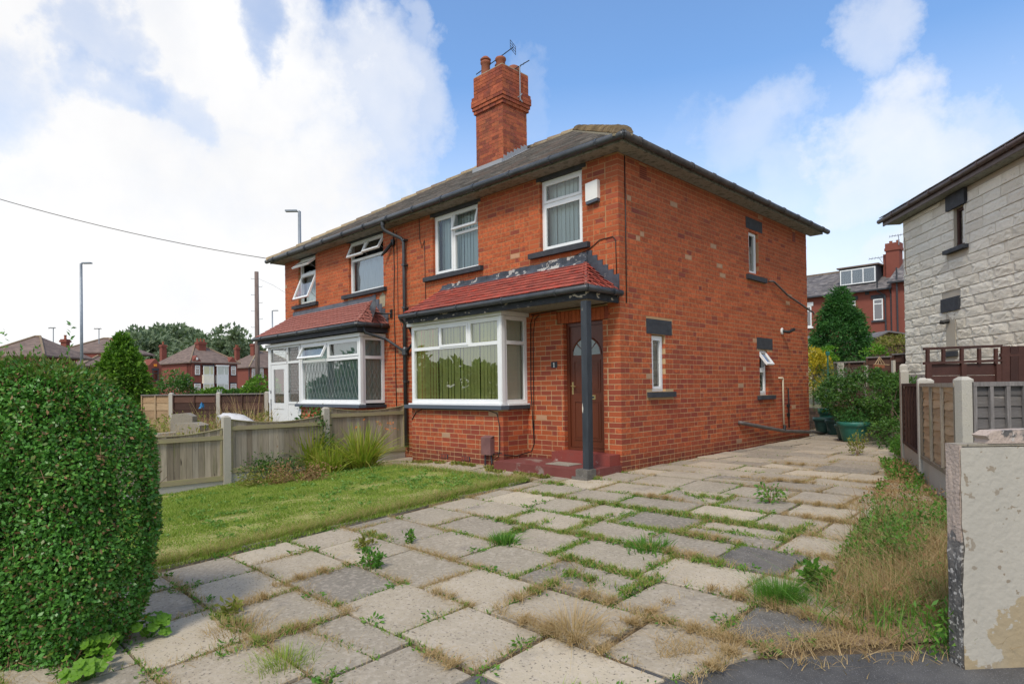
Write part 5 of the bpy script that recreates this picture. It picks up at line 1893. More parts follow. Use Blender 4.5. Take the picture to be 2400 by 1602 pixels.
# ------------------------------------------------------------------ right boundary fence
def lap_panel(a, b, z0, z1, m, rows, nb, label, battm='batten', side=-1, wavy=0.0, gb=None, group='lap fence panels on the right boundary', gz=None):
    a, b = Vector((*a, 0)), Vector((*b, 0))
    u = (b - a).normalized()
    W_ = (b - a).length
    n = Vector((u.y, -u.x, 0)) * side
    fr = Fr(a, u, n)
    p = empty('lap_fence', ((a + b) / 2 + Vector((0, 0, z0))), label, 'fence panel', group)
    H_ = (z1 - z0) / rows
    for r in range(rows):
        za = z0 + r * H_ - 0.008
        zb_ = z0 + (r + 1) * H_ + 0.012
        N_ = 10 if wavy else 1
        mb = MB()
        for i in range(N_):
            u0_, u1_ = W_ * i / N_, W_ * (i + 1) / N_
            w0 = wavy * sin(i * 1.7 + r * 2.1) + random.uniform(-wavy, wavy) * 0.4
            w1 = wavy * sin((i + 1) * 1.7 + r * 2.1)
            if i:
                w0 = pw
            pw = w1
            vs_ = [fr.p(u0_, 0.016, za + w0), fr.p(u1_, 0.016, za + w1), fr.p(u1_, 0.002, zb_), fr.p(u0_, 0.002, zb_),
                   fr.p(u0_, 0.006, za + w0), fr.p(u1_, 0.006, za + w1), fr.p(u1_, -0.006, zb_), fr.p(u0_, -0.006, zb_)]
            mb.add(vs_, [(0, 1, 2, 3), (7, 6, 5, 4), (0, 4, 5, 1), (3, 2, 6, 7)] + ([(0, 3, 7, 4)] if i == 0 else []) + ([(1, 5, 6, 2)] if i == N_ - 1 else []))
        mb.obj('lap_board', M[m], p)
    for i in range(nb + 1):
        u0_ = (W_ - 0.035) * i / nb
        mb = MB()
        fbox(mb, fr, u0_, u0_ + 0.035, 0.017, 0.045, z0 + 0.04, z1 - 0.03)
        mb.obj('batten', M[battm], p)
    for (c, d) in ((z0 - 0.005, z0 + 0.038), (z1 - 0.028, z1 + 0.015)):
        mb = MB()
        fbox(mb, fr, 0, W_, 0.018, 0.047, c, d)
        mb.obj('rail', M[battm], p)
    if gb is not None:
        mb = MB()
        zz = gz or (gb, gb)
        mb.prism([fr.p(0, -0.02, zz[0]), fr.p(W_, -0.02, zz[1]), fr.p(W_, -0.02, z0 - 0.01), fr.p(0, -0.02, z0 - 0.01)], fr.n * 0.045)
        mb.obj('gravel_board', M['concpost'], p)
    return p


P1, P2, P3 = (2.85, 3.63), (3.50, 1.66), (4.24, -0.40)
yaw_ = math.atan2(P2[1] - P1[1], P2[0] - P1[0])
GR = 'concrete posts of the right boundary fence'
concpost('fence_post', P1[0], P1[1], -0.1, 1.50, 'tall round-topped concrete fence post at the far end of the brown lap panel', GR, w=0.11, yaw=yaw_)
concpost('fence_post', P1[0] - 0.06, P1[1] + 0.22, -0.1, 1.60, 'second concrete post standing just behind the tall far post', GR, w=0.11, yaw=yaw_)
concpost('fence_post', P2[0], P2[1], -0.1, 1.355, 'concrete fence post between the dark brown and tan lap panels', GR, w=0.12, yaw=yaw_)
concpost('fence_post', P2[0] + 0.02, P2[1] + 0.20, -0.1, 1.345, 'short-looking concrete post top just behind the post beside the tan panel', GR, w=0.12, yaw=yaw_)
concpost('fence_post', P3[0] + 0.02, P3[1], -0.15, 1.34, 'nearest concrete fence post where the tan and silver-grey panels meet', GR, w=0.10, yaw=rad(45))
concpost('fence_post', P3[0] + 0.00, P3[1] + 0.13, -0.1, 1.345, 'concrete post top peeping behind the silver-grey panel beside the nearest post', GR, w=0.12, yaw=rad(45))
e = Vector((P2[0] - P1[0], P2[1] - P1[1], 0)).normalized()
lap_panel((P1[0] + e.x * .06, P1[1] + e.y * .06), (P2[0] - e.x * .06, P2[1] - e.y * .06), 0.36, 1.27, 'lapbrown', 10, 5, 'dark brown lap fence panel between the far and middle posts', 'lapbrown', 1, 0.0, gb=0.0)
e2 = Vector((P3[0] - P2[0], P3[1] - P2[1], 0)).normalized()
lap_panel((P2[0] + e2.x * .07, P2[1] + e2.y * .07), (P3[0] - e2.x * .07, P3[1] - e2.y * .07), 0.33, 1.27, 'laptan', 11, 3, 'light tan wavy-edged lap fence panel in front of the trellis', 'fencegrey', 1, 0.012, gb=0.0, gz=(0.0, -0.12))
q0 = (P3[0] + 0.707 * .09, P3[1] + 0.707 * .09)
q1 = (P3[0] + 0.707 * 1.90, P3[1] + 0.707 * 1.90)
lap_panel(q0, q1, 0.20, 1.275, 'lapgrey', 10, 11, 'silver-grey lap fence panel rising behind the flaking white wall', 'batten', 1, 0.004, gb=-0.1)
concpost('fence_post', q1[0] + .05, q1[1] + .05, -0.15, 1.34, 'concrete fence post at the right end of the silver-grey panel', GR, w=0.12, yaw=rad(45))
lap_panel((q1[0] + 0.08, q1[1] + 0.08), (q1[0] + 1.36, q1[1] + 1.36), 0.20, 1.275, 'lapgrey', 10, 11, 'second silver-grey lap panel beyond the right edge', 'batten', 1, 0.004, gb=-0.1)

# ------------------------------------------------------------------ flaking wall by the gateway (right foreground)
wp = spot(2262, 1576, 3.18)
gw = empty('gateway_wall', (wp.x, wp.y, -0.3), 'flaking cream rendered wall end with brown bare patches in the right foreground', 'wall')
o_ = Vector((wp.x, wp.y, 0))
mb = MB()
# body as a grid on the front for uneven render
H0, H1 = -0.35, 0.955
nx_, nz_ = 26, 20
vs_, fs_ = [], []
for j in range(nz_ + 1):
    for i in range(nx_ + 1):
        t, z = 2.6 * i / nx_, H0 + (H1 - H0) * j / nz_
        b_ = 0.004 * sin(t * 4 + z * 3) + random.gauss(0, 0.0005)
        vs_.append(o_ + RH * (t + (random.gauss(0, .004) if i == 0 else 0)) - FH * b_ + Vector((0, 0, z + (random.gauss(-.004, .007) if j == nz_ else 0))))
for j in range(nz_):
    for i in range(nx_):
        a = j * (nx_ + 1) + i
        fs_.append((a, a + 1, a + nx_ + 2, a + nx_ + 1))
mb.add(vs_, fs_)
mb.obox(o_ + RH * 0.012 + FH * 0.012 + Vector((0, 0, H0)), RH * 2.58, FH * 0.085, (0, 0, H1 - H0 - 0.004))
mb.obj('rendered_face', M['render'], gw)
for p_ in gw.children[-1].data.polygons[:520]:
    p_.use_smooth = True
mb = MB()
nz_ = 16
vs_, fs_ = [], []
for j in range(nz_ + 1):
    for i in range(5):
        vs_.append(o_ + FH * (0.004 + 0.025 * i) + RH * (-0.006 + random.gauss(0, .0025)) + Vector((0, 0, H0 + (H1 + 0.012 - H0) * j / nz_)))
for j in range(nz_):
    for i in range(4):
        a = j * 5 + i
        fs_.append((a, a + 5, a + 6, a + 1))
mb.add(vs_, fs_)
mb.obox(o_ + RH * (-0.004) + FH * 0.006 + Vector((0, 0, H0)), RH * 0.014, FH * 0.098, (0, 0, H1 - H0 + 0.006))
mb.obj('bare_end', M['aggregate'], gw)
mb = MB()
mb.obox(o_ + FH * 0.02 + Vector((0, 0, H1 + 0.001)), RH * 2.5, FH * 0.085, (0, 0, 0.012))
mb.obj('wall_top', M['conc'], gw)
mb = MB()
c_ = o_ + RH * 0.155 + FH * 0.015 + Vector((0, 0, H1 + 0.014))
pts_ = [c_ + RH * 0.0, c_ + RH * 0.5, c_ + RH * 0.5 + Vector((0, 0, 0.075)), c_ + RH * 0.22 + Vector((0, 0, 0.07)), c_ + RH * 0.03 + Vector((0, 0, 0.065)), c_ + RH * -0.012 + Vector((0, 0, 0.04)), c_ + RH * 0.008 + Vector((0, 0, 0.02))]
mb.prism(pts_, FH * 0.10)
mb.obj('broken_coping', M['aggregate'], None, label='broken piece of dark coping stone lying on the flaking wall', cat='coping stone')

# ------------------------------------------------------------------ stone-clad neighbour
NA = Vector((0.608, -0.794, 0)).normalized()
NN = Vector((-NA.y, NA.x, 0)) * -1
if NN.dot(CAM - Vector((1.03, 11.83, 0))) < 0:
    NN = -NN
nh = empty('stone_clad_house', (1.03, 11.83, 0.1), 'neighbouring house clad in cream painted stone blocks with brown gutter', 'house')
NF = Fr((1.03, 11.83, 0), NA, NN)
NL, NZ = 9.5, 5.70
nholes = [(2.40, 2.83, 4.43, 5.34)]
nskip = nholes + [(2.18, 2.96, 5.33, 5.70), (2.12, 2.97, 4.32, 4.43), (1.84, 2.61, 2.97, 3.31), (1.86, 2.46, 1.90, 2.04), (2.0, 2.42, 2.05, 2.80)]
mb = MB()
mortar_wall(mb, NF, 0, NL, -0.2, NZ, nholes, th=0.2)
BN = -NN
mb.obox(NF.p(0.001, -0.2, -0.2), NN * -7.0, NA * 0.2, (0, 0, NZ + 0.2))
mb.obox(NF.p(NL - 0.2, -0.2, -0.2), NN * -7.0, NA * 0.199, (0, 0, NZ + 0.2))
mb.obj('wall', M['cladbase'], nh)
stones = []
for v_ in range(10):
    sb = MB()
    vs_, fs_ = [], []
    a_, b_ = 6, 4
    for j in range(b_ + 1):
        for i in range(a_ + 1):
            ed = (i in (0, a_)) or (j in (0, b_))
            d_ = 0.25 if ed else random.uniform(0.55, 1.0)
            if j == b_:
                d_ = 0.35
            if j == 0:
                d_ = random.uniform(0.45, 0.8)
            jx = 0 if i in (0, a_) else random.uniform(-.25, .25) / a_
            jz = 0 if j in (0, b_) else random.uniform(-.25, .25) / b_
            vs_.append((i / a_ + jx, d_, j / b_ + jz))
    for j in range(b_):
        for i in range(a_):
            q = j * (a_ + 1) + i
            fs_.append((q, q + a_ + 1, q + a_ + 2, q + 1))
    rim = [i for i in range(a_ + 1)] + [(a_ + 1) * j + a_ for j in range(1, b_ + 1)] + [(a_ + 1) * b_ + i for i in range(a_ - 1, -1, -1)] + [(a_ + 1) * j for j in range(b_ - 1, 0, -1)]
    base = len(vs_)
    for q in rim:
        vs_.append((vs_[q][0], 0, vs_[q][2]))
    m_ = len(rim)
    for i in range(m_):
        fs_.append((rim[i], rim[(i + 1) % m_], base + (i + 1) % m_, base + i))
    sb.add(vs_, fs_)
    stones.append(sb.mesh('stone', M['clad']))
ns_ = 0
rest = []
for r in range(25):
    z0_ = -0.05 + r * 0.235
    z1_ = min(z0_ + 0.222, NZ - 0.01)
    u_ = 0.0 if r % 2 else -0.3
    while u_ < 8.2:
        ln = random.uniform(0.50, 0.95)
        a, b = max(u_, 0) + 0.005, min(u_ + ln, 8.2) - 0.005
        segs_ = [(a, b)]
        for h in nskip:
            if h[2] - 0.06 < (z0_ + z1_) / 2 < h[3] + 0.06:
                new = []
                for (p, q) in segs_:
                    if q <= h[0] or p >= h[1]:
                        new.append((p, q))
                    else:
                        if h[0] - p > 0.04:
                            new.append((p, h[0] - 0.004))
                        if q - h[1] > 0.04:
                            new.append((h[1] + 0.004, q))
                segs_ = new
        for (p, q) in segs_:
            if q - p > 0.03 and ns_ < 298:
                piece('stone', 'clad', NF.p(p, 0, z0_), NA * (q - p), NN * random.uniform(0.026, 0.042), (0, 0, z1_ - z0_), nh, mesh=random.choice(stones))
                ns_ += 1
        u_ += ln


def nbox(name, m, a, b, c, d, n0, n1, parent=nh, **kw):
    mb = MB()
    fbox(mb, NF, a, b, n0, n1, c, d)
    return mb.obj(name, M[m], parent, **kw)


nbox('lintel', 'dark', 2.19, 2.95, 5.345, 5.69, -0.1, 0.075)
nbox('window_sill', 'dark', 2.13, 2.96, 4.33, 4.42, -0.1, 0.13)
nbox('blocked_opening', 'dark', 1.85, 2.60, 2.98, 3.30, -0.05, 0.05, label='charcoal painted lintel block with no window under it')
nbox('blocked_opening', 'dark', 1.87, 2.45, 1.91, 2.03, -0.05, 0.05)
nbox('cement_patch', 'cladbase', 2.02, 2.40, 2.06, 2.92, -0.02, 0.02)
mb = MB()
mb.tube([NF.p(2.14, 0.0, 2.76), NF.p(2.12, 0.14, 2.73), NF.p(2.08, 0.18, 2.74)], 0.05, 8)
mb.obj('flue', M['cable'], nh)
window(NF, 2.41, 2.82, 4.44, 5.33, [(2.47, 2.76, 4.50, 5.27, 'fixed')], n=-0.06, frame=0.06, m='brownwood', blind=('curtain', 'curtain'), glass='glass2', back=0.12, parent=nh)
mb = MB()
mb.tube([NF.p(0.25, 0.09, 5.2), NF.p(0.28, 0.09, 4.7), NF.p(0.26, 0.09, 4.4), NF.p(0.32, 0.09, 4.2)], 0.008, 4)
mb.obj('wall_cable', M['twig'], nh)
nbox('soffit', 'soffit', -0.4, NL + 0.3, 5.71, 5.735, -0.1, 0.30)
mb = MB()
mb.tube([NF.p(-0.62, 0.36, 5.86), NF.p(NL, 0.36, 5.86)], 0.06, 10)
gt = mb.obj('gutter', M['gutterbrown'], nh, smooth=True)
for i in range(9):
    mb = MB()
    mb.tube([NF.p(0.2 + i * 0.95, 0.36, 5.86), NF.p(0.24 + i * 0.95, 0.36, 5.86)], 0.07, 10)
    mb.obj('gutter_bracket', M['gutterbrown'], gt)
nbox('fascia', 'gutterbrown', -0.5, NL + 0.3, 5.70, 5.87, 0.28, 0.31)
e0, e1, e2_, e3_ = NF.p(-0.55, 0.38, 5.90), NF.p(NL + 0.4, 0.38, 5.90), NF.p(NL + 0.4, -7.5, 5.90), NF.p(-0.55, -7.5, 5.90)
ra, rb = NF.p(3.2, -3.6, 7.9), NF.p(NL - 3.2, -3.6, 7.9)
mb = MB()
mb.add([e0, e1, e2_, e3_, ra, rb], [(0, 1, 5, 4), (1, 2, 5), (2, 3, 4, 5), (3, 0, 4), (0, 3, 2, 1)])
nroof = mb.obj('roof', M['farroof'], nh)
tl = tile_roof(e0, e1, ra, rb, 0.25, 0.3, th=0.02, lift=0.03)
mb = MB()
for t in tl[:1200]:
    mb.obox(*t)
mb.obj('roof_tiles', M['rooftile'], nroof, kind='stuff')

# ------------------------------------------------------------------ vegetation
def lump_noise(P, f, seed):
    r = np.random.default_rng(seed)
    out = np.zeros(len(P))
    for k in range(5):
        d = r.normal(0, 1, 3) * f * (1.6 ** k)
        out += np.sin(P @ d + r.uniform(0, 6.28)) / (1.35 ** k)
    return out / 2.2


def veg(name, parts, label, cat, base, group=None):
    """thing made of foliage parts; parts = [(part name, verts, faces, material)]"""
    p = empty(name, base, label, cat, group)
    for (pn, v, f, m) in parts:
        npmesh(pn, v, f, m, p, kind='stuff' if len(f) > 40 else None)
    return p


# ---- the clipped hedge, left foreground
rng = np.random.default_rng(11)


def hedge_points(n, only_top=False):
    # rounded box in (t along RH, d along FH, z); surface samples
    t0, t1, d0, d1, z0, z1, r = -5.2, -2.36, 3.62, 4.34, -0.42, 1.50, 0.35
    k = rng.choice(3, n, p=[0.62, 0.18, 0.20] if not only_top else [0, 0, 1])
    t = rng.uniform(t0, t1, n)
    d = rng.uniform(d0, d1, n)
    z = rng.uniform(z0, z1, n)
    nr = np.zeros((n, 3))
    d = np.where(k == 0, d0, d)
    t = np.where(k == 1, t1, t)
    z = np.where(k == 2, z1, z)
    # pull toward the rounded core
    lo = np.array([t0 - 5, d0 + r, z0 - 5])
    hi = np.array([t1 - r, d1 - r, z1 - r])
    P = np.stack([t, d, z], 1)
    core = np.clip(P, lo, hi)
    v = P - core
    ln = np.linalg.norm(v, axis=1, keepdims=True)
    nr = v / (ln + 1e-9)
    P = core + nr * r
    # base draws in
    tuck = np.clip((0.45 - P[:, 2]) / 0.85, 0, 1) ** 1.5 * 0.20
    P[:, 0] -= tuck * (nr[:, 0] > 0.3)
    P[:, 1] += tuck * 0.35 * (nr[:, 1] < -0.3)
    s_top = np.clip((P[:, 2] - 0.55) / 0.95, 0, 1) ** 2
    P[:, 0] -= s_top * 0.27 * np.clip((P[:, 0] + 3.6) / 1.2, 0, 1)
    P[:, 2] -= 0.20 * np.clip((P[:, 0] + 3.25) / 0.9, 0, 1) ** 1.5 * s_top
    bump_ = lump_noise(P, 2.2, 3) * 0.05 + lump_noise(P, 9.0, 5) * 0.018
    P += nr * (bump_ + rng.uniform(-0.07, 0.025, n))[:, None]
    W = np.array(CAM)[None] + P[:, :1] * np.array(RH)[None] + P[:, 1:2] * np.array(FH)[None]
    W[:, 2] = P[:, 2]
    NW = nr[:, :1] * np.array(RH)[None] + nr[:, 1:2] * np.array(FH)[None]
    NW[:, 2] = nr[:, 2]
    return W, NW


hroot = dl(4.2, -3.6)
hp_ = empty('clipped_hedge', (hroot[0], hroot[1], -0.4), 'tall clipped privet hedge filling the left foreground beside the driveway', 'hedge')
P_, N_ = hedge_points(96000)
v1 = leaves(P_, N_ * 0.35 + np.array([0, 0, -0.1]), 0.029, 0.62, 0.3, rng, 0.6, face=N_ * 0.9 + np.array([0, 0, 0.35]))
npmesh('foliage', v1[0], v1[1], M['hedge'], hp_, kind='stuff')
P_, N_ = hedge_points(11000)
v2 = leaves(P_ + N_ * 0.01, N_ * 0.5, 0.032, 0.5, 0.3, rng, 0.7, face=N_)
P3_, N3_ = hedge_points(5200, True)
v3 = leaves(P3_ + rng.uniform(0, 0.05, (len(P3_), 1)) * np.array([0, 0, 1]), N3_ + np.array([0, 0, 0.8]), 0.034, 0.42, 0.2, rng, 0.5)
sel = P_[:, 2] > 0.9
vv, ff, mi_ = join([v2, v3])
npmesh('new_growth', vv, ff, M['hedgetop'], hp_, kind='stuff')
P_, N_ = hedge_points(6500)
v2 = leaves(P_ + N_ * 0.012, N_ * .3, 0.028, 0.5, 0.5, rng, 1.0, face=N_)
npmesh('dead_leaves', v2[0], v2[1], M['deadleaf'], hp_, kind='stuff')
# solid core coloured as inner shade, so no light leaks through, and bare twigs
mb = MB()
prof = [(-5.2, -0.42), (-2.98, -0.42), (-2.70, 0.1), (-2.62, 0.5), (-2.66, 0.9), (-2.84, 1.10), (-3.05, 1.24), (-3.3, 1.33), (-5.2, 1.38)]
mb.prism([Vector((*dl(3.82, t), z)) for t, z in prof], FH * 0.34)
mb.obj('shade_core', M['hedgecore'], hp_)
mb = MB()
for i in range(420):
    P_, N_ = hedge_points(1) if i % 2 else hedge_points(1, True)
    p = Vector(P_[0])
    n = Vector(N_[0])
    dvec = (n * 0.6 + Vector((random.gauss(0, .5), random.gauss(0, .5), random.uniform(0, .9)))).normalized()
    mb.tube([p - dvec * 0.08, p + dvec * random.uniform(0.03, 0.12)], 0.0018, 3)
for i in range(26):
    a = Vector((*dl(3.66 + random.uniform(0, .1), random.uniform(-4.2, -2.5)), random.uniform(-0.38, -0.25)))
    mb.tube([a, a + RH * random.uniform(-.3, .3) + Vector((0, 0, random.uniform(0, .2)))], 0.004, 4)
mb.obj('twigs', M['twig'], hp_, kind='stuff')
# a few tall shoots above the clipped top
for (u, v, d) in ((12, 790, 4.2), (45, 800, 4.2), (300, 798, 4.3)):
    pass
sh = []
for (u, v0, v1_, d) in ((2, 775, 860, 4.3), (45, 808, 870, 4.3), (80, 810, 865, 4.3), (158, 850, 760, 4.3)):
    a, b = np.array(spot(u, max(v0, v1_), d)), np.array(spot(u + 10, min(v0, v1_), d))
    n = 16
    t = rng.uniform(0.1, 1, (n, 1))
    sh.append(leaves(a + (b - a) * t, np.tile(b - a, (n, 1)) * 3 + rng.normal(0, .3, (n, 3)), 0.034, 0.42, 0.2, rng, 0.6))
vv, ff, _m = join(sh)
npmesh('shoots', vv, ff, M['hedge'], hp_, kind='stuff')


# ---- lawn blades
def lawn_pts(n, conv, rng, pad=0.0):
    xs = [p[0] for p in conv]
    ys = [p[1] for p in conv]
    P = np.stack([rng.uniform(min(xs), max(xs), n * 2), rng.uniform(min(ys), max(ys), n * 2)], 1)
    P = P[inpoly(P[:, 0], P[:, 1], conv)][:n]
    return P


rng = np.random.default_rng(5)
LW = [(-5.5, -8.0), (-0.62, -8.0), (-0.68, -1.27), (-5.5, -1.27)]
P_ = lawn_pts(210000, LW, rng)
keep = ((P_ - np.array([CAM.x, CAM.y])) @ np.array([FH.x, FH.y])) > 4.0
P_ = P_[keep]
Z_ = gv(P_[:, 0], P_[:, 1]) + 0.015
P3d = np.column_stack([P_, Z_])
den = lump_noise(P3d, 1.6, 9)
hgt = 0.034 + 0.022 * np.clip(lump_noise(P3d, 2.5, 4), -0.8, 1.5)
v_, f_ = blades(P3d, np.clip(hgt, 0.014, 0.09), 0.0085, 0.8, rng)
lg = setp(npmesh('lawn_grass', v_, f_, M['grass'], None), kind='stuff')
# long fringe along the edging and the back of the lawn, with straw
n = 15000
e_ = rng.uniform(-7.5, -1.25, n)
px = np.where(rng.random(n) < 0.8, -0.74 - np.abs(rng.normal(0, 0.07, n)), rng.uniform(-5.4, -0.7, n))
py = np.where(px < -1.1, -1.32 - np.abs(rng.normal(0, 0.14, n)), e_)
Pf = np.column_stack([px, py, gv(px, py) + 0.01])
v1 = (*blades(Pf[:9500], 0.095, 0.006, 0.9, rng, 2), 0)
v2 = (*blades(Pf[9500:], 0.13, 0.004, 1.1, rng, 2), 1)
vv, ff, mi_ = join([v1, v2])
setp(npmesh('long_grass', vv, ff, [M['grass'], M['straw']], None, mi=mi_), kind='stuff')


def rosette(cx, cy, z, n, size, r, rng, flat=0.35):
    a = rng.uniform(0, 2 * np.pi, n)
    rad_ = np.sqrt(rng.random(n)) * r
    P = np.stack([cx + np.cos(a) * rad_, cy + np.sin(a) * rad_, np.full(n, z) + rng.uniform(0, 0.03, n)], 1)
    D = np.stack([np.cos(a), np.sin(a), rng.uniform(0.1, 1.2, n) * flat * 2], 1)
    return leaves(P, D, size, 0.42, 0.3, rng, 0.35)


# broad-leaved weeds in the lawn, mostly toward the back
wl_ = []
for i in range(260):
    x, y = (rng.uniform(-5.2, -0.9), rng.uniform(-2.6, -1.35)) if i < 120 else (rng.uniform(-5.2, -1.0), rng.uniform(-6.5, -1.6))
    wl_.append(rosette(x, y, g(x, y) + 0.02, 18, 0.05, 0.06, rng, 0.25))
vv, ff, _m = join(wl_)
setp(npmesh('lawn_weeds', vv, ff, M['lawnweed'], None), kind='stuff')

# ---- weeds in the slab joints
rng = np.random.default_rng(21)
J = np.array(JOINTS)
gj, sj, dj = [], [], []
mx, my = (J[:, 0] + J[:, 2]) / 2, (J[:, 1] + J[:, 3]) / 2
for k in range(len(J)):
    x0, y0, x1, y1 = J[k]
    L_ = math.hypot(x1 - x0, y1 - y0)
    m3 = np.array([[mx[k] * 1.0, my[k], 0.3]])
    nz = lump_noise(m3, 1.1, 77)[0]
    ez = lump_noise(m3, 1.5, 31)[0]
    # green band through the middle, straw elsewhere; little near the house side
    mid = math.exp(-((mx[k] - 1.7) ** 2) / 2.2 - ((my[k] + 2.4) ** 2) / 2.2)
    edge_ = math.exp(-((mx[k] - (fx(my[k]) - 0.5)) ** 2) / 0.8) if my[k] > -5 else 0.5
    left = math.exp(-((mx[k] + 0.6) ** 2) / 0.10)
    path_ = 1.0 if (my[k] > -1.3 and mx[k] < -0.5) else 0.0
    near = 1.0 if my[k] < -3.2 else 0.6
    if my[k] > 1.5:
        near = 0.25
    if my[k] > 4:
        near = 0.06
    if mx[k] > 4.0 and my[k] < -2:
        near = 1.2
    green = max(0, (0.20 + 0.75 * nz + 2.3 * mid + 0.4 * edge_ + 0.35 * path_ + 0.5 * left)) * near
    straw = max(0, (0.30 + 0.9 * ez + 0.6 * edge_ + 0.8 * left)) * near
    ng, ns2 = int(L_ * 240 * green * (2.0 if mid > .3 else .6)), int(L_ * 620 * straw)
    if rng.random() < 0.40:
        ng = int(ng * 0.05)
    if rng.random() < (0.62 if my[k] < -1 and mx[k] < 3.0 else 0.4):
        ns2 = int(ns2 * 0.04)
    if ng:
        c0_ = rng.uniform(0, 1)
        t = np.clip(rng.normal(c0_, 0.28, ng), 0, 1)
        gj.append(np.column_stack([x0 + (x1 - x0) * t + rng.normal(0, 0.013 + 0.022 * mid, ng), y0 + (y1 - y0) * t + rng.normal(0, 0.013 + 0.022 * mid, ng)]))
    if ns2:
        c0_ = rng.uniform(0, 1)
        t = np.clip(rng.normal(c0_, 0.33, ns2), 0, 1)
        sj.append(np.column_stack([x0 + (x1 - x0) * t + rng.normal(0, 0.024 + .02 * edge_, ns2), y0 + (y1 - y0) * t + rng.normal(0, 0.024 + .02 * edge_, ns2)]))
    if green > 0.5 and rng.random() < 0.5 * green and my[k] < 2:
        t = rng.random()
        dj.append((x0 + (x1 - x0) * t, y0 + (y1 - y0) * t))
Gp = np.concatenate(gj)
Gp = np.column_stack([Gp, gv(Gp[:, 0], Gp[:, 1]) + 0.003])
Sp = np.concatenate(sj)
Sp = np.column_stack([Sp, gv(Sp[:, 0], Sp[:, 1]) + 0.003])
la = leaves(Gp, np.tile([0, 0, 0.35], (len(Gp), 1)), 0.026, 0.42, 0.3, rng, 0.8)
bl = blades(Gp[::2], 0.04, 0.005, 0.8, rng)
vv, ff, mi_ = join([(*la, 0), (*bl, 1)])
setp(npmesh('joint_weeds', vv, ff, [M['weed'], M['grass']], None, mi=mi_), kind='stuff')
bl = blades(Sp, 0.038, 0.0045, 1.6, rng, 1)
setp(npmesh('dry_grass', bl[0], bl[1], M['straw'], None), kind='stuff')
wl_ = [rosette(x, y, g(x, y) + 0.006, 34, 0.034, 0.07, rng, 0.15) for (x, y) in dj]
vv, ff, _m = join(wl_)
setp(npmesh('rosette_weeds', vv, ff, M['weed'], None), kind='stuff')


# ---- single tufts and weeds one can point at
def tuft(name, x, y, h, n, m, label, cat='weed', r=0.06, wd=0.006, lean=0.6, extra=None, group=None, segs=3):
    rg = np.random.default_rng(int(abs(x * 100 + y * 37)) + 3)
    P = np.column_stack([x + rg.normal(0, r, n), y + rg.normal(0, r, n)])
    P = np.column_stack([P, gv(P[:, 0], P[:, 1]) + 0.0])
    a = P[:, :2] - np.array([x, y])
    dirs = np.column_stack([a / (np.linalg.norm(a, axis=1, keepdims=True) + 1e-6), np.zeros(n)])
    parts = [('blades', *blades(P, h, wd, lean, rg, segs, dirs, 0.15), M[m])]
    if extra:
        parts += extra(rg, x, y)
    return veg(name, parts, label, cat, (x, y, g(x, y)), group)


def leafy(name, x, y, h, r, n, size, m, label, cat='weed', z0=None, aspect=0.45, stems=6, stemm='twig', top=None, flat=False):
    rg = np.random.default_rng(int(abs(x * 91 + y * 53)) + 5)
    zb_ = g(x, y) if z0 is None else z0
    parts = []
    mb = MB()
    tips = []
    for i in range(stems):
        a = rg.uniform(0, 6.28)
        tip = Vector((x + cos(a) * r * rg.uniform(.3, 1), y + sin(a) * r * rg.uniform(.3, 1), zb_ + h * rg.uniform(.55, 1)))
        tips.append(tip)
        mb.tube([(x, y, zb_ - 0.02), (x + (tip.x - x) * .35, y + (tip.y - y) * .35, zb_ + (tip.z - zb_) * .6), tip], [0.004, 0.003, 0.0015], 4)
    p = empty(name, (x, y, zb_), label, cat)
    mb.obj('stems', M[stemm], p)
    T = np.array([tuple(t) for t in tips])
    k = rg.integers(0, stems, n)
    t = rg.uniform(0.15, 1.05, (n, 1)) ** 0.7
    base = np.array([x, y, zb_])
    P = base + (T[k] - base) * t + rg.normal(0, r * 0.16, (n, 3))
    P[:, 2] = np.maximum(P[:, 2], zb_ + 0.01)
    D = P - np.array([x, y, zb_ + h * 0.3])
    v, f = leaves(P, unitv(D), size, aspect, 0.3, rg, 0.7)
    npmesh('leaves', v, f, M[m], p, kind='stuff')
    return p


def gp(u, v):
    """ground point seen at (u, v)"""
    d = F + R * ((u - 1200) / 1461.45) - V * ((v - 896.5) / 1461.45)
    t = 1.0
    for _ in range(60):
        p = CAM + d * t
        e = p.z - g(p.x, p.y)
        t += e / max(0.12, -d.z) * 0.8
    p = CAM + d * t
    return (p.x, p.y)


x, y = gp(1345, 1482)
tuft('dry_grass_tuft', x, y, 0.14, 420, 'straw', 'large straw-coloured grass tuft in a gap between the front slabs', 'grass tuft', 0.08, 0.005, 1.6)
x, y = gp(1830, 1410)
tuft('green_grass_tuft', x, y, 0.15, 900, 'weed', 'bright green grass tuft at the edge of the slabs before the weedy strip', 'grass tuft', 0.07, 0.006, 0.7)
x, y = gp(560, 1480)
tuft('brown_grass_tuft', x, y, 0.09, 420, 'straw', 'brown and green grass tuft in the joint left of the biggest front slab', 'grass tuft', 0.09, 0.005, 0.9)
x, y = gp(665, 1560)
tuft('mixed_grass_tuft', x, y, 0.08, 420, 'grass', 'short mixed grass tuft in the lowest left joint', 'grass tuft', 0.08, 0.005, 0.9)
x, y = gp(870, 1330)
leafy('leafy_weed', x, y, 0.16, 0.13, 230, 0.045, 'weed', 'bushy green weed with dry stems growing in a joint near the lawn', stems=9)
x, y = gp(960, 1275)
leafy('leafy_weed', x, y, 0.14, 0.06, 90, 0.045, 'weed', 'small upright green weed in the slab joint right of the lawn corner', stems=5)
x, y = gp(860, 1285)
leafy('leafy_weed', x, y, 0.09, 0.13, 110, 0.05, 'weedy', 'sprawling reddish-green weed by the lawn edging', stems=7)
x, y = gp(1180, 1275)
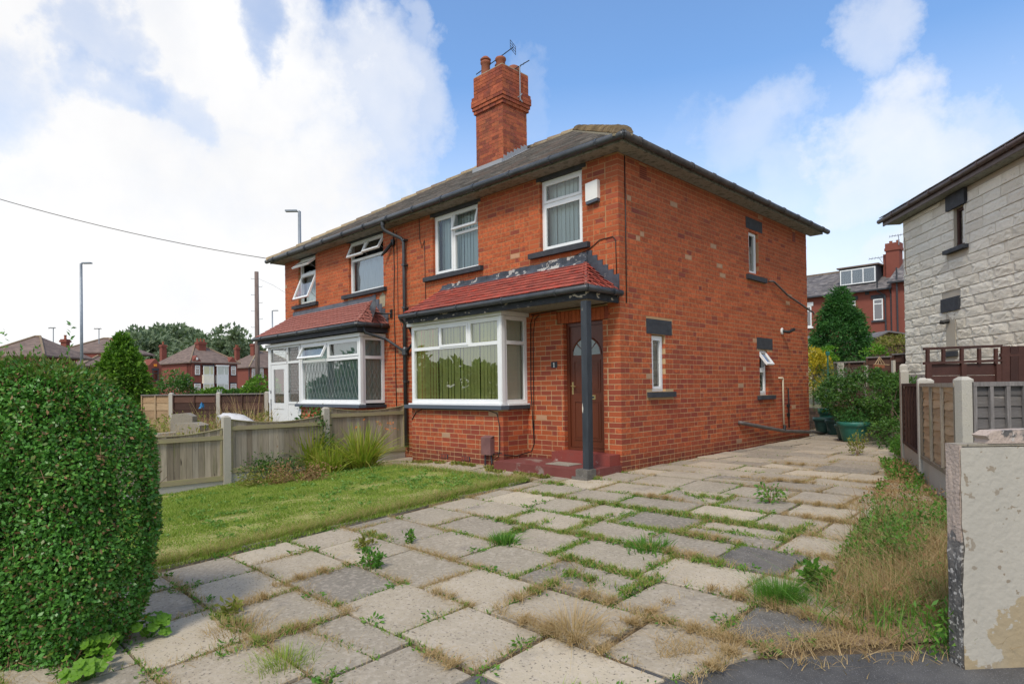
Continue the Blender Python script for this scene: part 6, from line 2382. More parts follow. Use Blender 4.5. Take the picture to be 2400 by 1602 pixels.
tuft('spiky_weed', x, y, 0.11, 220, 'weed', 'spiky bright green dandelion tuft in the middle of the slabs', 'weed', 0.05, 0.014, 0.9)
x, y = gp(1520, 1290)
tuft('spiky_weed', x, y, 0.11, 260, 'weed', 'jagged green weed clump beside the long green joint', 'weed', 0.08, 0.014, 0.9)
x, y = gp(545, 1445)
leafy('leafy_weed', x, y, 0.10, 0.08, 90, 0.05, 'weedy', 'yellow-green dandelion in the joint at the left of the slabs', stems=5)
x, y = gp(1805, 1180)
leafy('leafy_weed', x, y, 0.22, 0.18, 150, 0.05, 'weed', 'green weed with bare dead stems beside the wall of the house', stems=9)
x, y = gp(2010, 1068)
leafy('leafy_weed', x, y, 0.40, 0.22, 260, 0.05, 'weedy', 'tall yellowing weed growing from the paving before the green pots', stems=9)
x, y = gp(1905, 1385)
leafy('leafy_weed', x, y, 0.19, 0.13, 240, 0.07, 'weed', 'upright bright green leaves at the left edge of the weedy strip', stems=9, aspect=0.35)

# strips of weeds and straw running along particular joints
rng = np.random.default_rng(91)


def runs(lst, n0):
    out = []
    for (u, v, ln, ax) in lst:
        x, y = gp(u, v)
        best = None
        for (x0, y0, x1, y1) in JOINTS:          # settle into the nearest joint of that direction
            if (abs(x1 - x0) > abs(y1 - y0)) != (ax == 'x'):
                continue
            cxx, cyy_ = (x0 + x1) / 2, (y0 + y1) / 2
            dd = (x - cxx) ** 2 + (y - cyy_) ** 2
            if best is None or dd < best[0]:
                best = (dd, cxx, cyy_, x0, y0, x1, y1)
        if ax == 'x':
            y = best[2] + (0.012 if best[2] > y else -0.012)
        else:
            x = best[1]
        n = int(n0 * ln)
        t, q = rng.normal(0, ln * .42, n), rng.normal(0, 0.030, n)
        t += 0.05 * np.sin(t * 30)
        P = np.column_stack([x + (t if ax == 'x' else q), y + (q if ax == 'x' else t)])
        out.append(P)
    P = np.concatenate(out)
    return np.column_stack([P, gv(P[:, 0], P[:, 1]) + 0.022])


GR_ = [(1400, 1195, .5, 'x'), (1345, 1218, .4, 'y'), (1530, 1212, .5, 'x'), (1660, 1228, .6, 'x'), (1780, 1245, .5, 'x'), (1275, 1172, .5, 'x'), (1380, 1350, .3, 'x'), (1440, 1372, .35, 'y'), (1490, 1292, .4, 'x'), (1190, 1225, .3, 'x'),
       (1700, 1300, .35, 'x'), (1330, 1330, .4, 'x'), (1290, 1390, .3, 'y'), (1480, 1340, .4, 'x'), (1250, 1245, .4, 'y'), (1600, 1270, .4, 'x'), (1860, 1250, .4, 'y'), (1420, 1250, .4, 'x'), (1330, 1280, .3, 'x'), (640, 1500, .35, 'y'), (590, 1440, .3, 'x'),
       (1380, 1125, .3, 'x'), (1290, 1140, .3, 'x'), (1650, 1175, .3, 'x'), (900, 1255, .3, 'x')]
ST_ = [(1345, 1485, .5, 'x'), (1250, 1475, .35, 'x'), (1450, 1440, .4, 'y'), (1420, 1400, .4, 'x'), (1700, 1470, .6, 'x'), (1640, 1540, .4, 'y'), (1085, 1532, .2, 'x'), (640, 1480, .35, 'y'), (600, 1425, .25, 'y'), (1900, 1490, .5, 'x'), (1760, 1420, .5, 'x'),
       (1650, 1265, .4, 'x'), (1510, 1180, .4, 'x'), (1900, 1230, .4, 'x'), (1850, 1130, .5, 'x'), (1960, 1180, .5, 'x'), (700, 1340, .4, 'y'), (1180, 1130, .4, 'x'), (1540, 1330, .4, 'x'), (1330, 1430, .4, 'y'), (1950, 1330, .4, 'x'), (1870, 1090, .4, 'x'), (1030, 1402, .12, 'x')]
Gq, Sq, Sg = runs(GR_, 620), runs(ST_, 1500), runs(GR_, 500)
la = leaves(Gq, np.tile([0, 0, 0.45], (len(Gq), 1)), 0.032, 0.40, 0.3, rng, 0.8)
bl = blades(runs(GR_, 500), 0.05, 0.006, 0.9, rng, 2)
vv, ff, mi_ = join([(*la, 0), (*bl, 1)])
setp(npmesh('joint_weed_strips', vv, ff, [M['weed'], M['grass']], None, mi=mi_), kind='stuff')
a = blades(Sq, 0.045, 0.005, 1.9, rng, 2)
b = blades(Sg, 0.04, 0.005, 1.6, rng, 2)
vv, ff, _m = join([a, b])
setp(npmesh('straw_strips', vv, ff, M['straw'], None), kind='stuff')

# lobed bright plants at the foot of the hedge
for (u, v, s_, lb) in ((225, 1545, 0.16, 'bright green lobed leaves at the foot of the hedge, nearer the left edge'), (345, 1500, 0.13, 'lobed plant with one yellow leaf by the hedge corner'), (200, 1600, 0.12, 'lobed leaves lowest under the hedge')):
    x, y = gp(u, v)
    x, y = x + FH.x * 0.02, y + FH.y * 0.02
    rg = np.random.default_rng(u)
    p = empty('lobed_plant', (x, y, g(x, y)), lb, 'plant')
    mb = MB()
    lf = []
    for i in range(30):
        a = rg.uniform(0, 6.28)
        rr = s_ * math.sqrt(rg.random())
        c = Vector((x + cos(a) * rr, y + sin(a) * rr, g(x, y) + rg.uniform(0.05, 0.15)))
        mb.tube([(x, y, g(x, y)), tuple(c)], 0.002, 3)
        nrm = (Vector((cos(a) * .5, sin(a) * .5, 1)) - FH * 0.5).normalized()
        uu = nrm.cross(Vector((rg.normal(), rg.normal(), rg.normal()))).normalized()
        ww = nrm.cross(uu)
        r0_ = rg.uniform(0.022, 0.036)
        m_ = 20
        ring = [c + (uu * cos(2 * pi * k / m_) + ww * sin(2 * pi * k / m_)) * r0_ * (1 + 0.11 * cos(5 * 2 * pi * k / m_) + .05 * cos(10 * 2 * pi * k / m_)) + nrm * 0.004 * cos(5 * 2 * pi * k / m_) for k in range(m_)]
        lm = MB()
        lm.add([c - nrm * 0.006] + ring, [(0, 1 + k, 1 + (k + 1) % m_) for k in range(m_)])
        lm.obj('leaf', M['yellowleaf'] if (i == 3 and u == 345) else M['limeleaf'], p)
    mb.obj('stems', M['weed'], p)


# ---- strap-leaved clumps by the fence
def clump(name, x, y, h, r, n, label, flowers=0, m='strap'):
    rg = np.random.default_rng(int(x * -31 + y * -17))
    a = rg.uniform(0, 6.28, n)
    P = np.column_stack([x + np.cos(a) * r * .35 * rg.random(n), y + np.sin(a) * r * .35 * rg.random(n), np.full(n, g(x, y))])
    dirs = np.column_stack([np.cos(a), np.sin(a), np.zeros(n)])
    v, f = blades(P, h, 0.034, 0.75, rg, 5, dirs, 0.42)
    p = empty(name, (x, y, g(x, y)), label, 'plant')
    npmesh('strap_leaves', v, f, M[m], p, kind='stuff')
    if flowers:
        mb = MB()
        Q = []
        for i in range(flowers):
            b = rg.uniform(0, 6.28)
            tip = Vector((x + cos(b) * r * .8, y + sin(b) * r * .8, g(x, y) + h * rg.uniform(.9, 1.12)))
            mb.tube([(x, y, g(x, y) + .1), tip], 0.003, 4)
            for j in range(7):
                Q.append(tuple(tip + Vector((cos(b), sin(b), -0.2)) * 0.02 * j - Vector((cos(b), sin(b), 0)) * 0.06))
        mb.obj('flower_stems', M['twig'], p)
        Q = np.array(Q)
        v, f = leaves(Q, np.tile([0, 0, 1.0], (len(Q), 1)), 0.03, 0.6, .3, rg, .8)
        npmesh('flowers', v, f, M['orange'], p)
    return p


x, y = gp(850, 1100)
clump('strap_leaf_plant', x, y, 0.80, 0.75, 420, 'upright yellow-green strap-leaved clump with a few orange flowers near the bay', 9)
x, y = gp(775, 1110)
clump('strap_leaf_plant', x, y, 0.50, 0.75, 320, 'low drooping strap-leaved clump between the two bigger clumps', 0)
x, y = gp(725, 1105)
clump('strap_leaf_plant', x - .1, y + .1, 0.85, 0.75, 380, 'arching strap-leaved clump leaning against the middle fence post', 0)
leafy('dark_leaved_shrub', x - .30, y + .25, 1.08, 0.48, 2600, 0.07, 'shrub', 'dark leafy shrub behind the arching clump, reaching above the fence rail', 'shrub', stems=12)
x, y = gp(640, 1120)
leafy('trailing_shrub', x, y, 0.32, 0.6, 1500, 0.05, 'shrub', 'low trailing shrub under the middle dipped fence panel', 'shrub', stems=16)
leafy('reddish_creeper', *gp(700, 1132), 0.18, 0.6, 1800, 0.045, 'deadleaf', 'reddish brown creeping plant along the foot of the fence', 'plant', stems=14)
leafy('reddish_creeper', *gp(620, 1140), 0.16, 0.5, 1200, 0.045, 'weedy', 'yellowing creeper at the foot of the fence nearer the hedge', 'plant', stems=12)
# creeping weed line along the foot of the bay
rg = np.random.default_rng(4)
n = 1500
px = rg.uniform(-4.4, -0.5, n)
py = np.where(px < -1.9, -0.72, -0.93) - np.abs(rg.normal(0, 0.05, n)) - 0.03
k = lump_noise(np.column_stack([px * 2, py, px * 0]), 2.0, 8) > -0.35
px, py = px[k], py[k]
P = np.column_stack([px, py, gv(px, py) + 0.02])
v, f = leaves(P, np.tile([0, -.3, .6], (len(P), 1)), 0.05, 0.7, .4, rg, .8)
setp(npmesh('creeping_weeds', v, f, M['weedy'], None), kind='stuff')

# ---- the weedy strip on the right
rng = np.random.default_rng(33)


def strip_pts(n, y0, y1, wf):
    y = rng.uniform(y0, y1, n)
    w_ = np.array([wf(q) for q in y])
    xr = np.array([fx(q) for q in y])
    x = xr - w_ * rng.random(n) + np.where(y < -0.6, 0.25, -0.05)
    P = np.column_stack([x, y])
    dd = (P - np.array([CAM.x, CAM.y])) @ np.array([FH.x, FH.y])
    P = P[dd > 3.25]
    return np.column_stack([P, gv(P[:, 0], P[:, 1]) - 0.01])


wf = lambda y: 0.95 if y < -1.2 else (0.95 - (y + 1.2) * 0.22 if y < 1.5 else 0.35)
S0 = strip_pts(8500, -3.7, -1.0, wf)
S1 = strip_pts(4000, -1.0, 3.4, wf)
S2 = strip_pts(3500, -4.4, 0.5, wf)
S0 = S0[lump_noise(S0, 2.2, 12) > -0.35]
hs_ = 0.10 + 0.24 * np.clip((S0[:, 0] - 3.55) / 0.8, 0, 1) * rng.random(len(S0)) ** .5
a = blades(S0, hs_, 0.0042, 1.5, rng, 3)
b = blades(S1, 0.10, 0.005, 0.9, rng, 2)
c = blades(S2, 0.07, 0.006, 1.8, rng, 2)
vv, ff, _m = join([a, b, c])
setp(npmesh('dry_tall_grass', vv, ff, M['straw'], None), kind='stuff')
G0 = strip_pts(13000, -3.9, -0.9, wf)
G0 = G0[lump_noise(G0, 3.2, 66) > 0.25]
G1 = strip_pts(4200, -0.9, 3.3, wf)
G1 = G1[lump_noise(G1, 2.0, 51) > 0.05]
G0[:, 2] += rng.uniform(0.01, 0.30, len(G0)) * np.clip((G0[:, 0] - 3.2) / 1.0, .15, 1)
G1[:, 2] += rng.uniform(0.01, 0.12, len(G1))
a = leaves(G0, np.tile([0, 0, .6], (len(G0), 1)), 0.042, 0.34, .3, rng, .8)
b = leaves(G1, np.tile([0, 0, .5], (len(G1), 1)), 0.045, 0.5, .3, rng, .8)
G2 = strip_pts(1800, -3.8, -0.6, wf)
c = blades(G2, 0.20, 0.009, 1.1, rng, 3)
vv, ff, _m = join([a, b, c])
setp(npmesh('strip_weeds', vv, ff, M['weed'], None), kind='stuff')
G0 = strip_pts(1300, -3.6, 2.5, wf)
G0[:, 2] += rng.uniform(0.01, 0.2, len(G0))
a = leaves(G0, np.tile([0, 0, .4], (len(G0), 1)), 0.04, 0.45, .3, rng, .9)
b = blades(strip_pts(260, -3.4, -0.9, wf), 0.42, 0.006, 0.35, rng, 3)
vv, ff, _m = join([a, b])
setp(npmesh('brown_weeds', vv, ff, M['deadleaf'], None), kind='stuff')
sheet('litter_strip', clip_poly([(3.6, -4.3), (5.2, -4.0), (4.3, -0.4), (3.0, 3.5), (2.72, 3.5), (3.35, 0.4), (3.45, -1.6)], dl(3.5, -16), dl(3.5, 14)), 0.006, 0.12, M['litter'], kind='stuff', rough=0.012)

# straw mat scattered on the ground at the front edge
P = np.array([dl(3.45 + abs(rng.normal(0, .12)), rng.uniform(0.8, 2.2)) for _ in range(1500)])
P = np.column_stack([P, gv(P[:, 0], P[:, 1]) + 0.005])
v, f = blades(P, 0.05, 0.004, 2.5, rng, 2)
setp(npmesh('straw_litter', v, f, M['straw'], None), kind='stuff')
# dropped wrapper
x, y = gp(1903, 1371)
mb = MB()
z = g(x, y) + 0.02
for i in range(7):
    a0, a1 = i * .9, i * .9 + .9
    mb.add([(x, y, z + .03), (x + cos(a0) * .06, y + sin(a0) * .045, z + random.uniform(-.01, .015)), (x + cos(a1) * .06, y + sin(a1) * .045, z + random.uniform(-.01, .015))], [(0, 1, 2)])
mb.obj('wrapper', M['white'], None, label='crumpled white wrapper lying among the green weeds at the slab edge', cat='litter')


# ------------------------------------------------------------------ pots and shrubs behind
def flowerpot(x, y, r, h, m, label, plant=None):
    p = empty('flower_pot', (x, y, g(x, y)), label, 'plant pot', 'green plastic pots behind the house')
    mb = MB()
    mb.lathe([(r * .62, 0), (r * .72, h * .08), (r * .92, h * .72), (r * .95, h * .76), (r * 1.04, h * .78), (r * 1.06, h * .97), (r * 1.0, h), (r * .93, h), (r * .9, h * .9)], (x, y, g(x, y) + 0.02), 24)
    mb.obj('pot_body', M[m], p, smooth=True)
    mb = MB()
    mb.lathe([(r * .9, 0), (r * .88, .01)], (x, y, g(x, y) + h * .88), 16)
    mb.obj('compost', M['soil'], p)
    return p


def pt(u, v):
    return gp(u, v)


x0, y0 = 1.20, 6.70
flowerpot(1.22, 6.62, 0.30, 0.42, 'pot', 'largest bright green pot with ferny plant, nearest on the paving')
flowerpot(0.98, 6.95, 0.22, 0.34, 'potd', 'dull green pot partly hidden behind the largest pot')
flowerpot(0.33, 8.25, 0.20, 0.36, 'potd', 'faded green tapered pot to the right of the dark pots')
flowerpot(-0.05, 8.70, 0.25, 0.38, 'potd', 'dark green ribbed pot with a pale rim by the corner of the house')
flowerpot(-0.10, 9.25, 0.26, 0.58, 'pot', 'tall dark green tub half hidden behind the brick corner')


def foliage_blob(name, c, rx, ry, rz, nc, nl, size, m, label, cat, base_z=None, aspect=0.5, seed=1, cr=0.28, trunk=None, droop=0.0, more=None, group=None, shape=None, crown='crown'):
    """crown of many leaf clumps through an ellipsoid volume, open between clumps"""
    rg = np.random.default_rng(seed)
    d = sphere_pts(nc, rg)
    rr = rg.uniform(0.45, 1.0, (nc, 1)) ** 0.5
    C = d * rr
    if shape:
        C = shape(C, rg)
    C = C * np.array([rx, ry, rz]) + np.array(c)
    rad_ = rg.uniform(.6, 1.2, nc) * cr * min(rx, rz)
    k = np.repeat(np.arange(nc), nl)
    n = len(k)
    dd = sphere_pts(n, rg)
    P = C[k] + dd * (rad_[k] * rg.uniform(.4, 1.0, n) ** .5)[:, None] * np.array([1, 1, .75])
    D = dd + (P - np.array(c)) / np.array([rx, ry, rz]) * 0.6 + np.array([0, 0, -droop])
    v, f = leaves(P, unitv(D), size, aspect, .3, rg, .55)
    bz = c[2] - rz if base_z is None else base_z
    p = empty(name, (c[0], c[1], bz), label, cat, group)
    npmesh(crown, v, f, M[m], p, kind='stuff')
    if more:
        for (m2, frac, sz) in more:
            q = rg.choice(n, int(n * frac), replace=False)
            v, f = leaves(P[q] + D[q] * 0.02, unitv(D[q]), sz, aspect, .3, rg, .8)
            npmesh('blossom' if m2 == 'flower' else 'dead_sprays', v, f, M[m2], p, kind='stuff')
    if trunk:
        mb = MB()
        b = Vector((c[0], c[1], bz))
        mb.tube([b, b + Vector((0, 0, (c[2] - bz) * .7)), Vector(c) + Vector((0, 0, rz * .5))], [trunk, trunk * .75, trunk * .2], 8)
        for i in range(7):
            q = C[rg.integers(nc)]
            s_ = b + (Vector(c) - b) * rg.uniform(.4, 1.0)
            mb.tube([s_, (s_ + Vector(q)) / 2 + Vector((0, 0, .05)), Vector(q)], [trunk * .35, trunk * .22, trunk * .08], 5)
        mb.obj('trunk', M['bark'], p)
    return p


foliage_blob('glossy_shrub', (1.20, 7.75, 1.02), 1.05, 0.80, 0.60, 150, 46, 0.075, 'shrub', 'large rounded glossy green shrub behind the pots', 'shrub', 0.1, seed=3, cr=.20, trunk=.05)
foliage_blob('glossy_shrub', (1.85, 7.0, 0.85), 0.50, 0.6, 0.60, 60, 40, 0.07, 'shrub', 'green shrub spilling against the tall concrete fence post', 'shrub', 0.1, seed=8, cr=.3, trunk=.04)
foliage_blob('bare_brown_shrub', (0.98, 7.95, 0.66), 0.60, 0.40, 0.40, 60, 40, 0.09, 'rustleaf', 'brown leafless twiggy base of shrub between the pots', 'shrub', 0.05, aspect=.1, seed=9, cr=.3)
foliage_blob('ferny_plant', (1.22, 6.62, 0.60), 0.34, 0.32, 0.16, 30, 30, 0.06, 'fern', 'ferny green plant trailing over the largest pot', 'plant', 0.45, aspect=.3, seed=10, cr=.4)
foliage_blob('grey_conifer', (0.15, 8.75, 1.08), 0.42, 0.42, 0.52, 60, 60, 0.07, 'fern', 'blue-green feathery conifer in the tapered pot', 'conifer', 0.4, aspect=.16, seed=12, cr=.4)
foliage_blob('heather_bush', (0.10, 9.9, 1.15), 0.70, 0.6, 0.72, 80, 60, 0.06, 'lavender', 'grey-brown twiggy bush beside the brick corner', 'shrub', 0.1, aspect=.18, seed=13, cr=.3)
foliage_blob('ivy_patch', (2.25, 5.9, 0.35), 0.45, 0.8, 0.28, 50, 36, 0.06, 'shrub', 'dark trailing plants in front of the tall far fence post', 'plant', 0.05, seed=15, cr=.4)
foliage_blob('ivy_patch', (2.55, 4.7, 0.2), 0.22, 0.5, 0.15, 30, 36, 0.05, 'weed', 'bright green weeds at the foot of the brown lap panel', 'plant', 0.05, seed=16, cr=.5)
foliage_blob('lavender_plant', (1.80, 6.35, 0.18), 0.30, 0.3, 0.18, 26, 30, 0.05, 'lavender', 'dark purple-grey sprawling plant right of the big pot', 'plant', 0.05, aspect=.2, seed=17, cr=.5)

# low brick wall behind the pots
bw = empty('low_garden_wall', (0.6, 9.2, 0.1), 'low brown garden wall behind the green pots', 'wall')
mb = MB()
A_, B_ = Vector((-1.8, 10.9, 0.05)), Vector((1.55, 8.0, 0.05))
dd_ = (B_ - A_)
nn_ = Vector((-dd_.y, dd_.x, 0)).normalized() * 0.1
mb.obox(A_, dd_, nn_, (0, 0, 0.62))
mb.obj('core', M['conc'], bw)
fr_ = Fr(A_, dd_.normalized(), -nn_.normalized())
mb = MB()
for k in range(7):
    u = -0.11 if k % 2 else 0
    while u < dd_.length:
        p, q = max(u + .005, 0), min(u + .223, dd_.length)
        if q - p > .03:
            fbox(mb, fr_, p, q, -.01, .006 + random.uniform(-.002, .003), 0.01 + k * .085, 0.085 + k * .085)
        u += .2286
mb.obj('brickwork', mat('brown_brick', [(0.16, 0.10, 0.07), (0.22, 0.14, 0.10), (0.12, 0.08, 0.06)], rnd='isl', nscale=8, namt=.3, bump=.3), bw, kind='stuff')

# back fence of dark lap panels
def plain_panel(name, a, b, z0, z1, m, nvert, label, group, horiz=6, cap=True):
    a, b = Vector((a[0], a[1], 0)), Vector((b[0], b[1], 0))
    u = (b - a).normalized()
    W_ = (b - a).length
    n = Vector((u.y, -u.x, 0))
    if n.dot(CAM - a) < 0:
        n = -n
    fr = Fr(a, u, n)
    p = empty(name, (a + b) / 2 + Vector((0, 0, z0)), label, 'fence', group)
    H_ = (z1 - z0) / horiz
    for r in range(horiz):
        mb = MB()
        mb.add([fr.p(0, .02, z0 + r * H_ - .01), fr.p(W_, .02, z0 + r * H_ - .01), fr.p(W_, .004, z0 + (r + 1) * H_), fr.p(0, .004, z0 + (r + 1) * H_),
                fr.p(0, -.01, z0 + r * H_ - .01), fr.p(W_, -.01, z0 + r * H_ - .01), fr.p(W_, -.01, z0 + (r + 1) * H_), fr.p(0, -.01, z0 + (r + 1) * H_)], MB.BF)
        mb.obj('lap_board', M[m], p)
    for i in range(nvert + 1):
        mb = MB()
        q = (W_ - .05) * i / nvert
        fbox(mb, fr, q, q + .05, .021, .05, z0, z1)
        mb.obj('batten', M[m], p)
    if cap:
        mb = MB()
        fbox(mb, fr, 0, W_, -.02, .06, z1, z1 + .04)
        mb.obj('capping', M['batten'], p)
    return p


def sp(u, v, d):
    p = spot(u, v, d)
    return (p.x, p.y)


GB = 'dark lap fences behind the shrubs'
plain_panel('back_fence', sp(1955, 850, 19.0), sp(2029, 850, 18.4), 0.9, 1.93, 'lapbrown', 2, 'dark brown fence panel behind the glossy shrub, left of the bird-house-shaped planter', GB)
plain_panel('back_fence', sp(2031, 845, 18.3), sp(2092, 845, 17.8), 0.9, 2.04, 'lapbrown', 2, 'dark brown fence panel directly behind the house-shaped planter', GB)
plain_panel('back_fence', sp(2094, 845, 17.8), sp(2145, 845, 17.2), 0.9, 2.10, 'lapbrown', 2, 'dark brown fence panel running behind the stone-clad house corner', GB)
for (u, v0, v1_, d, lb) in ((1972, 850, 875, 17.4, 'broad white post top in front of the dark back fence at its left end'), (2032, 856, 868, 17.2, 'narrow white post top beside the planter'), (2096, 844, 862, 17.0, 'white post top right of the planter')):
    p0_ = spot(u, v1_, d)
    mb = MB()
    hw = 0.075 if u == 1972 else 0.035
    top = spot(u, v0, d).z
    mb.obox(Vector((p0_.x, p0_.y, 0.1)) - RH * hw, RH * hw * 2, FH * 0.08, (0, 0, top - 0.1))
    mb.obj('fence_post', M['concpost'], None, label=lb, cat='fence post', group='white posts before the dark back fence')
# timber rail with dark gaps above the shrub
plain_panel('sleeper_wall', sp(2075, 870, 16.2), sp(2160, 870, 15.6), 1.0, 1.60, 'batten', 6, 'weathered grey timber edging above the shrub, beside the twin post tops', None, horiz=3) if False else None
mb = MB()
a = Vector((*sp(2070, 880, 16.0), 0))
b = Vector((*sp(2170, 880, 15.2), 0))
for z in (1.22, 1.40):
    mb.obox(a + Vector((0, 0, z)), b - a, FH * 0.08, (0, 0, 0.10))
for i in range(9):
    mb.obox(a + (b - a) * (i / 9) + Vector((0, 0, 0.3)) - FH * 0.04, (b - a).normalized() * 0.09, FH * 0.04, (0, 0, 1.18))
mb.obj('timber_edging', M['batten'], None, label='weathered grey timber edging above the shrub, left of the twin post tops', cat='edging')
# house-shaped planter
c = spot(2057, 862, 17.0)
pl = empty('hanging_planter', tuple(c), 'terracotta planter shaped like a little house hung on the dark back fence', 'planter')
mb = MB()
mb.obox(c - RH * .13 - FH * .1, RH * .26, FH * .1, (0, 0, .10))
mb.obj('trough', M['terracotta'], pl)
mb = MB()
for (a, b) in (((-.13, .10), (0, .30)), ((0, .30), (.13, .10)), ((-.05, .10), (0, .26)), ((.05, .10), (0, .26)), ((-.16, .10), (.26, .08))):
    mb.tube([c - FH * .1 + RH * a[0] + Vector((0, 0, a[1])), c - FH * .1 + RH * b[0] + Vector((0, 0, b[1]))], .012, 5)
mb.obj('frame', M['laptan'], pl)

# trellis and picket behind the right fence
def wood_run(name, label, cat):
    return empty(name, tuple(spot(2230, 880, 8.6)), label, cat)


tr = wood_run('trellis', 'dark brown open trellis rail over a boarded panel in front of the clad house', 'trellis')
d_ = 8.8


def wp_(u, v):
    return spot(u, v, d_)


def bar(u0, v0, u1, v1_, w_, parent, name='bar'):
    a, b = wp_(u0, v0), wp_(u1, v1_)
    mb = MB()
    if abs(u1 - u0) > abs(v1_ - v0):
        mb.obox(a - Vector((0, 0, w_ / 2)), b - a, FH * .04, (0, 0, w_))
    else:
        mb.obox(a - RH * w_ / 2, RH * w_, FH * .035, b - a)
    mb.obj(name, M['brownwood'], parent)


bar(2167, 817, 2350, 810, .035, tr, 'rail')
bar(2167, 851, 2350, 844, .035, tr, 'rail')
for u in (2176, 2213, 2256, 2297, 2336):
    bar(u, 852, u, 816, .04, tr, 'upright')
for k in range(4):
    z = 0.88 + k * 0.17
    a, b = wp_(2180, 900), wp_(2342, 900)
    mb = MB()
    mb.obox(Vector((a.x, a.y, z)) + FH * .03, Vector((b.x - a.x, b.y - a.y, 0)), FH * .02, (0, 0, .165))
    mb.obj('board', M['brownwood'], tr)
for u in (2178, 2260, 2342):
    bar(u, 940, u, 852, .07, tr, 'post')
for i, (u, ww) in enumerate(((2358, .11), (2378, .11), (2396, .10), (2414, .11), (2434, .11))):
    if i == 0:
        pk = empty('picket_fence', tuple(wp_(2380, 900)), 'tall dark brown picket boards beside the trellis at the right edge', 'fence')
    bar(u, 960, u, 810 + i % 2, ww, pk, 'picket')
bar(2347, 832, 2440, 826, .05, pk, 'rail')

# ------------------------------------------------------------------ the neighbour's front garden (left)
GBL = 'brown fence panels of the left garden'
fxs = [(330, 931), (402, 927), (513, 922.5), (626, 919.5), (740, 915)]
pts_ = []
for (u, v) in fxs:
    d = 21.5 - (u - 330) * 0.004
    p = spot(u, v, d)
    pts_.append(p)
for i in range(4):
    a, b = pts_[i], pts_[i + 1]
    q = (b - a)
    plain_panel('timber_fence', (a.x + q.x * .04, a.y + q.y * .04), (b.x - q.x * .04, b.y - q.y * .04), -0.25, 1.22, 'laptan' if i == 0 else 'lapbrown', 2,
                ['faded tan fence panel just right of the hedge top', 'dark brown fence panel above the broken concrete blocks', 'dark brown fence panel behind the long dry grass, left of the white porch', 'dark brown fence panel running behind the porch'][i], GBL, horiz=6)
    if i:
        concpost('fence_post', a.x, a.y, -0.3, 1.31, ['', 'pale concrete post between the tan and the brown panel', 'pale concrete post in the middle of the brown garden fence', 'pale concrete post beside the white porch'][i], 'concrete posts of the brown garden fence', w=0.13, yaw=rad(45))
# concrete blocks and rubble
for (u, v, d, w_, h_, lb, yw) in ((425, 990, 15.2, .50, .42, 'broken concrete block standing highest in the overgrown garden', .2), (435, 1012, 14.6, .70, .35, 'broken concrete block in front of the highest one', -.1),
                                  (455, 1040, 13.4, .8, .28, 'long concrete lump lying behind the dipped fence', .35), (400, 1035, 14.0, .6, .3, 'concrete lump nearest the hedge in the overgrown garden', .6)):
    p = spot(u, v, d)
    mb = MB()
    c_ = Vector((p.x, p.y, -0.3))
    U_ = (RH * cos(yw) + FH * sin(yw))
    V_ = (FH * cos(yw) - RH * sin(yw))
    z1 = spot(u, v - 22, d).z
    b0_ = c_ - U_ * w_ / 2
    mb.prism([b0_, b0_ + U_ * w_, b0_ + U_ * w_ + Vector((0, 0, z1 + .3 - h_ * .2)), b0_ + U_ * w_ * .7 + Vector((0, 0, z1 + .3)), b0_ + U_ * w_ * .1 + Vector((0, 0, z1 + .28)), b0_ + Vector((0, 0, z1 + .1))], V_ * 0.4)
    mb.obj('concrete_block', M['conc'], None, label=lb, cat='concrete block', group='broken concrete blocks in the overgrown garden')
# white sack
p = spot(555, 972, 12.6)
sv, sf = [], []
for i in range(13):
    for j in range(9):
        a, b = pi * 2 * i / 12, (j / 8 - .5) * pi
        r_ = cos(b)
        q = RH * (cos(a) * r_ * .36) + FH * (sin(a) * r_ * .22) + Vector((0, 0, sin(b) * .12 - .08 * cos(a) * r_))
        q *= 1 + .10 * sin(i * 2.3 + j * 1.7) + random.uniform(-.03, .03)
        sv.append(Vector((p.x, p.y, p.z - 0.10)) + q)
for i in range(12):
    for j in range(8):
        sf.append((i * 9 + j, ((i + 1) % 12) * 9 + j, ((i + 1) % 12) * 9 + j + 1, i * 9 + j + 1))
mb = MB()
mb.add(sv, sf)
mb.obj('rubble_sack', M['sack'], None, smooth=True, label='lumpy white rubble sack slumped behind the dipped fence', cat='sack')
p = spot(472, 950, 17.5)
mb = MB()
for i in range(9):
    a0, a1 = i * .8, i * .8 + 1.1
    mb.add([(p.x + .02, p.y, p.z + .10), (p.x + cos(a0) * .08, p.y + sin(a0) * .08, p.z + random.uniform(-.1, .06)), (p.x + cos(a1) * .07, p.y + sin(a1) * .07, p.z + random.uniform(-.12, .04))], [(0, 1, 2)])
mb.obj('blue_bag', M['bluepl'], None, label='small blue plastic bag caught in the tall weeds before the brown fence', cat='bag')
p = spot(480, 1038, 12.3)
mb = MB()
for i in range(6):
    mb.tube([(p.x - .1 + .04 * i, p.y, p.z - .02), (p.x - .12 + .05 * i, p.y + .02, p.z + .05 + .02 * (i % 2))], .01, 4)
mb.obj('orange_scraps', M['orangepl'], None, label='orange plastic scraps near the broken concrete', cat='litter', kind='stuff')
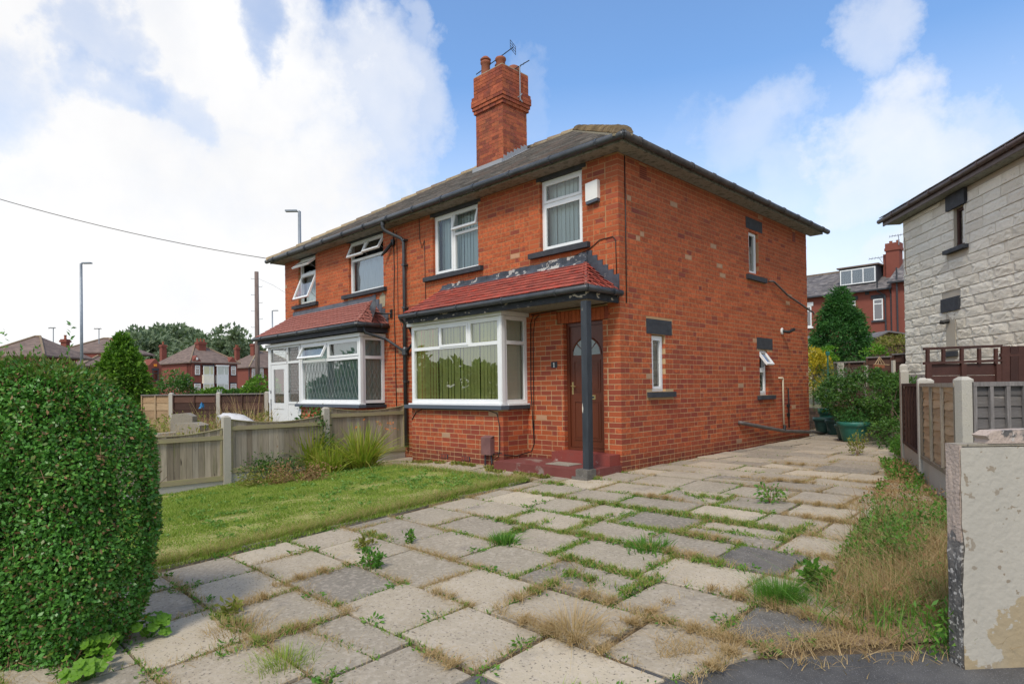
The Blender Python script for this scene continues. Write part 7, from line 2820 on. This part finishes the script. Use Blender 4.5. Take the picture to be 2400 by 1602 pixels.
# overgrown grass and weeds of that garden
rng = np.random.default_rng(44)
n = 5200
U__ = rng.uniform(330, 640, n)
D__ = rng.uniform(11.5, 19.5, n)
P = np.array([tuple(spot(u, 930, d)) for u, d in zip(U__, D__)])
P[:, 2] = gv(P[:, 0], P[:, 1]) - 0.02
P = P[(P[:, 0] < -5.8) & ~((P[:, 1] > -1.0) & (P[:, 0] > -11.3))]
k = lump_noise(P, 0.9, 3) > 0.1
a = blades(P[k][::2], 0.85, 0.014, 0.4, rng, 3)
b = blades(P[: len(P) // 6], 0.7, 0.02, 0.6, rng, 3)
vv, ff, _m = join([a, b])
setp(npmesh('overgrown_dry_grass', vv, ff, M['straw'], None), kind='stuff')
Q = P[::2].copy()
Q = Q[lump_noise(Q, 1.1, 6) > 0]
Q[:, 2] += rng.uniform(0.2, 0.85, len(Q))
a = leaves(Q, np.tile([0, 0, .5], (len(Q), 1)), 0.11, 0.45, .3, rng, .8)
b = leaves(Q[::2] + rng.normal(0, .1, (len(Q[::2]), 3)), np.tile([0, 0, .5], (len(Q[::2]), 1)), 0.08, 0.4, .3, rng, .8)
setp(npmesh('overgrown_weeds', *join([a, b])[:2], M['weedy'], None), kind='stuff')
for (u, d, h, lb) in ((498, 16.5, 1.15, 'leaning bundle of tall dry stalks before the brown fence'), (590, 16.0, 1.35, 'upright sheaf of tall straw stalks beside the white porch'), (545, 17.0, 1.2, 'thin dry stalks between the sack and the brown fence')):
    p = spot(u, 930, d)
    tuft('dry_stalks', p.x, p.y, h, 70, 'straw', lb, 'dry grass', r=0.22, wd=0.022, lean=0.35, segs=4)
p = spot(640, 930, 16.7)
leafy('dried_hollyhock', p.x, p.y, 1.62, 0.20, 420, 0.085, 'weedy', 'tall yellowing plant growing up in front of the old porch door', 'plant', stems=5, z0=-0.2)

# ------------------------------------------------------------------ telegraph pole, street lamps, cables
b = spot(604, 930, 40)
tp = empty('telegraph_pole', (b.x, b.y, -0.6), 'brown wooden telegraph pole with climbing steps left of the houses', 'telegraph pole')
mb = MB()
zt = spot(604, 636, 40).z
mb.tube([(b.x, b.y, -0.7), (b.x, b.y, zt)], [0.16, 0.125], 12)
mb.obj('pole', M['pole'], tp, smooth=True)
for i in range(12):
    z = zt - 0.45 - i * 0.52
    s_ = 1 if i % 2 else -1
    q = Vector((b.x, b.y, z))
    mb = MB()
    mb.tube([q + RH * .12 * s_, q + RH * .34 * s_, q + RH * .36 * s_ + Vector((0, 0, .05))], .014, 5)
    mb.obj('step', M['metal'], tp)
pipe('overhead_wire', [spot(604, 652, 40), spot(640, 668, 33), spot(700, 705, 22)], .006, 'cable', 4, parent=None, label='faint overhead wire from the telegraph pole to the house', cat='wire')
def _no():
    pass
a0, b0_ = spot(-160, 418, 18.0), spot(628, 606, 18.6)
pts_ = []
for i in range(13):
    t = i / 12
    pts_.append(a0 + (b0_ - a0) * t - Vector((0, 0, 0.42 * 4 * t * (1 - t) * .5)))
pipe('overhead_wire', pts_, .011, 'greypipe', 5, parent=None, label='long sagging overhead cable reaching the left end of the gutter', cat='wire')


def lamp(u, vt, d, arm, zb_, r, label, armlen=0.75):
    b = spot(u, 920, d)
    zt = spot(u, vt, d).z
    p = empty('street_lamp', (b.x, b.y, zb_), label, 'street lamp', 'grey street lamps')
    mb = MB()
    mb.tube([(b.x, b.y, zb_), (b.x, b.y, zb_ + 1.2)], r * 1.5, 10)
    mb.tube([(b.x, b.y, zb_ + 1.2), (b.x, b.y, zt)], [r, r * .8], 10)
    mb.obj('column', M['metal'], p, smooth=True)
    mb = MB()
    q = Vector((b.x, b.y, zt))
    mb.tube([q, q + RH * arm * .12 + Vector((0, 0, .03))], .045, 8)
    mb.obox(q + RH * arm * .10 + Vector((0, 0, -0.01)) - FH * .1, RH * arm * armlen, FH * .2, (0, 0, .07))
    mb.obj('lantern', M['metal'], p)


lamp(192, 617, 35, 1, -0.6, .085, 'grey street lamp with its arm to the right, standing over the hedge', .48)
lamp(706, 494, 28, -1, -0.4, .085, 'grey street lamp showing above the roof with its arm to the left', .52)
lamp(640, 728, 60, 1, -0.6, .075, 'small distant street lamp between the telegraph pole and the house', .45)

# ------------------------------------------------------------------ conifer and shrubs beyond the hedge
def cone_shape(C, rg):
    C = C.copy()
    z = C[:, 2]
    w_ = np.clip(1 - ((z + 1) / 2) ** 1.7 * .78, .1, 1)
    C[:, 0] *= w_
    C[:, 1] *= w_
    return C


c = spot(285, 850, 22)
foliage_blob('golden_conifer', (c.x, c.y, 1.35), 1.25, 1.25, 2.0, 330, 60, 0.15, 'conifer', 'bright yellow-green conifer rising behind the hedge', 'conifer', -0.5, aspect=.45, seed=21, cr=.17, shape=cone_shape, trunk=.1, droop=.4)
for (u, v, r_, h_, m, lb, d, sd_) in ((408, 905, 1.0, 1.15, 'shrub', 'round grey-green shrub dotted with pale flowers before the brick house', 34, 22), (610, 903, 1.1, .75, 'conifer', 'bright green clipped bush right of the telegraph pole', 38, 23),
                                      (510, 918, 1.5, .35, 'conifer', 'low golden clipped hedge in front of the far bay windows', 44, 24), (560, 920, 1.0, .3, 'shrub', 'dark low hedge right of the golden hedge', 44, 25)):
    c = spot(u, v, d)
    foliage_blob('garden_shrub', (c.x, c.y, c.z - h_ * .3), r_, r_, h_, 60, 44, .16, m, lb, 'shrub', -0.6, aspect=.5, seed=sd_, cr=.3, trunk=.05, more=[('flower', .03, .14)] if u == 408 else None)

# far trees
for i, (u, v, d, rx, rz, lb) in enumerate(((318, 815, 130, 5, 6, 'far dark tree just right of the golden conifer'), (360, 812, 125, 6, 5.5, 'rounded far tree left of the far brick roof'), (387, 792, 135, 4, 7, 'taller narrow far tree above the roof slope'),
                                          (428, 805, 135, 5, 6, 'far tree behind the hip of the far brick house'), (455, 812, 130, 5, 5.5, 'broad low far tree left of the far chimney'), (500, 812, 118, 8, 7.5, 'large rounded dark tree right of the far chimney'),
                                          (523, 830, 112, 3, 5.5, 'pointed dark tree right of the large rounded tree'), (345, 830, 120, 5, 6, 'far tree filling the gap beside the conifer'), (575, 832, 125, 4, 3.5, 'pale green round tree between the two far chimneys'))):
    c = spot(u, v, d)
    foliage_blob('far_tree', (c.x, c.y, c.z - rz * .45), rx, rx, rz, 70, 44, 1.0, 'fartree', lb, 'tree', -2.0, aspect=.6, seed=40 + i, cr=.26, trunk=.35, group='trees behind the far brick houses', shape=cone_shape if rx == 3 else None)
c = spot(551, 815, 105)
foliage_blob('far_conifer', (c.x, c.y, c.z), 1.6, 1.6, 3.2, 26, 26, .7, 'fartree', 'thin layered conifer against the sky left of the small chimney', 'tree', -2, aspect=.4, seed=60, cr=.22, trunk=.18, shape=cone_shape)


# ------------------------------------------------------------------ far brick houses (left)
class LMB(MB):
    """mesh builder in a local frame"""

    def __init__(s, o, ang):
        super().__init__()
        s.mw = Matrix.Translation(o) @ Matrix.Rotation(ang, 4, 'Z')

    def add(s, vs, fs, mi=0):
        super().add([s.mw @ Vector(v) for v in vs], fs, mi)


AA = FH * .82 + RH * .57
ANG = math.atan2(AA.y, AA.x)


def lwin(o, ang, par, x0, x1, z0, z1, y=-0.03, m='pvc', split=None, name='window', glass='glass2', cur='curtain'):
    """window on the local front face (y = 0 looking to -y)"""
    mb = LMB(o, ang)
    f = .07
    mb.box(x0, x0 + f, y, y + .08, z0, z1)
    mb.box(x1 - f, x1, y, y + .08, z0, z1)
    mb.box(x0 + f, x1 - f, y, y + .08, z0, z0 + f)
    mb.box(x0 + f, x1 - f, y, y + .08, z1 - f, z1)
    if split:
        for t in split:
            q = x0 + (x1 - x0) * t
            mb.box(q - .035, q + .035, y + .002, y + .078, z0 + f, z1 - f)
    if z1 - z0 > .9 and not split:
        mb.box(x0 + f, x1 - f, y + .002, y + .078, z1 - .38, z1 - .31)
    w_ = mb.obj(name, M[m], par)
    mb = LMB(o, ang)
    mb.add([(x0 + f, y + .03, z0 + f), (x1 - f, y + .03, z0 + f), (x1 - f, y + .03, z1 - f), (x0 + f, y + .03, z1 - f)], [(0, 1, 2, 3)])
    mb.obj('pane', M[glass], w_)
    mb = LMB(o, ang)
    mb.add([(x0 + f, y + .09, z0 + f), (x1 - f, y + .09, z0 + f), (x1 - f, y + .09, z1 - f), (x0 + f, y + .09, z1 - f)], [(0, 1, 2, 3)])
    mb.obj('blind', M[cur], w_)
    return w_


def lpart(o, ang, par, name, m, boxes, **kw):
    mb = LMB(o, ang)
    for b_ in boxes:
        mb.box(*b_)
    return mb.obj(name, M[m], par, **kw)


def hiproof(o, ang, par, x0, x1, y0, y1, ze, zr, hip=True, m='farroof'):
    mb = LMB(o, ang)
    ym = (y0 + y1) / 2
    i_ = min((y1 - y0) / 2, (x1 - x0) * .46) if hip else 0
    mb.add([(x0, y0, ze), (x1, y0, ze), (x1, y1, ze), (x0, y1, ze), (x0 + i_, ym, zr), (x1 - i_, ym, zr), (x0, y0, ze - .12), (x1, y0, ze - .12), (x1, y1, ze - .12), (x0, y1, ze - .12)],
           [(0, 1, 5, 4), (1, 2, 5), (2, 3, 4, 5), (3, 0, 4), (6, 7, 1, 0), (7, 8, 2, 1), (8, 9, 3, 2), (9, 6, 0, 3), (9, 8, 7, 6)])
    r = mb.obj('roof', M[m], par)
    mb = LMB(o, ang)
    for (a, b) in (((x0, y0, ze), (x0 + i_, ym, zr)), ((x1, y0, ze), (x1 - i_, ym, zr)), ((x0 + i_, ym, zr), (x1 - i_, ym, zr))):
        a, b = Vector(a) + Vector((0, 0, .04)), Vector(b) + Vector((0, 0, .04))
        mb.tube([a, b], .09, 6)
    mb.obj('ridge_tiles', M['ridge'], r, kind='stuff')
    return r


def lchim(o, ang, par, x, y, w_, d_, z0, z1, pots=2):
    mb = LMB(o, ang)
    mb.box(x - w_ / 2, x + w_ / 2, y - d_ / 2, y + d_ / 2, z0, z1 - .3)
    mb.box(x - w_ / 2 - .09, x + w_ / 2 + .09, y - d_ / 2 - .09, y + d_ / 2 + .09, z1 - .30, z1 - .12)
    mb.box(x - w_ / 2 - .03, x + w_ / 2 + .03, y - d_ / 2 - .03, y + d_ / 2 + .03, z1 - .12, z1)
    c = mb.obj('chimney', M['farbrick'], par)
    for i in range(pots):
        mb = LMB(o, ang)
        mb.lathe([(.12, 0), (.10, .3), (.13, .36), (.13, .42)], (x + (i - (pots - 1) / 2) * w_ * .45, y, z1), 10)
        mb.obj('chimney_pot', M['terracotta'], c)
    return c


H1 = Vector((-74.81, 18.01, 0))
fh1 = empty('far_house', (H1.x, H1.y, -1.8), 'far red-brick pair of houses with two pale bay stacks above the brown fence', 'house', 'far red-brick houses')
lpart(H1, ANG, fh1, 'wall', 'farbrick', [(0, 5.9, 0, 8.2, -1.8, 5.02)])
hiproof(H1, ANG, fh1, -.3, 6.2, -.3, 8.5, 5.05, 7.55)
lchim(H1, ANG, fh1, 2.75, 2.9, .95, .8, 5.5, 7.75, 3)
lchim(H1, ANG, fh1, .9, 8.6, .6, .6, 5.0, 7.6, 1)
for (x0, x1) in ((0.0, 1.2), (4.62, 5.85)):
    mb = LMB(H1, ANG)
    xm = (x0 + x1) / 2
    mb.prism([(x0, -.12, -1.8), (x1, -.12, -1.8), (x1, -.12, 5.1), (xm, -.12, 5.85), (x0, -.12, 5.1)], (0, 1.2, 0))
    mb.obj('gable', M['farbrick'], fh1)
    lpart(H1, ANG, fh1, 'lintel', 'dark', [(x0 + .28, x1 - .18, -.15, -.125, 4.66, 4.80), (x0 + .22, x1 - .15, -.15, -.125, 2.46, 2.58), (x0 + .28, x1 - .18, -.17, -.125, 3.42, 3.5)])
    lwin(H1, ANG, fh1, x0 + .36, x1 - .26, 3.52, 4.63, -.20)
    lwin(H1, ANG, fh1, x0 + .26, x1 - .20, 0.6, 2.43, -.20, name='door', cur='sillblue' if x0 == 0 else 'blindw')
lpart(H1, ANG, fh1, 'alarm_box', 'white', [(.50, .72, -.22, -.125, 5.30, 5.62)])
for (x0, x1, pm, cm) in ((1.24, 2.56, 'clad', 'blindg'), (2.96, 4.46, 'oldwhite', 'blindw')):
    lpart(H1, ANG, fh1, 'bay_panel', pm, [(x0, x1, -.45, 0, 2.46, 3.50)])
    lpart(H1, ANG, fh1, 'bay_roof', 'dark' if pm == 'clad' else 'pvc', [(x0 - .05, x1 + .05, -.5, 0, 4.60, 4.74)])
    lwin(H1, ANG, fh1, x0, x1, 3.51, 4.59, -.45, split=(.62,), cur=cm)
    lwin(H1, ANG, fh1, x0, x1, 1.3, 2.45, -.45, split=(.62,), cur=cm)
    lpart(H1, ANG, fh1, 'bay_base', 'farbrick', [(x0, x1, -.44, 0, -1.8, 1.29)])
lpart(H1, ANG, fh1, 'downpipe', 'dark', [(2.70, 2.78, -.1, -.01, -1.8, 4.95)])

H2 = Vector((-89.94, 31.17, 0))
fh2 = empty('far_house', (H2.x, H2.y, -1.8), 'far red-brick house with dark hipped roof and gutter pipe behind the telegraph pole', 'house', 'far red-brick houses')
lpart(H2, ANG, fh2, 'wall', 'farbrick', [(0, 9.5, 0, 7.4, -1.8, 5.1)])
hiproof(H2, ANG, fh2, -.35, 9.8, -.35, 7.8, 5.15, 7.9)
lchim(H2, ANG, fh2, 3.0, 3.4, .9, .9, 6.0, 9.0, 0)
lchim(H2, ANG, fh2, 1.6, 6.0, .6, .6, 5.5, 8.5, 2)
for (x0, x1) in ((.32, .85), (1.6, 2.3)):
    lwin(H2, ANG, fh2, x0, x1, 3.55, 4.95, -.05, cur='blindw')
    lpart(H2, ANG, fh2, 'window_sill', 'dark', [(x0 - .1, x1 + .1, -.12, -.001, 3.44, 3.54)])
lpart(H2, ANG, fh2, 'side_window', 'pvc', [(-.06, -.001, 1.0, 2.0, 1.0, 2.35)])
lpart(H2, ANG, fh2, 'side_pane', 'dark', [(-.075, -.062, 1.12, 1.88, 1.12, 2.2)])
lpart(H2, ANG, fh2, 'downpipe', 'dark', [(-.12, -.02, .05, .15, -1.8, 5.1)])

H3 = Vector((-62.99, 11.46, 0))
ANG3 = ANG
fh3 = empty('far_house', (H3.x, H3.y, -1.8), 'far brick gable with orange alarm box beside the flowering shrub', 'house', 'far red-brick houses')
mb = LMB(H3, ANG3)
mb.prism([(-1.3, 0, -1.8), (0, 0, -1.8), (0, 0, 4.0), (-.6, 0, 4.75), (-1.3, 0, 4.0)], (0, 5, 0))
mb.obj('gable', M['farbrick'], fh3)
lpart(H3, ANG3, fh3, 'wall', 'farbrick', [(-6, -1.301, .4, 7, -1.8, 3.9)])
hiproof(H3, ANG3, fh3, -7, 0.1, .3, 7.2, 3.95, 5.3)
lpart(H3, ANG3, fh3, 'alarm_box', 'orangepl', [(-.75, -.50, -.1, -.001, 3.98, 4.22)])
lpart(H3, ANG3, fh3, 'lintel', 'dark', [(-.95, -.28, -.03, -.001, 3.66, 3.8)])
lwin(H3, ANG3, fh3, -.90, -.34, 2.6, 3.65, -.06, m='dark')
lwin(H3, ANG3, fh3, -.92, -.30, .2, 1.7, -.06, m='dark', name='door')

for (u0, v0, u1, d, lb, apx) in ((122, 820, 245, 60, 'dark hipped roof showing above the hedge behind the street lamp', (184, 794)), (-60, 828, 60, 50, 'dark roof corner above the hedge at the left edge', (-10, 790))):
    o_ = spot(u0, v0, d)
    o_ = Vector((o_.x, o_.y, 0))
    zr = spot(apx[0], apx[1], d + 3).z
    ze = spot(u0, v0 + 6, d).z
    wdt = (u1 - u0) / 1461 * d
    an = math.atan2(RH.y, RH.x)
    h_ = empty('far_house', (o_.x, o_.y, -1.8), lb, 'house', 'far roofs above the hedge')
    lpart(o_, an, h_, 'wall', 'farbrick', [(.1, wdt - .1, .1, 5.9, -1.8, ze - .1)])
    hiproof(o_, an, h_, 0, wdt + 1.5, 0, 6, ze, zr)
    if u0 > 0:
        zz = spot(114, 791, d).z
        lchim(o_, an, h_, -.15, 2.0, .55, .55, 2.0, zz, 1)
        lchim(o_, an, h_, 3.9, 3.0, .2, .2, zr - .3, zr + .1, 0)
for (u, v0, v1_, d, lb) in ((125, 805, 768, 60, 'thin aerial on a pole beside the small chimney over the hedge'), (232, 805, 770, 60, 'thin aerial on a pole between the street lamp and the conifer')):
    a, b = spot(u, v0, d), spot(u, v1_, d)
    aerial('far_aerial', a, b, RH * -1, .7, 5, .2, lb, refl=False, mr=.03)

# ------------------------------------------------------------------ brick terrace behind (right)
T0 = Vector((-12.443, 42.268, 0))
TA = Vector((0.99894, -0.04602, 0))
tang = math.atan2(TA.y, TA.x)
te = empty('brick_terrace', (-12.44, 42.27, 1.5), 'red-brick terrace with slate roof and white dormer behind the garden', 'house')
o_ = T0
mb = LMB(o_, tang)
mb.box(-6, 5.95, 0, 8, 1.5, 8.0)
mb.box(5.96, 14, -.25, 8, 1.5, 8.35)
mb.obj('wall', M['farbrick'], te)
mb = LMB(o_, tang)
mb.add([(-6, -.25, 8.02), (5.98, -.25, 8.02), (5.98, 4, 10.25), (-6, 4, 10.25), (5.98, 8.2, 8.02), (-6, 8.2, 8.02)], [(0, 1, 2, 3), (3, 2, 4, 5)])
mb.add([(5.80, -.5, 8.38), (14, -.5, 8.38), (14, 4, 10.95), (5.80, 4, 10.95), (14, 8.2, 8.38), (5.80, 8.2, 8.38)], [(0, 1, 2, 3), (3, 2, 4, 5), (0, 3, 5)])
tr_ = mb.obj('roof', M['slate'], te)
a_, b_, c_, d_ = [LMB(o_, tang).mw @ Vector(q) for q in ((-6, -.30, 8.0), (5.98, -.30, 8.0), (-6, 4, 10.25), (5.98, 4, 10.25))]
mb = MB()
for t in tile_roof(a_, b_, c_, d_, 0.24, 0.30, th=.012, lift=.02):
    mb.obox(*t)
a_, b_, c_, d_ = [LMB(o_, tang).mw @ Vector(q) for q in ((5.80, -.55, 8.36), (9, -.55, 8.36), (5.80, 4, 10.95), (9, 4, 10.95))]
for t in tile_roof(a_, b_, c_, d_, 0.24, 0.30, th=.012, lift=.02):
    mb.obox(*t)
mb.obj('slates', M['slate'], tr_, kind='stuff')
lpart(o_, tang, te, 'ridge_tiles', 'ridge', [(-6, 5.98, 3.9, 4.1, 10.24, 10.36), (5.8, 14, 3.9, 4.1, 10.94, 11.06)])
lpart(o_, tang, te, 'gutter', 'dark', [(-6, 5.98, -.42, -.30, 7.90, 8.0), (5.8, 14, -.68, -.56, 8.25, 8.36)])
dm_ = lpart(o_, tang, te, 'dormer', 'dark', [(2.20, 4.75, .75, 3.4, 8.62, 9.92)])
lpart(o_, tang, te, 'dormer_roof', 'farroof', [(2.05, 4.9, .62, 3.7, 9.925, 10.02)])
lwin(o_, tang, te, 2.27, 4.68, 8.68, 9.80, .66, split=(.34, .66), cur='blindw')
mb = LMB(o_, tang)
mb.box(5.12, 5.98, 1.5, 2.3, 8.6, 10.9)
mb.box(5.05, 6.05, 1.43, 2.37, 10.9, 11.1)
mb.box(5.09, 6.01, 1.47, 2.33, 11.1, 11.45)
ch_ = mb.obj('chimney', M['farbrick'], te)
lpart(o_, tang, te, 'chimney_stub', 'farbrick', [(4.85, 5.11, 1.8, 2.6, 9.0, 10.75)])
for x in (5.35, 5.8):
    mb = LMB(o_, tang)
    mb.lathe([(.12, 0), (.10, .15), (.13, .2)], (x, 1.9, 11.45), 10)
    mb.obj('chimney_pot', M['terracotta'], ch_)
for (x0, x1, z0, z1, lm_) in ((4.72, 5.34, 5.82, 7.32, 'dark'), (2.62, 3.55, 6.05, 7.40, 'dark'), (-.5, .42, 5.75, 7.30, 'pvc'), (6.9, 7.6, 5.9, 7.6, 'dark'), (1.0, 1.9, 2.6, 4.2, 'dark'), (4.3, 5.2, 2.6, 4.2, 'dark')):
    y_ = -.05 if x0 < 5.9 else -.31
    lwin(o_, tang, te, x0, x1, z0, z1, y_, cur='curtain')
    lpart(o_, tang, te, 'lintel', lm_, [(x0 - .15, x1 + .15, y_ + .0, y_ + .049, z1 + .02, z1 + .30)])
    lpart(o_, tang, te, 'window_sill', lm_, [(x0 - .12, x1 + .12, y_ - .06, y_ + .049, z0 - .14, z0 - .01)])
for pts_ in ([(5.05, -.2, 8.5), (5.05, -.2, 7.85), (5.5, -.1, 7.5), (5.56, -.1, 1.6)], [(5.86, -.35, 7.9), (5.88, -.1, 7.6), (5.9, -.1, 1.6)], [(6.35, -.45, 9.3), (6.35, -.42, 5.2), (6.4, -.4, 1.6)]):
    mb = LMB(o_, tang)
    mb.tube(pts_, .055, 7)
    mb.obj('downpipe', M['dark'], te)
for (x, z) in ((1.2, 7.05), (2.9, 7.8), (4.2, 7.8)):
    lpart(o_, tang, te, 'vent', 'dark', [(x, x + .26, -.04, -.001, z - .1, z + .12)])
m_ = LMB(o_, tang).mw
aerial('far_aerial', m_ @ Vector((5.0, 1.4, 10.0)), m_ @ Vector((4.7, 1.4, 10.5)), -TA, 1.0, 5, .25, 'aerial leaning off the left of the terrace chimney', refl=False, mr=.02)
aerial('far_aerial', m_ @ Vector((6.0, 1.4, 11.2)), m_ @ Vector((6.0, 1.4, 11.9)), -TA, .9, 5, .25, 'aerial standing on top of the terrace chimney', refl=False, mr=.02)

# shed with mossy gable, lean-to roof, trees behind
c = spot(2085, 800, 27)
sh_ = empty('garden_shed', (c.x, c.y, 1.0), 'old shed with mossy gable board behind the dark fence', 'shed')
an = math.atan2(RH.y, RH.x)
o_ = Vector((c.x, c.y, 0))
zt = spot(2078, 776, 27).z
ze = spot(2045, 790, 27).z
lpart(o_, an, sh_, 'wall', 'lapbrown', [(-.75, 1.3, 0, 2.5, 1.0, ze - .25)])
mb = LMB(o_, an)
mb.prism([(-.8, -.08, ze - .35), (1.4, -.08, ze - .35), (1.4, -.08, ze - .02), (-.15, -.08, zt - .02), (-.8, -.08, ze - .10)], (0, .07, 0))
mb.obj('gable_board', M['mossroof'], sh_)
mb = LMB(o_, an)
mb.add([(-.95, -.2, ze - .12), (-.15, -.2, zt + .02), (-.15, 2.7, zt + .02), (-.95, 2.7, ze - .12), (1.5, -.2, ze + .0), (1.5, 2.7, ze + .0),
        (-.95, -.2, ze - .18), (-.15, -.2, zt - .05), (1.5, -.2, ze - .06)], [(0, 1, 2, 3), (1, 4, 5, 2), (6, 7, 1, 0), (7, 8, 4, 1)])
mb.obj('roof', M['slate'], sh_)
for x in (-.45, .45):
    lpart(o_, an, sh_, 'window_bar', 'lapbrown', [(x, x + .05, -.10, -.02, 1.2, ze - .36)])
c = spot(1893, 790, 30)
o_ = Vector((c.x, c.y, 0))
ln_ = empty('lean_to', (c.x, c.y, 1.0), 'pale grey lean-to roof beside the brick corner, left of the feathery tree', 'shed')
zz = c.z
mb = LMB(o_, an)
mb.prism([(-.6, 0, zz + .10), (1.1, 0, zz + .02), (1.25, 0, zz - .18), (-.6, 0, zz - .05)], (0, 2, 0))
mb.obj('roof', M['leadsheet'], ln_)
lpart(o_, an, ln_, 'wall', 'cladbase', [(-.6, .9, .1, 1.9, 1.0, zz - .1)])

c = spot(1968, 775, 24)
foliage_blob('feathery_tree', (c.x, c.y, 3.05), 1.25, 1.2, 2.0, 330, 55, .17, 'fern', 'tall feathery green tree in front of the brick terrace', 'tree', 0.9, aspect=.22, seed=31, cr=.17, shape=cone_shape, trunk=.09, droop=.5)
c = spot(1905, 845, 20)
foliage_blob('golden_bush', (c.x, c.y, 1.75), .62, .6, .68, 70, 44, .08, 'yellowleaf', 'bright yellow bush beside the brick corner of the house', 'shrub', 0.6, aspect=.6, seed=32, cr=.3, trunk=.03)
c = spot(1935, 825, 21)
foliage_blob('lime_bush', (c.x, c.y, 2.2), .35, .3, .35, 26, 30, .08, 'limeleaf', 'small yellow-green bush above the bright yellow bush', 'shrub', 0.8, aspect=.6, seed=33, cr=.35, trunk=.02)
c = spot(2052, 822, 20.5)
foliage_blob('lime_sapling', (c.x, c.y, 2.25), .35, .3, .38, 24, 16, .09, 'limeleaf', 'bright lime sapling in front of the mossy shed', 'shrub', 1.0, aspect=.6, seed=34, cr=.35, trunk=.015)
c = spot(2100, 815, 22)
foliage_blob('olive_shrub', (c.x, c.y, 2.4), .75, .5, .6, 50, 34, .09, 'weedy', 'olive-green shrub against the stone-clad house corner', 'shrub', 1.0, aspect=.5, seed=35, cr=.3, trunk=.03)
c = spot(1940, 830, 18.5)
mb = MB()
mb.tube([(c.x, c.y, .6), (c.x, c.y, c.z)], .02, 6)
mb.lathe([(.05, 0), (.06, .1), (.03, .12)], (c.x, c.y, c.z - .04), 10)
mb.obj('garden_stake', M['pot'], None, label='thin green-topped garden stake beside the yellow bush', cat='stake')

# ------------------------------------------------------------------ across the road, behind the camera (seen only in the window glass)
for i, (px_, py_, rx, rz) in enumerate(((-18, -13.0, 2.2, 1.5), (-14, -16.5, 2.0, 2.3), (-22, -10.0, 2.4, 1.3), (-26, -14.0, 2.6, 2.4), (-10, -19, 2.2, 1.6))):
    p = (px_, py_)
    foliage_blob('roadside_tree', (p[0], p[1], rz * .75), rx, rx, rz, 60, 40, .4, 'shrub', ['broad', 'tall', 'low spreading', 'rounded', 'squat outermost'][i] + ' tree across the road, seen only as a reflection in the window glass', 'tree', -0.6, aspect=.6, seed=80 + i, cr=.3, trunk=.2, group='trees across the road')
sheet('verge', [dl(-60, -60), dl(-60, 50), dl(-10, 50), dl(-10, -60)], -0.02, 8.0, M['turf'])
q = spot(-160, 418, 18.0)
p = empty('telegraph_pole', (q.x, q.y, -0.5), 'wooden pole beyond the left edge that carries the long sagging overhead cable', 'telegraph pole')
mb = MB()
mb.tube([(q.x, q.y, -0.6), (q.x, q.y, q.z + 0.25)], [0.14, 0.11], 12)
mb.obj('pole', M['pole'], p, smooth=True)
